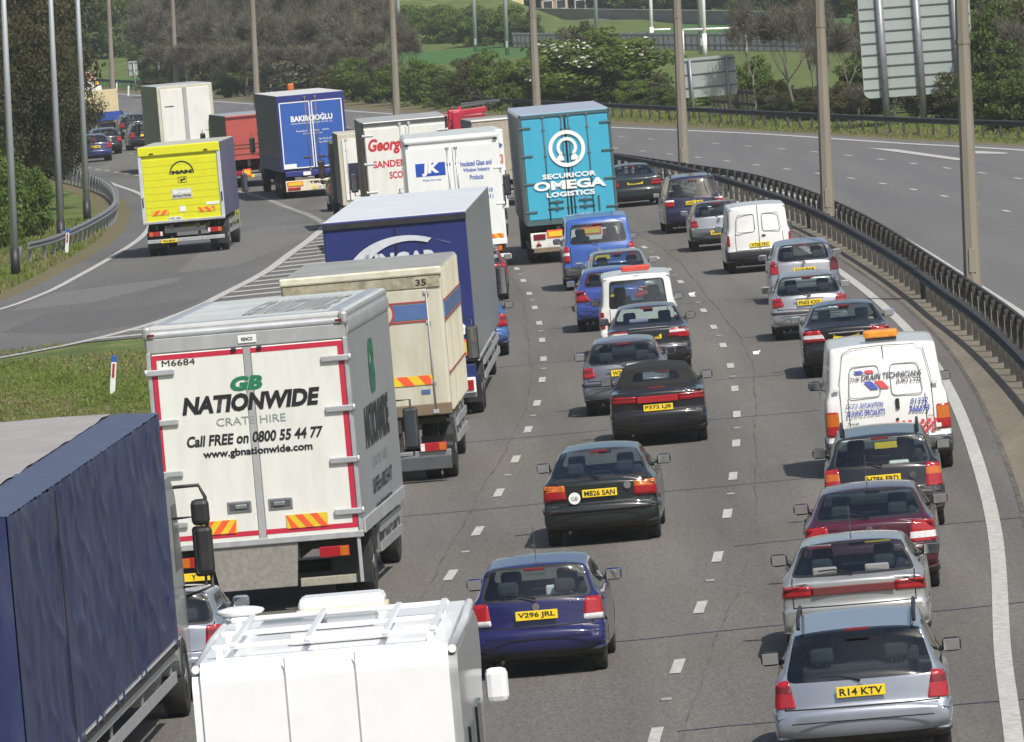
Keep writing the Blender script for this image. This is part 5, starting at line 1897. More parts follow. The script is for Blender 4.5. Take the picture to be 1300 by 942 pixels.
def hazard(t, x0, x1, z0, z1, y, flip=1, n=4):
    """red and yellow striped marker plate"""
    p = M().box(((x0 + x1) / 2, y, (z0 + z1) / 2), (x1 - x0, .01, z1 - z0), HZ_Y).build('hazard_plate', None, t)
    q = M()
    w_ = (x1 - x0) / n
    h = z1 - z0
    for i in range(n):
        if i % 2 == (0 if flip > 0 else 1) or n > 5: pass
    wv = (x1 - x0) / (n + .5)
    for i in range(n // 2 + 1):
        a = x0 + wv * (i * 2 + (.2 if flip > 0 else .6))
        pts = [(a, z0), (a + wv, z0), (a + wv + flip * h * .8, z1), (a + flip * h * .8, z1)]
        pts = [(min(max(x, x0), x1), z) for x, z in pts]
        if abs(pts[1][0] - pts[0][0]) + abs(pts[2][0] - pts[3][0]) < .02: continue
        q.poly([(x, y - .008, z) for x, z in pts], HZ_R)
    q.build('stripes', None, p)


def hinge(t, x, z, sx, L=.3, mt=STEEL, y=-.04, h=.055):
    q = M().box((x, y, z), (L, .035, h), mt, .012)
    q.cyl((x + sx * L * .45, y, z - .05), (x + sx * L * .45, y, z + .05), .025, mt, 8)
    q.build('door_hinge', None, t)


def bar(t, x, z0, z1, mt=STEEL, y=-.05, r=.016, keepers=2):
    q = M().cyl((x, y, z0), (x, y, z1), r, mt, 8)
    for k in range(keepers):
        z = z0 + (z1 - z0) * (k + .5) / keepers
        q.box((x, y + .01, z), (.09, .03, .06), mt, .008)
    for z in (z0, z1): q.box((x, y + .01, z), (.1, .05, .07), mt, .01)
    q.build('locking_bar', None, t)


RED_S = mat('red_stripe', (.5, .02, .055), .45, var=.05)
GRN_S = mat('green_lettering', (.01, .17, .08), .5, var=.05)
GRYT = mat('grey_lettering', (.25, .30, .28), .5)
ALU2 = mat('dull_aluminium', (.42, .43, .43), .5, .25, dirt=.35, dirtcol=(.25, .23, .18), scale=1.5, streak=4)
SIDEG = mat('silver_grey_side', (.40, .42, .43), .33, .35, var=.06, scale=.8, dirt=.2, dirtcol=(.25, .24, .2), streak=3)
ROOFW = mat('translucent_roof', (.50, .53, .50), .5, var=.12, scale=.6, dirt=.35, dirtcol=(.30, .29, .25))
TREAD = mat('tread_plate', (.30, .29, .26), .6, .3, var=.15, scale=14, dirt=.5, dirtcol=(.13, .11, .08))


def r_nation(t, W, H, zf):
    P = UV(W, H, zf)
    cap = M()
    pr = rpoly([(-.03, H - .17), (-.03, H - .10), (.10, H + .01), (.3, H + .01), (.3, H - .17)], .06)
    cap.prism([(a.x, a.y) for a in pr], 'x', -W / 2 + .05, W / 2 - .05, ALU)
    put(t, cap, 'roof_radius')
    for sx in (-1, 1):
        put(t, M().box((sx * (W / 2 - .03), .02, H - .09), (.13, .16, .2), ALU2, .05), 'corner_cap')
        put(t, M().box((sx * (W / 2 - .09), -.07, H - .12), (.1, .012, .035), DRED_L, .004), 'marker_lamp')
        e = M()
        pr = rpoly([(sx * (W / 2 + .025), H - .34), (sx * (W / 2 + .025), H - .12), (sx * (W / 2 - .1), H + .02), (sx * (W / 2 - .3), H + .02), (sx * (W / 2 - .3), H - .34)], .08)
        e.prism([(a.x, a.y) for a in pr], 'y', .1, 7.0, ALU)
        put(t, e, 'roof_edge_radius')
    put(t, M().box((0, -.01, H - .275), (W * .99, .05, .2), ALU2, .01), 'header_panel')
    lb = put(t, M().box((.02, -.045, H - .275), (.26, .01, .11), WHITEP, .004), 'maker_plate')
    text('RENCO', -.06, .10, H - .30, H - .25, -.054, INK, lb, 'lettering', bold=.03)
    zt, zb = H - .39, zf + .02
    for sx in (-1, 1):
        d = M().box((sx * W * .247, -.02, (zt + zb) / 2), (W * .455, .05, zt - zb), WHITE_T, .012)
        d = put(t, d, 'rear_door')
        x0, x1 = sx * .05, sx * (W / 2 - .07)
        a, b = min(x0, x1), max(x0, x1)
        q = M()
        q.box(((a + b) / 2, -.046, zt - .05), (b - a, .004, .07), RED_S)
        q.box(((a + b) / 2, -.046, zb + .13), (b - a, .004, .07), RED_S)
        q.box((x1 - sx * .035, -.046, (zt + zb) / 2 + .04), (.07, .006, zt - zb - .25), RED_S)
        q.build('red_border', None, d)
    put(t, M().box((0, -.02, (zt + zb) / 2), (.1, .06, zt - zb), ALU2, .004), 'centre_seal')
    fr = M()
    for sx in (-1, 1): fr.box((sx * (W / 2 - .03), -.02, (zt + zb) / 2), (.06, .06, zt - zb + .05), ALU, .008)
    fr.box((0, -.02, zb), (W, .07, .09), ALU, .01)
    put(t, fr, 'door_frame')
    for sx in (-1, 1):
        for v in (.205, .43, .66, .89):
            hinge(t, sx * (W / 2 - .17), P(0, v)[1], sx, .42, ALU, -.075, .085)
        q = M().box((sx * .29, -.055, P(0, .83)[1]), (.34, .02, .16), STEEL, .01)
        q.box((sx * .29, -.068, P(0, .83)[1]), (.28, .012, .10), GREYP, .006)
        q.box((sx * .27, -.078, P(0, .83)[1]), (.16, .03, .06), STEEL, .01)
        put(t, q, 'door_lock')
        put(t, M().box((sx * .18, -.06, zt - .02), (.07, .04, .05), BLACK, .01), 'door_stop')
        hazard(t, sx * .64 - .29, sx * .64 + .29, P(0, .945)[1], P(0, .885)[1], -.056, -sx, 5)

    def tt(s, u0, u1, v0, v1, mt_, **k):
        a, b = P(u0, v1), P(u1, v0)
        return text(s, a[0], b[0], a[1], b[1], -.053, mt_, t, **k)
    tt('M6684', .075, .24, .153, .18, INK)
    tt('GB', .405, .565, .25, .315, GRN_S, bold=.055, shear=.22)
    tt('NATIONWIDE', .155, .845, .325, .405, INK, bold=.05, shear=.22)
    tt('CRATE HIRE', .32, .665, .43, .465, GRYT)
    tt('Call FREE on 0800 55 44 77', .165, .845, .50, .55, INK, bold=.03, shear=.2)
    tt('www.gbnationwide.com', .24, .785, .568, .612, INK, bold=.03)
    # tail lift and lower gear
    q = M().box((-.22, .02, .73), (.1, .06, .4), CHASSIS)
    put(t, q, 'lift_ram')
    l = M().prism([(-.78, .98), (.48, .98), (.42, .34), (-.66, .34)], 'y', -.02, .05, TREAD)
    put(t, l, 'tail_lift')
    put(t, M().box((.86, .02, .38), (.78, .09, .12), mat('lichen_bar', (.32, .31, .25), .7, dirt=.6, dirtcol=(.14, .15, .05), scale=12), .01), 'rear_step')
    put(t, M().box((-.95, .02, .38), (.5, .09, .12), TREAD, .01), 'rear_step')
    for sx in (-1, 1): put(t, M().box((sx * (W / 2 - .08), .0, .65), (.05, .06, .66), ALU2, .01), 'rear_leg')
    # lettering on the right side and roof panels
    rm = Matrix.Translation((W / 2 + .006, 0, 0)) @ Matrix.Rotation(R(90), 4, 'Z')
    for (s, y0, y1, z0, z1, m_, k) in (('GB', 3.0, 3.9, H - 1.35, H - .55, GRN_S, dict(bold=.05, shear=.2)), ('NATIONWIDE', 1.5, 5.6, H - 2.05, H - 1.45, INK, dict(bold=.05, shear=.2)),
                                       ('CRATE HIRE', 2.3, 4.8, H - 2.35, H - 2.2, GRYT, {}), ('Call FREE on 0800 55 44 77', 2.0, 5.3, H - 2.72, H - 2.5, INK, dict(bold=.03, shear=.2)), ('www.gbnationwide.com', 2.3, 5.0, H - 2.98, H - 2.84, INK, dict(bold=.03))):
        text(s, y0, y1, z0, z1, -.003, m_, t, 'side_lettering', rotm=rm, **k)
    text('GB NATIONWIDE', -.2, 1.05, 1.2, 5.6, 0, mat('faded_grey', (.34, .36, .34), .7), t, 'roof_lettering', rotm=Matrix.Translation((0, 0, H + .012)) @ Matrix.Rotation(R(-90), 4, 'X'), bold=.02)
    put(t, M().box((W / 2 + .015, 3.5, zf + .12), (.03, 6.9, .2), ALU2, .01), 'side_rail')


W5 = 'x'
lorry('white box lorry with red border stripes, GB NATIONWIDE lettering and silver sides', 343, 779, 257, 404, 7.1, ALU2, SIDEG, ROOFW, rear=r_nation, zf=.98, rwheel=1.75, plate='Y', plx=-1.0, bev=.05, lz=.78, under=False, yaw=-0.024)
nat = [o for o in COL.objects if o.get('label', '').startswith('white box lorry with red border')][0]
for sx in (-1, 1):
    l = M().box((sx * .98, .02, .78), (.42, .08, .15), RED_L, .012).build('tail_light', None, nat)
    M().box((sx * 1.12, -.025, .78), (.12, .012, .13), AMB_L, .004).build('lens_segment', None, l)
number_plate(nat, 'Y', -1.02, -.03, .58)

CREAM = mat('dirty_cream', (.52, .50, .40), .6, var=.06, scale=1.2, dirt=.7, dirtcol=(.30, .26, .16), streak=5)
GRIME = mat('grimy_edge', (.35, .32, .23), .7, var=.3, scale=5, dirt=.8, dirtcol=(.07, .06, .035))
ROOFG = mat('grey_roof', (.30, .30, .28), .6, dirt=.5, dirtcol=(.15, .14, .1), scale=1)
REDL = mat('dull_red_line', (.33, .05, .05), .5)
BLUL = mat('faded_blue', (.07, .13, .30), .5, var=.1)


def r_beige(t, W, H, zf):
    P = UV(W, H, zf)
    put(t, M().box((0, -.01, H - .06), (W + .04, .09, .14), mat('pale_gutter', (.62, .60, .48), .6, dirt=.4, dirtcol=(.2, .18, .1)), .03), 'roof_gutter')
    put(t, M().box((0, .0, H - .24), (W * .98, .06, .2), GRIME, .01), 'header_panel')
    text('35', W * .34, W * .405, H - .30, H - .19, -.036, INK, t, bold=.02)
    put(t, M().box((-.08, -.015, (H - .34 + zf) / 2 + .06), (W * .86, .04, H - .5 - zf), CREAM, .01), 'rear_door')
    q = M()
    q.box((-.08, -.042, H - .74), (W * .86, .012, .26), BLUL)
    q.box((-.08, -.042, H - .575), (W * .86, .012, .03), REDL)
    q.box((-.08, -.042, H - .905), (W * .86, .012, .03), REDL)
    put(t, q, 'door_band')
    put(t, M().cyl((.28, -.03, H - .74), (.28, -.052, H - .74), .25, REDL, 24), 'round_emblem')
    put(t, M().cyl((.28, -.04, H - .74), (.28, -.06, H - .74), .21, CREAM, 24), 'emblem_centre')
    bar(t, W * .40, zf + .05, H - .42, ALU2)
    put(t, M().box((0, -.01, zf + .09), (W, .08, .2), mat('rusty_sill', (.18, .13, .08), .8, dirt=.6), .02), 'sill')
    for i in range(9): put(t, M().box((0, -.05, 0), (.02, .02, .02), GRIME), 'rivet') if False else None
    for sx in (-1, 1): hazard(t, sx * .62 - .5, sx * .62 + .5, zf + .52, zf + .68, -.045, -sx, 5)
    put(t, M().box((.95, -.045, zf + .40), (.15, .012, .07), BLUL), 'sticker')
    put(t, M().box((0, .25, .62), (W * .96, .05, .06), GREYP), 'rear_panel')
    put(t, M().box((0, .02, .33), (W * .94, .12, .24), GREYP, .02), 'rear_valance')
    q = M()
    for y in np.arange(.25, 6.6, .55): q.box((W / 2 + .01, y, (H + zf) / 2), (.04, .05, H - zf - .1), CREAM, .006)
    put(t, q, 'side_rib')
    q = M()
    for z, h, m_ in ((H - .74, .26, BLUL), (H - .575, .03, REDL), (H - .905, .03, REDL), (zf + .7, .03, REDL)): q.box((W / 2 + .012, 3.4, z), (.036, 6.6, h), m_)
    put(t, q, 'side_band')


lorry('dirty cream box lorry with a blue and red band and the number 35', 481, 619, 204, 346, 6.8, CREAM, CREAM, ROOFG, rear=r_beige, zf=1.15, rwheel=1.2, bev=.06, lz=.60, plate='', bmat=GALV, yaw=-.004)

NAVYT = mat('navy_curtain', (.012, .022, .13), .5, var=.15, scale=1.2, bump=.15, bscale=2)
GREYC2 = mat('grey_curtain', (.22, .23, .25), .3, .2, var=.12, scale=1, bump=.3, bscale=3)
TARPW = mat('white_tarp_roof', (.62, .64, .66), .45, var=.06, scale=.7, bump=.3, bscale=1.5)


def arc_pts(cx, cz, rx, rz, a0, a1, n):
    return [(cx + rx * math.cos(R(a0 + (a1 - a0) * i / n)), cz + rz * math.sin(R(a0 + (a1 - a0) * i / n))) for i in range(n + 1)]


def swoosh(t, y, outer, inner, mt, name='swoosh_emblem'):
    q = M()
    for i in range(len(outer) - 1):
        q.poly([(outer[i][0], y, outer[i][1]), (outer[i + 1][0], y, outer[i + 1][1]), (inner[i + 1][0], y, inner[i + 1][1]), (inner[i][0], y, inner[i][1])], mt)
    return put(t, q, name)


def r_ungar(t, W, H, zf):
    P = UV(W, H, zf)
    put(t, M().box((0, -.02, H - .10), (W, .05, .10), BLACK), 'top_beam')
    put(t, M().box((.0, -.01, (H + zf) / 2 - .1), (.03, .03, H - zf - .25), INK), 'centre_gap')
    LG = mat('pale_lettering', (.55, .57, .62), .5)
    o = arc_pts(.15, H - 1.15, 1.15, .78, 175, 62, 16)
    i_ = arc_pts(.24, H - 1.24, .95, .76, 178, 60, 16)
    i_[-1] = o[-1]
    o2 = o + [(1.0, H - .66)]
    swoosh(t, -.028, o + [(1.05, H - .58)], i_ + [(1.05, H - .585)], LG)
    text('UNGAR', -.62, .78, H - 1.02, H - .68, -.028, LG, t, bold=.05)
    text('LOGISTICS 95', .2, 1.1, zf + 1.15, zf + 1.3, -.028, LG, t, bold=.04)
    c = put(t, M().cyl((1.08, -.02, zf + .62), (1.08, -.035, zf + .62), .13, WHITEP, 20), 'speed_disc')
    text('70', 1.01, 1.15, zf + .57, zf + .67, -.042, INK, c, 'disc_number', bold=.03)
    for x in (1.0, -1.0):
        b = put(t, M().box((x, -.02, zf + .27), (.46, .02, .32), HZ_R, .01), 'long_vehicle_plate')
        put(b, M().box((x, -.035, zf + .27), (.36, .01, .22), HZ_Y), 'plate_centre')
    put(t, M().box((0, .05, .86), (W * .96, .1, .4), NAVYT, .02), 'rear_skirt')
    put(t, M().box((.95, -.02, .66), (.7, .1, .30), WHITEP, .02), 'lamp_surround')
    put(t, M().box((.95, -.08, .66), (.62, .03, .2), RED_L, .01), 'lamp_cluster')
    put(t, M().box((-.95, -.02, .66), (.7, .1, .30), WHITEP, .02), 'lamp_surround')
    put(t, M().box((-.95, -.08, .66), (.62, .03, .2), RED_L, .01), 'lamp_cluster')
    q = M()
    q.box((W / 2 + .01, 5.5, zf + .02), (.03, 11, .05), ALU2)
    put(t, q, 'curtain_rail')


lorry('navy blue curtain-sided lorry with a pale swoosh over the letters UNGAR and a white roof', 523, 540, 183, 274.5, 16.0, NAVYT, GREYC2, TARPW, rear=r_ungar, name='curtain_lorry', zf=1.12, rwheel=2.4, axles=2, yaw=-.006, lz=.66, bmat=GALV)

JKW = mat('clean_white_body', (.74, .76, .74), .38, coat=.3, var=.03, dirt=.12, dirtcol=(.45, .44, .4), streak=5)


def r_jk(t, W, H, zf):
    P = UV(W, H, zf)
    put(t, M().box((0, 0, H - .1), (W * .98, .12, .14), JKW, .05), 'roof_radius')
    for sx in (-1, 1):
        put(t, M().box((sx * W * .245, -.02, (H - .28 + zf) / 2), (W * .47, .04, H - .34 - zf), JKW, .01), 'rear_door')
        put(t, M().box((sx * (W / 2 - .1), -.06, H - .2), (.12, .02, .06), BLACK), 'marker_lamp')
        bar(t, sx * .12, zf + .15, H - .35, STEEL, -.05, .02, 3)
        hazard(t, sx * .95 - .3, sx * .95 + .3, zf + .14, zf + .26, -.045, -sx, 5)
    BL = mat('logo_blue', (.01, .06, .38), .5)
    b = M().box((-.62, -.044, H - .90), (.82, .008, .36), BL).build('logo_block', None, t)
    text('JK', -.86, -.38, H - 1.08, H - .72, -.05, WHITEP, b, 'logo_letters', bold=.06, shear=.1)
    text('UK', -.16, -.04, H - .84, H - .76, -.046, BL, t)
    text('Melia Services', -.85, -.35, H - 1.22, H - 1.16, -.046, BL, t)
    text('Insulated Glass and', .22, 1.08, H - .90, H - .75, -.046, BL, t, bold=.02)
    text('Window Industry', .28, 1.02, H - 1.09, H - .95, -.046, BL, t, bold=.02)
    text('Products', .45, .82, H - 1.28, H - 1.14, -.046, BL, t, bold=.02)
    text('01733 313 2010', .2, 1.05, H - 1.66, H - 1.54, -.046, BL, t, bold=.02)
    text('01733 313 2011', .2, 1.05, H - 1.84, H - 1.72, -.046, BL, t, bold=.02)
    put(t, M().box((0, -.03, zf + .03), (W, .08, .14), JKW, .01), 'sill')
    hinge(t, W / 2 - .1, H - 1.0, 1, .22, JKW); hinge(t, W / 2 - .1, H - 2.0, 1, .22, JKW)


lorry('clean white box lorry with a blue and white letter block and window-industry lettering', 587, 352, 122, 171, 6.5, JKW, JKW, mat('pale_grey_roof', (.5, .53, .5), .5), rear=r_jk, zf=.85, rwheel=1.4, bev=.08, bmat=JKW, lz=.7)

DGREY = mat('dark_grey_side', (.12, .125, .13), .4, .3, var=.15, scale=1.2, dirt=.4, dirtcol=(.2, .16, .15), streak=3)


def r_george(t, W, H, zf):
    RS = mat('signwriter_red', (.5, .02, .03), .5, var=.05)
    for sx in (-1, 1):
        put(t, M().box((sx * W * .24, -.02, (H - .2 + zf) / 2), (W * .45, .04, H - .24 - zf), WHITE_T, .01), 'rear_door')
        bar(t, sx * .14, zf + .1, H - .12, ALU2, -.05, .02, 3)
    fr = M()
    for sx in (-1, 1): fr.box((sx * (W / 2 - .035), -.01, (H + zf) / 2), (.07, .05, H - zf), BLACK)
    fr.box((0, -.01, H - .08), (W, .05, .1), GREYP)
    put(t, fr, 'door_frame')
    for v in (.14, .43, .72):
        for sx in (-1, 1): hinge(t, sx * (W / 2 - .18), H - (H - zf) * v, sx, .34, ALU)
    text('George', -1.16, .0, H - 1.02, H - .52, -.045, RS, t, bold=.04, shear=.25)
    text('R ALLEN', .2, 1.05, H - .95, H - .62, -.045, RS, t, bold=.03, shear=.2)
    text('SANDEN', -1.05, -.03, H - 1.42, H - 1.20, -.045, RS, t, bold=.03)
    text('DEAN', .2, .95, H - 1.42, H - 1.20, -.045, RS, t, bold=.03)
    text('SCOT', -.58, -.04, H - 1.78, H - 1.56, -.045, RS, t, bold=.03)
    q = M()
    for y in (2.2, 3.0, 4.4, 5.2): q.box((-W / 2 - .004, y, (H + zf) / 2), (.006, .3, H - zf - .8), mat('faded_red', (.22, .06, .06), .6))
    put(t, q, 'side_stripe')


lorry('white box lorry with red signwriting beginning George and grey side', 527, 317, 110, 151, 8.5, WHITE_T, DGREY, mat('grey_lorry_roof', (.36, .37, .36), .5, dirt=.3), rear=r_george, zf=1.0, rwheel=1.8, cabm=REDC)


def r_cream(t, W, H, zf):
    put(t, M().box((0, -.02, (H + zf) / 2), (W * .86, .04, H - zf - .35), WHITE_T, .01), 'rear_door')
    bar(t, -W / 2 + .28, zf + .1, H - .2, ALU2, -.05, .018, 3)
    put(t, M().box((-.6, -.05, H - 1.45), (.36, .03, .9), mat('dark_blue_cover', (.01, .012, .04), .6), .06), 'dark_cover')


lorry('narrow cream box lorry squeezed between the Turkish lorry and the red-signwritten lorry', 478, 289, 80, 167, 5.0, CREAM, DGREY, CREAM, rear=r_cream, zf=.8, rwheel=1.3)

BLUB = mat('bright_blue_doors', (.025, .10, .40), .4, coat=.2, var=.06, dirt=.15)
GREYTARP = mat('grey_tarpaulin', (.13, .135, .14), .55, var=.1, scale=1, bump=.3, bscale=2)
NAVYR = mat('navy_frame', (.02, .03, .18), .45)


def r_bakir(t, W, H, zf):
    zt, zb = H - .28, zf + .1
    for sx in (-1, 1):
        d = put(t, M().box((sx * W * .235, -.02, (zt + zb) / 2), (W * .45, .04, zt - zb), BLUB, .01), 'rear_door')
        q = M()
        x0, x1 = sx * .045, sx * (W * .46 - .01)
        for x in (x0, x1): q.box((x, -.045, (zt + zb) / 2), (.04, .01, zt - zb), WHITEP)
        for z in (zt - .02, zb + .02): q.box(((x0 + x1) / 2, -.045, z), (abs(x1 - x0), .01, .04), WHITEP)
        q.build('white_edging', None, d)
        bar(t, sx * .2, zb - .08, zt + .15, mat('brown_bar', (.2, .16, .14), .6), -.05, .014, 3)
        put(t, M().box((sx * (W * .46 - .26), -.048, zb + .1), (.46, .01, .18), WHITEP), 'reflective_strip')
        put(t, M().box((sx * .28, -.06, zb + .42), (.3, .04, .05), GREYP, .01), 'door_handle')
    text('BAKIRCIOGLU', -.80, .82, zt - .78, zt - .55, -.05, WHITEP, t, bold=.04)
    text('˘', .40, .50, zt - .54, zt - .51, -.05, WHITEP, t, bold=.04)
    text('ULUSLARARASI TASIMACILIK VE TIC. A.S.', -.80, .82, zt - .88, zt - .82, -.05, WHITEP, t)
    text('Istanbul   Ankara   Izmir', -.62, .66, zt - 1.18, zt - 1.11, -.05, WHITEP, t)
    text('Mersin Gaziantep', -.36, .38, zt - 1.30, zt - 1.24, -.05, WHITEP, t)
    text('Tel 0212 679 07 4', .2, 1.0, zt - 1.54, zt - 1.47, -.05, WHITEP, t)
    text('Fax 0212 679 17', .2, 1.0, zt - 1.66, zt - 1.59, -.05, WHITEP, t)
    text('TR', .78, 1.02, zb + .52, zb + .72, -.05, WHITEP, t, bold=.05)
    put(t, M().box((0, .02, .95), (W * .9, .1, .2), NAVYR, .02), 'rear_beam')
    put(t, M().box((-.35, -.04, .93), (.3, .03, .14), WHITEP, .01), 'small_plate')
    bb = put(t, M().box((0, .0, .48), (W * .92, .08, .42), mat('cream_bumper', (.68, .64, .48), .5, dirt=.3), .02), 'rear_bumper')
    put(t, M().box((-W * .32, -.05, .56), (.62, .02, .2), HZ_R, .01), 'long_vehicle_plate')
    put(t, M().box((-W * .32, -.064, .56), (.54, .012, .13), HZ_Y), 'plate_centre')
    text('TIRSAN', -.30, .62, .53, .63, -.045, INK, t, bold=.06)
    put(t, M().box((-W * .34, -.05, .37), (.5, .03, .11), RED_L, .01), 'lamp_cluster')
    put(t, M().box((W * .44, -.03, .58), (.12, .03, .16), AMB_L, .01), 'side_marker')
    number_plate(t, '34 TU 4202', .35, -.05, .38, .72, .12, WPLATE)
    put(t, M().box((-.10, -.05, .38), (.14, .02, .12), PLATE), 'country_plate')
    put(t, M().box((-W / 2 - .012, 5.5, zf + .25), (.02, 11, .5), NAVYR), 'side_board')
    put(t, M().box((.2, 12.9, H + .12), (.26, .2, .3), AMB_L, .05), 'cab_beacon')


bk = lorry('bright blue Turkish curtain lorry with white lettering and white door edging', 404, 250, 86.5, 118, 12.5, NAVYR, GREYTARP, mat('white_lorry_roof', (.6, .6, .57), .5), rear=r_bakir, name='curtain_lorry', zf=1.05, rwheel=2.2, axles=3, yaw=0.0,
      under=False, cabm=NAVYR, guards=False)

REDT = mat('red_tarpaulin', (.40, .075, .06), .5, var=.1, bump=.2, bscale=2)


def r_red(t, W, H, zf):
    put(t, M().tube([(-W / 2, -.05, H - .1), (W / 2, -.05, H - .08)], .02, BLACK, 5), 'tarp_cord')
    q = M()
    for z in (zf + .25, zf + .5, zf + .65): q.tube([(-W / 2 + .1, -.03, z), (W / 2 - .1, -.03, z)], .012, DGREY, 4)
    put(t, q, 'strap')
    put(t, M().box((-.55, -.06, .62), (.36, .03, .3), HZ_R, .01), 'long_vehicle_plate')
    put(t, M().box((-.55, -.08, .62), (.26, .02, .2), HZ_Y), 'plate_centre')


lorry('red tarpaulin lorry with dark side between the yellow and the bright blue lorry', 332, 237, 78, 144, 8.0, REDT, DGREY, mat('mid_grey_roof', (.3, .32, .34), .5), rear=r_red, zf=1.15, rwheel=1.5, lane=L0f, yaw=0.0, cabm=REDC)


def r_white(t, W, H, zf):
    for sx in (-1, 1):
        put(t, M().box((sx * W * .23, -.02, (H + zf) / 2), (W * .42, .04, H - zf - .3), WHITE_T, .01), 'rear_door')
    put(t, M().box((0, -.05, (H + zf) / 2), (.18, .06, H - zf - .2), ALU2, .01), 'centre_seal')
    put(t, M().box((-.75, -.045, H - .95), (.42, .01, .05), GREYP), 'small_notice')


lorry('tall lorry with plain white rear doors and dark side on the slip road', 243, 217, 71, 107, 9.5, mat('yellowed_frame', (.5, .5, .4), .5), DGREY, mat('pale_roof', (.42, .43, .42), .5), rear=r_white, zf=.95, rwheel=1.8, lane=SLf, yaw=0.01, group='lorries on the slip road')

YEL = mat('acid_yellow', (.66, .66, .012), .4, coat=.2, var=.04)
SLATE = mat('slate_blue_side', (.12, .12, .22), .4, .2, var=.2, scale=1)


def r_man(t, W, H, zf):
    zt, zb = H - .42, zf
    h = M().box((0, -.02, H - .14), (W * .99, .12, .3), YEL, .03)
    put(t, h, 'header_panel')
    for x in (-W * .33, W * .33): put(t, M().box((x, -.09, H - .22), (.13, .02, .04), DRED_L), 'marker_lamp')
    for sx in (-1, 1):
        put(t, M().box((sx * (W / 2 - .055), -.02, (zt + zb) / 2 + .1), (.11, .06, zt - zb + .2), mat('pale_frame', (.5, .53, .58), .45), .01), 'door_post')
        put(t, M().box((sx * (W / 2 - .055), -.06, zb + .65), (.04, .03, .3), BLACK), 'grab_handle')
    d = M()
    n = 9
    for i in range(n):
        z0 = zb + (zt - zb) * i / n
        d.box((0, -.005, z0 + (zt - zb) / n / 2), (W * .9, .03, (zt - zb) / n - .008), YEL, .004)
    put(t, d, 'roller_door')
    q = M()
    a = arc_pts(.05, zt - .52, .40, .42, 0, 180, 20)
    b = arc_pts(.05, zt - .52, .36, .38, 0, 180, 20)
    for i in range(20): q.poly([(a[i][0], -.03, a[i][1]), (a[i + 1][0], -.03, a[i + 1][1]), (b[i + 1][0], -.03, b[i + 1][1]), (b[i][0], -.03, b[i][1])], INK)
    put(t, q, 'arc_emblem')
    text('MAN', -.28, .38, zt - .52, zt - .40, -.03, INK, t, bold=.08)
    q = M()
    for (x, z, w_, h_) in ((.05, zt - .62, .26, .012), (.05, zt - .80, .26, .012), (-.08, zt - .71, .012, .19), (.18, zt - .71, .012, .19), (.06, zt - .71, .16, .04), (.02, zt - .75, .05, .05), (.12, zt - .67, .05, .03)): q.box((x, -.028, z), (w_, .006, h_), INK)
    put(t, q, 'badge_outline')
    b_ = put(t, M().box((0, -.028, zt - 1.15), (.66, .008, .32), mat('pale_sticker', (.55, .55, .5), .5), 0, Matrix.Identity(4)), 'sticker')
    text('Stream', -.30, .30, zt - 1.14, zt - 1.02, -.036, WHITEP, b_, bold=.04, shear=.15)
    text('EVOLUTION', -.30, .30, zt - 1.27, zt - 1.19, -.036, INK, b_, bold=.05, shear=.15)
    put(t, M().box((-.02, -.03, zb + .35), (.18, .01, .18), WHITEP), 'small_label')
    put(t, M().box((W * .36, -.03, zb + .46), (.42, .01, .09), WHITEP), 'small_label')
    for sx in (-1, 1): hazard(t, sx * .75 - .27, sx * .75 + .27, zb + .2, zb + .36, -.03, -sx, 4)
    put(t, M().box((0, -.02, zb - .03), (W, .1, .08), ALU, .01), 'sill')
    number_plate(t, 'W321 HRX', -.28, -.06, zb + .06, .42, .12, WPLATE)
    put(t, M().box((0, .05, .80), (W * .5, .1, .16), GREYP), 'tow_beam')


lorry('bright yellow roller-door lorry with a black arc emblem reading MAN on the slip road', 238, 323, 105, 183.5, 7.0, YEL, SLATE, mat('cream_roof', (.45, .44, .36), .55), rear=r_man, zf=1.12, rwheel=1.3, lane=SRf, yaw=-.012, plate='W3 MAN', plx=-.55, group='lorries on the slip road', lz=.72, bmat=ALU, cabm=YEL)

TURQ = mat('turquoise_doors', (.045, .36, .52), .45, coat=.15, var=.06, scale=1, dirt=.25, dirtcol=(.05, .2, .26), streak=5)
DTURQ = mat('grimy_bar', (.05, .10, .11), .6, dirt=.5, dirtcol=(.12, .08, .05), scale=10)


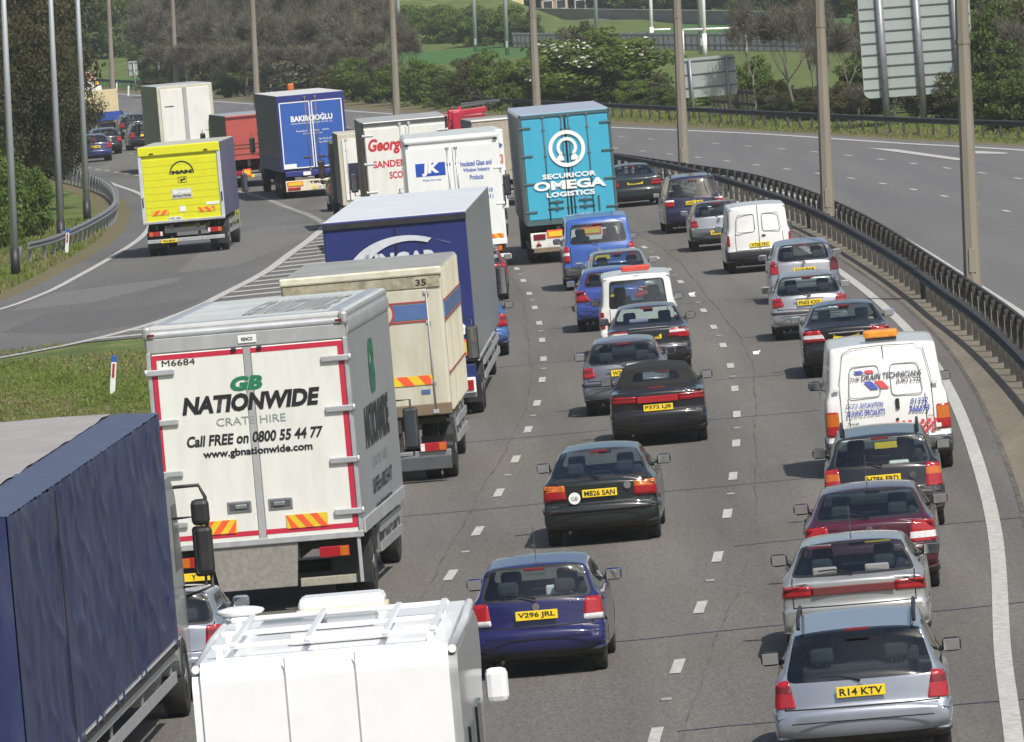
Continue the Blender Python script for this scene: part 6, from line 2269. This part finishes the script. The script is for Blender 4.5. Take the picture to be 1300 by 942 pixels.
def r_omega(t, W, H, zf):
    zt, zb = H - .16, zf + .12
    for sx in (-1, 1):
        put(t, M().box((sx * W * .238, -.02, (zt + zb) / 2), (W * .46, .04, zt - zb), TURQ, .01), 'rear_door')
        for x in (.10, .62): bar(t, sx * x, zb - .08, zt + .05, DTURQ, -.055, .018, 4)
        for v in (.08, .36, .64, .92):
            q = M().box((sx * (W * .44), -.055, zt - (zt - zb) * v), (.34, .035, .06), DTURQ, .012)
            put(t, q, 'door_hinge')
        for z in (zb + .48, zb + .30):
            q = M().box((sx * .42, -.075, z), (.42, .03, .035), DTURQ, .008)
            q.box((sx * .40, -.085, z), (.09, .04, .09), DTURQ, .01)
            put(t, q, 'door_handle')
    fr = M()
    for sx in (-1, 1): fr.box((sx * (W / 2 - .04), -.01, (H + zf) / 2), (.07, .07, H - zf), DTURQ, .01)
    fr.box((0, -.01, H - .07), (W, .07, .09), DTURQ, .01)
    fr.box((0, -.01, zf + .03), (W, .1, .14), DTURQ, .01)
    put(t, fr, 'door_frame')
    put(t, M().box((0, -.03, (zt + zb) / 2), (.05, .05, zt - zb), SEAM), 'centre_seal')
    Y = -.078
    cz = zt - .88
    q = M()

    def ring(ro, ri, a0, a1, n=28, cx=0.0, cz_=cz, mt_=WHITEP):
        a = arc_pts(cx, cz_, ro, ro, a0, a1, n); b = arc_pts(cx, cz_, ri, ri, a0, a1, n)
        for i in range(n): q.poly([(a[i][0], Y, a[i][1]), (a[i + 1][0], Y, a[i + 1][1]), (b[i + 1][0], Y, b[i + 1][1]), (b[i][0], Y, b[i][1])], mt_)
    ring(.52, .41, 0, 360, 40)
    ring(.29, .20, -50, 230, 28, 0, cz + .03)
    for sx in (-1, 1):
        q.poly([(sx * .12, Y, cz - .20), (sx * .20, Y, cz - .12), (sx * .34, Y, cz - .30), (sx * .34, Y, cz - .33), (sx * .10, Y, cz - .33), (sx * .10, Y, cz - .25)][::1], WHITEP)
    put(t, q, 'ring_emblem')
    text('SECURICOR', -.76, .76, zt - 1.70, zt - 1.56, Y, WHITEP, t, bold=.035)
    text('OMEGA', -1.02, 1.02, zt - 2.02, zt - 1.76, Y, WHITEP, t, bold=.045)
    text('LOGISTICS', -.68, .68, zt - 2.22, zt - 2.08, Y, WHITEP, t, bold=.035)
    put(t, M().box((.78, -.06, zb + .35), (.05, .03, .42), mat('rust_smear', (.06, .09, .05), .8), .01), 'rust_smear')
    put(t, M().box((0, .0, .66), (W * .95, .08, .44), mat('white_bumper', (.66, .66, .62), .5, dirt=.3), .02), 'rear_bumper')
    for sx in (-1, 1):
        put(t, M().box((sx * .98, -.05, .76), (.34, .03, .16), DRED_L, .01), 'lamp_cluster')
        put(t, M().cyl((sx * 1.02, -.045, .56), (sx * 1.02, -.07, .56), .09, RED_L, 3), 'triangle_reflector')
        b_ = put(t, M().box((sx * .48, -.05, .82), (.58, .02, .22), HZ_R, .01), 'long_vehicle_plate')
        put(b_, M().box((sx * .48, -.064, .82), (.48, .012, .14), HZ_Y), 'plate_centre')
    put(t, M().box((0, .0, .38), (W * .9, .1, .12), mat('rust_bar', (.2, .15, .09), .8, dirt=.5), .01), 'lower_bar')
    q = M()
    for y in np.arange(.3, 10, 1.2): q.box((-W / 2 - .012, y, (H + zf) / 2), (.03, .06, H - zf), ALU2)
    put(t, q, 'side_rib')
    for (x, z) in ((.62, zf - .02),): put(t, M().box((x, -.10, z + .02), (.34, .05, .13), mat('orange_tag', (.6, .3, .12), .6), .02), 'orange_tag')


lorry('turquoise container lorry lettered SECURICOR OMEGA LOGISTICS with a white ring emblem', 732, 332, 117, 141, 12.5, TURQ, mat('brown_grey_side', (.20, .19, .20), .5, .2, dirt=.3, scale=1.5), mat('blue_grey_roof', (.33, .37, .44), .5, var=.05), rear=r_omega, name='container_lorry', zf=1.12,
      rwheel=1.6, axles=3, lane=lambda y: L2f(y) - .4, under=False, guards=False, yaw=0.0)


def r_fox(t, W, H, zf):
    put(t, M().box((0, -.02, (H + zf) / 2), (W * .92, .04, H - zf - .2), JKW, .01), 'rear_door')
    text('XI', W / 2 - .32, W / 2 - .06, H - 1.05, H - .78, -.045, mat('orange_letters', (.6, .15, .04), .5), t, bold=.05)
    put(t, M().box((W / 2 - .2, -.045, H - .45), (.3, .01, .12), BLUL, 0, Matrix.Rotation(.5, 4, 'Y')), 'blue_flash')


lorry('white lorry ahead, only a sliver with orange letters seen beside the turquoise lorry', 598, 306, 104, 168, 6.0, JKW, JKW, JKW, rear=r_fox, zf=.9, rwheel=1.4)


def r_beigebox(t, W, H, zf):
    put(t, M().box((0, -.02, (H + zf) / 2), (W * .97, .05, H - zf - .06), mat('beige_panel', (.38, .34, .26), .6, dirt=.3), .01), 'tailboard')
    put(t, M().box((0, -.03, H), (W, .1, .06), WHITEP), 'top_edge')


lorry('beige high-sided lorry with crane boom above it, ahead of the white lorries', 650, 262, 86, 150, 6.0, WHITE_T, DGREY, ROOFG, rear=r_beigebox, zf=.9, rwheel=1.4, lane=lambda y: L2f(y) - .6, cab=False)
# crane lorry in front of it
CR = mat('crane_red', (.42, .015, .04), .4, coat=.3)
p = at(590, 246)
t = thing('crane_lorry', 'flat lorry with a folded bright red loader crane and dark beams', 'lorry', (p.x, p.y, .018), -math.atan(slope(L1f, p.y)), 'lorries queuing on the motorway')
q = M()
q.box((.3, 3.4, 1.1), (2.5, 7, .2), DGREY, .02)
put(t, q, 'flat_bed')
q = M().box((.0, 1.0, 2.1), (.32, .5, 1.9), CR, .04)
q.box((-.05, 1.0, 2.9), (.5, .4, .45), CR, .06)
q.cyl((-.2, 1.0, 2.4), (.2, 1.1, 3.2), .07, CR, 8)
put(t, q, 'crane_column')
q = M().box((.62, 1.0, 3.0), (1.05, .26, .22), CR, .03, Matrix.Rotation(-.06, 4, 'Y'))
q.box((.5, 1.35, 3.2), (1.3, .1, .08), GREYP, .02, Matrix.Rotation(-.06, 4, 'Y'))
put(t, q, 'crane_boom')
q = M()
q.box((1.0, 1.7, 3.28), (1.5, .14, .12), GREYP, .02, Matrix.Rotation(-.02, 4, 'Y'))
q.box((1.35, 1.7, 3.1), (.16, .3, .25), BLACK, .03)
put(t, q, 'dark_beam')
put(t, M().box((.35, 7.6, 1.8), (2.4, 1.6, 2.2), carpaint('crane_cab_red', (.3, .02, .03)), .15), 'cab')
put(t, M().box((.85, 3, 1.7), (1.1, 3, 1.0), mat('slate_load', (.13, .15, .2), .6), .03), 'load_box')
for y in (1.3, 2.5, 7.6):
    for sx in (-1, 1): wheel(t, .3 + sx * 1.05, y, .48, .3, sx)

# blue tarpaulin lorry, nearest, lower left
TARPB = mat('blue_tarpaulin', (.017, .026, .092), .45, var=.15, scale=1.4, dirt=.3, dirtcol=(.16, .17, .21), streak=4, bump=.5, bscale=3, spec=.5)
TARPR = mat('faded_tarpaulin_roof', (.30, .28, .27), .75, var=.08, scale=.8, dirt=.4, dirtcol=(.42, .41, .40), bump=.3, bscale=4)
TARPS = mat('slate_tarpaulin_edge', (.07, .085, .14), .55, var=.1, bump=.4, bscale=6)
fr_ = Vector((-4.29, 104.4, 0))
rz = -math.atan(.048)
Lt, Wt, Ht, zft = 18.0, 2.6, 3.75, 1.0
d_ = Vector((math.sin(-rz), math.cos(-rz), 0)); nx_ = Vector((math.cos(rz), math.sin(rz), 0))
org = fr_ - d_ * Lt - nx_ * (Wt / 2)
t = lorry('long lorry under a creased blue tarpaulin, nearest at the lower left', 0, 0, 0, 0, Lt, TARPB, TARPB, TARPR, loc=org, W=Wt, H=Ht, zf=zft, rwheel=1.6, axles=3, name='tarpaulin_lorry', box=False, cabm=mat('grey_green_cab', (.30, .34, .33), .4, coat=.4),
          yaw=rz + math.atan(slope(L1f, org.y + 4)), cabw=2.5)
t.rotation_euler.z = rz


def tarp_sheet(name, fn, nu, nv, mt, parent):
    V = [fn(i / nu, j / nv) for j in range(nv + 1) for i in range(nu + 1)]
    F = [(j * (nu + 1) + i, j * (nu + 1) + i + 1, (j + 1) * (nu + 1) + i + 1, (j + 1) * (nu + 1) + i) for j in range(nv) for i in range(nu)]
    me = bpy.data.meshes.new(name)
    me.from_pydata(V, [], F)
    for p_ in me.polygons: p_.use_smooth = True
    me.materials.append(mt)
    return link(me, name, parent)


from mathutils import noise as mnoise


def side_fn(u, v):
    y = Lt * u; z = zft + (Ht - zft) * v
    k = (u * Lt) % 1.25 / 1.25
    hang = 0.0
    cr = 1 - abs(mnoise.noise(Vector((y * .9 + z * 1.2, z * .5 - y * .35, 6))))
    cr2 = 1 - abs(mnoise.noise(Vector((y * 1.7 - z * .5, z * .45, 12))))
    fold = 0.060 * mnoise.noise(Vector((y * 1.5 + z * 1.0, z * .40, 3))) + .035 * mnoise.noise(Vector((y * 3.8 - z * 1.4, z * .7, 8))) + .012 * mnoise.noise(Vector((y * 9 + z, z * .8, 2)))
    fold = fold * .35 + .045 * cr ** 7 + .02 * cr2 ** 6 - .05
    fold += .012 * math.sin(y * 5.2 + 1.5 * mnoise.noise(Vector((y * .4, z * .5, 1)))) * (.5 + .5 * v)
    fold = (fold + .05) * min(1, u * Lt / .5, (1 - u) * Lt / .5) - .005
    near_top = .035 * abs(math.sin(y * 7.5)) * max(0, (v - .78) / .22) * (1 - max(0, (v - .97) / .03))
    return (Wt / 2 - hang + fold * (1 - v * .3) + near_top * .4, y, z)


tarp_sheet('side_sheet', side_fn, 260, 46, TARPB, t)
tarp_sheet('side_sheet', lambda u, v: (-side_fn(u, v)[0], side_fn(u, v)[1], side_fn(u, v)[2]), 120, 20, TARPB, t)


def roof_edge(u, v):
    y = Lt * u
    x = Wt / 2 + .01 - .62 * v
    zz = Ht + .03 * math.sin(v * PI * .5) + .012 * abs(math.sin(y * 7.5)) * (1 - v) + .01 * mnoise.noise(Vector((y * 2, v * 2, 1)))
    return (x, y, zz)


tarp_sheet('roof_border', roof_edge, 260, 6, TARPS, t)
tarp_sheet('roof_sheet', lambda u, v: (Wt / 2 - .58 - (Wt - .58) * v, Lt * u, Ht + .045 + .03 * mnoise.noise(Vector((Lt * u * .8, v * 3, 5))) - .035 * (v if v > .9 else 0)), 80, 14, TARPR, t)
put(t, M().box((0, Lt, (Ht + zft) / 2), (Wt - .04, .06, Ht - zft), TARPS), 'front_sheet')
put(t, M().box((0, .02, (Ht + zft) / 2), (Wt - .04, .06, Ht - zft), TARPB), 'rear_sheet')
q = M().box((0, Lt / 2, zft - .02), (Wt + .02, Lt, .14), CHASSIS, .01)
put(t, q, 'load_floor')
q = M()
for y in np.arange(.1, Lt, .14): q.cyl((Wt / 2 + .03, y, zft + .02), (Wt / 2 + .03, y + .07, zft + .07), .010, GALV, 4)
put(t, q, 'lacing_cord')
for y in (4.6,): put(t, M().box((Wt / 2 + .03, y, (Ht + zft) / 2), (.012, .03, Ht - zft - .1), SEAM), 'vertical_seam')
# the bulky twin mirrors on the right side
q = M()
q.tube([(Wt / 2 - .05, Lt + 1.55, 2.75), (Wt / 2 + .26, Lt + 1.6, 2.75), (Wt / 2 + .33, Lt + 1.6, 2.6), (Wt / 2 + .33, Lt + 1.6, 1.5), (Wt / 2, Lt + 1.55, 1.4)], .025, BLACK, 6)
q.box((Wt / 2 + .26, Lt + 1.55, 2.42), (.22, .2, .32), BLACK, .06)
q.box((Wt / 2 + .28, Lt + 1.55, 1.95), (.20, .2, .58), BLACK, .05)
put(t, q, 'twin_mirror')

# white camper at the bottom
CAMPW = mat('camper_white', (.80, .81, .81), .35, coat=.4, var=.03, dirt=.08, dirtcol=(.5, .5, .48))
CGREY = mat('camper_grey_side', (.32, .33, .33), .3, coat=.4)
fr_ = Vector((-1.72, 83.0, 0))
rz = -math.atan(.03)
Lc = 6.0
d_ = Vector((math.sin(-rz), math.cos(-rz), 0))
org = fr_ - d_ * Lc
t = thing('camper_van', 'big white camper seen from above with roof rack bars, hatch and ladder rails', 'camper', (org.x, org.y, .018), rz)
Wc, Hc = 2.38, 2.85
q = M()
pr = rpoly([(0, .55), (0, Hc - .10), (.15, Hc), (Lc - .9, Hc), (Lc - .1, Hc - .16), (Lc, Hc - .55), (Lc - .5, 2.0), (Lc - .6, .55)], .12)
q.prism([(a.x, a.y) for a in pr], 'x', -Wc / 2 + .08, Wc / 2 - .08, CAMPW)
o = put(t, q, 'body')
for sx in (-1, 1):
    o = M()
    pr2 = rpoly([(.03, .58), (.03, Hc - .20), (.12, Hc - .10), (Lc - .95, Hc - .10), (Lc - .2, Hc - .26), (Lc - .12, Hc - .6), (Lc - .55, 2.0), (Lc - .65, .58)], .12)
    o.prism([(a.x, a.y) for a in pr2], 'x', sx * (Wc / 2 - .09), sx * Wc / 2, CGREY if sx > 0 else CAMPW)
    put(t, o, 'side_panel')
    for y in (1.6, 3.6): put(t, M().box((sx * (Wc / 2 + .01), y, 1.75), (.03, .95, .5), G_DARK, .01), 'side_window')
    o = M().tube([(sx * (Wc / 2 - .04), .1, Hc - .05), (sx * (Wc / 2 - .02), Lc * .5, Hc - .03), (sx * (Wc / 2 - .04), Lc - .9, Hc - .03), (sx * (Wc / 2 - .1), Lc - .1, Hc - .3)], .04, CAMPW, 8)
    put(t, o, 'roof_edge_trim')
    put(t, M().box((sx * (Wc / 2 + .10), Lc + .7, 1.88), (.22, .14, .34), CAMPW, .06), 'door_mirror')
q = M()
for y in (.5, 2.0, 3.6):
    q.box((0, y, Hc + .10), (Wc * .86, .07, .05), CAMPW, .015)
for x in (-.82, -.15, .55, .98):
    q.box((x, 2.05, Hc + .12), (.06, 3.2, .04), CAMPW, .012)
for y in (.5, 2.0, 3.6):
    for x in (-.95, .95): q.box((x, y, Hc + .04), (.06, .06, .14), CAMPW)
put(t, q, 'roof_rack')
put(t, M().box((-.05, 5.1, Hc + .08), (.82, .55, .15), CAMPW, .06), 'roof_vent')
put(t, M().box((-.05, 5.1, Hc + .015), (.86, .6, .06), mat('cream_seal', (.6, .55, .42), .6), .01), 'vent_seal')
put(t, M().box((-.2, 3.3, Hc + .03), (1.1, 1.0, .06), mat('grey_skylight', (.16, .18, .21), .2, coat=.5), .03), 'skylight')
q = M().sphere((-1.0, 4.7, Hc + .10), (.24, .24, .05), CAMPW)
q.cyl((-1.0, 4.7, Hc - .05), (-1.0, 4.7, Hc + .1), .05, CAMPW, 8)
put(t, q, 'aerial_dome')
put(t, M().box((.1, 1.3, Hc + .06), (.9, .25, .1), CAMPW, .03), 'awning_case')
q = M().prism([(Lc - .55, .5), (Lc - .6, 1.95), (Lc + .25, 1.75), (Lc + .75, 1.2), (Lc + 1.5, 1.05), (Lc + 1.6, .5)], 'x', -.95, .95, CAMPW)
put(t, q, 'cab')
put(t, M().poly([(-.85, Lc + .27, 1.76), (.85, Lc + .27, 1.76), (.88, Lc + .76, 1.22), (-.88, Lc + .76, 1.22)], G_DARK), 'windscreen')
for sx in (-1, 1):
    for y in (1.2, Lc + .75): wheel(t, sx * 1.0, y, .34, .22, sx)
    l = put(t, M().box((sx * (Wc / 2 - .22), -.02, .85), (.2, .05, .4), RED_L, .02), 'tail_light')

for x in (-.35, .28):
    put(t, M().box((x, -.004, (Hc + .7) / 2 + .1), (.012, .012, Hc - .9), mat('camper_seam', (.4, .4, .4), .6)), 'panel_seam')
put(t, M().box((-.05, -.01, 1.62), (1.3, .04, .55), G_DARK, .01), 'rear_window')
put(t, M().box((-.05, -.005, 1.62), (1.4, .03, .65), GREYP, .02), 'window_frame')
put(t, M().box((0, -.03, .62), (Wc - .2, .14, .22), CGREY, .05), 'rear_bumper')

# the far left queue: dropside lorry, its crates, and the lorry with amber beacons
DBLUE = mat('dropside_blue', (.02, .06, .30), .45)
p = at(131, 173)
t = thing('dropside_lorry', 'low blue dropside lorry carrying cream boxes in the far left queue', 'lorry', (p.x, p.y, .018), -math.atan(slope(SLf, p.y)), 'lorries on the slip road')
put(t, M().box((0, 2.5, 1.0), (2.3, 5.0, .12), CHASSIS), 'load_floor')
put(t, M().box((0, 0, 1.15), (2.35, .06, .5), DBLUE, .01), 'tailboard')
for sx in (-1, 1):
    put(t, M().box((sx * 1.15, 2.5, 1.15), (.06, 5.0, .5), DBLUE, .01), 'side_board')
    for y in (1.2, 5.8): wheel(t, sx * .95, y, .42, .3, sx)
    put(t, M().box((sx * .9, -.04, .72), (.3, .06, .12), RED_L, .01), 'tail_light')
put(t, M().box((0, 6.0, 1.5), (2.1, 1.6, 1.8), WHITEC, .15), 'cab')
put(t, M().box((0, 3, .8), (.9, 6, .2), CHASSIS), 'chassis_frame')
CRT = mat('cream_crate', (.56, .47, .28), .75, var=.1, scale=6)
for i, (x, w_) in enumerate(((-.85, .8), (.35, 1.5))):
    c_ = M().box((x, 1.2, 1.95), (w_, 1.6, 1.45), CRT, .02)
    o = c_.build('crate', None)
    o.location = t.location; o.rotation_euler = t.rotation_euler
    tag(o, ('narrow cream crate on the blue dropside lorry, left one', 'wide cream crate on the blue dropside lorry, right one')[i], 'crate', 'crates on the dropside lorry')
p = at(112, 140)
t = thing('maintenance_lorry', 'white works lorry with orange lamps showing through the dark branches', 'lorry', (p.x, p.y, .018), -math.atan(slope(SLf, p.y)), None)
put(t, M().box((0, 2.2, 1.2), (2.2, 4.4, .9), WHITEC, .05), 'load_body')
put(t, M().box((0, 0.1, 2.35), (1.5, .1, .7), mat('red_white_board', (.5, .3, .26), .6), .02), 'warning_board')
for sx in (-1, 1):
    put(t, M().cyl((sx * .75, .0, 1.85), (sx * .75, -.12, 1.85), .13, mat('lit_amber', (.8, .3, .03), .4, emit=(1, .45, .05, 2.5)), 12), 'amber_lamp')
    put(t, M().box((sx * .7, .15, 1.9), (.06, .06, .9), GREYP), 'lamp_stay')
    for y in (1.0, 4.6): wheel(t, sx * .9, y, .4, .3, sx)
put(t, M().box((0, 5.2, 1.5), (2.1, 1.5, 1.9), WHITEC, .15), 'cab')
p = at(400, 110)
# litter on the road
for (u, v, lb) in ((878, 376, 'white scrap of litter on the lane line beside the beacon van'), (960, 451, 'small white scrap in the fast lane')):
    pp = at(u, v)
    q = M().box((0, 0, .03), (.13, .16, .03), WHITEP, .01, Matrix.Rotation(.3, 4, 'X'))
    q.box((.06, .06, .05), (.08, .1, .03), WHITEP, .01, Matrix.Rotation(-.5, 4, 'Y'))
    o = q.build('litter', None)
    o.location = (pp.x, pp.y, .02)
    tag(o, lb, 'litter')
# reflecting studs between the lane dashes
sm = M().box((0, 0, .012), (.13, .18, .022), STONE, .008).build('road_stud', None)
first = True
for f_, y0 in ((L2f, 83.7), (L1f, 93.7)):
    y = y0
    while y < 260:
        o = sm if first else sm.copy()
        if not first: COL.objects.link(o)
        first = False
        o.location = (f_(y), y, .014)
        tag(o, 'small raised reflecting stud set in a lane line between two dashes', 'road stud', 'reflecting studs along the lane lines')
        y += 18
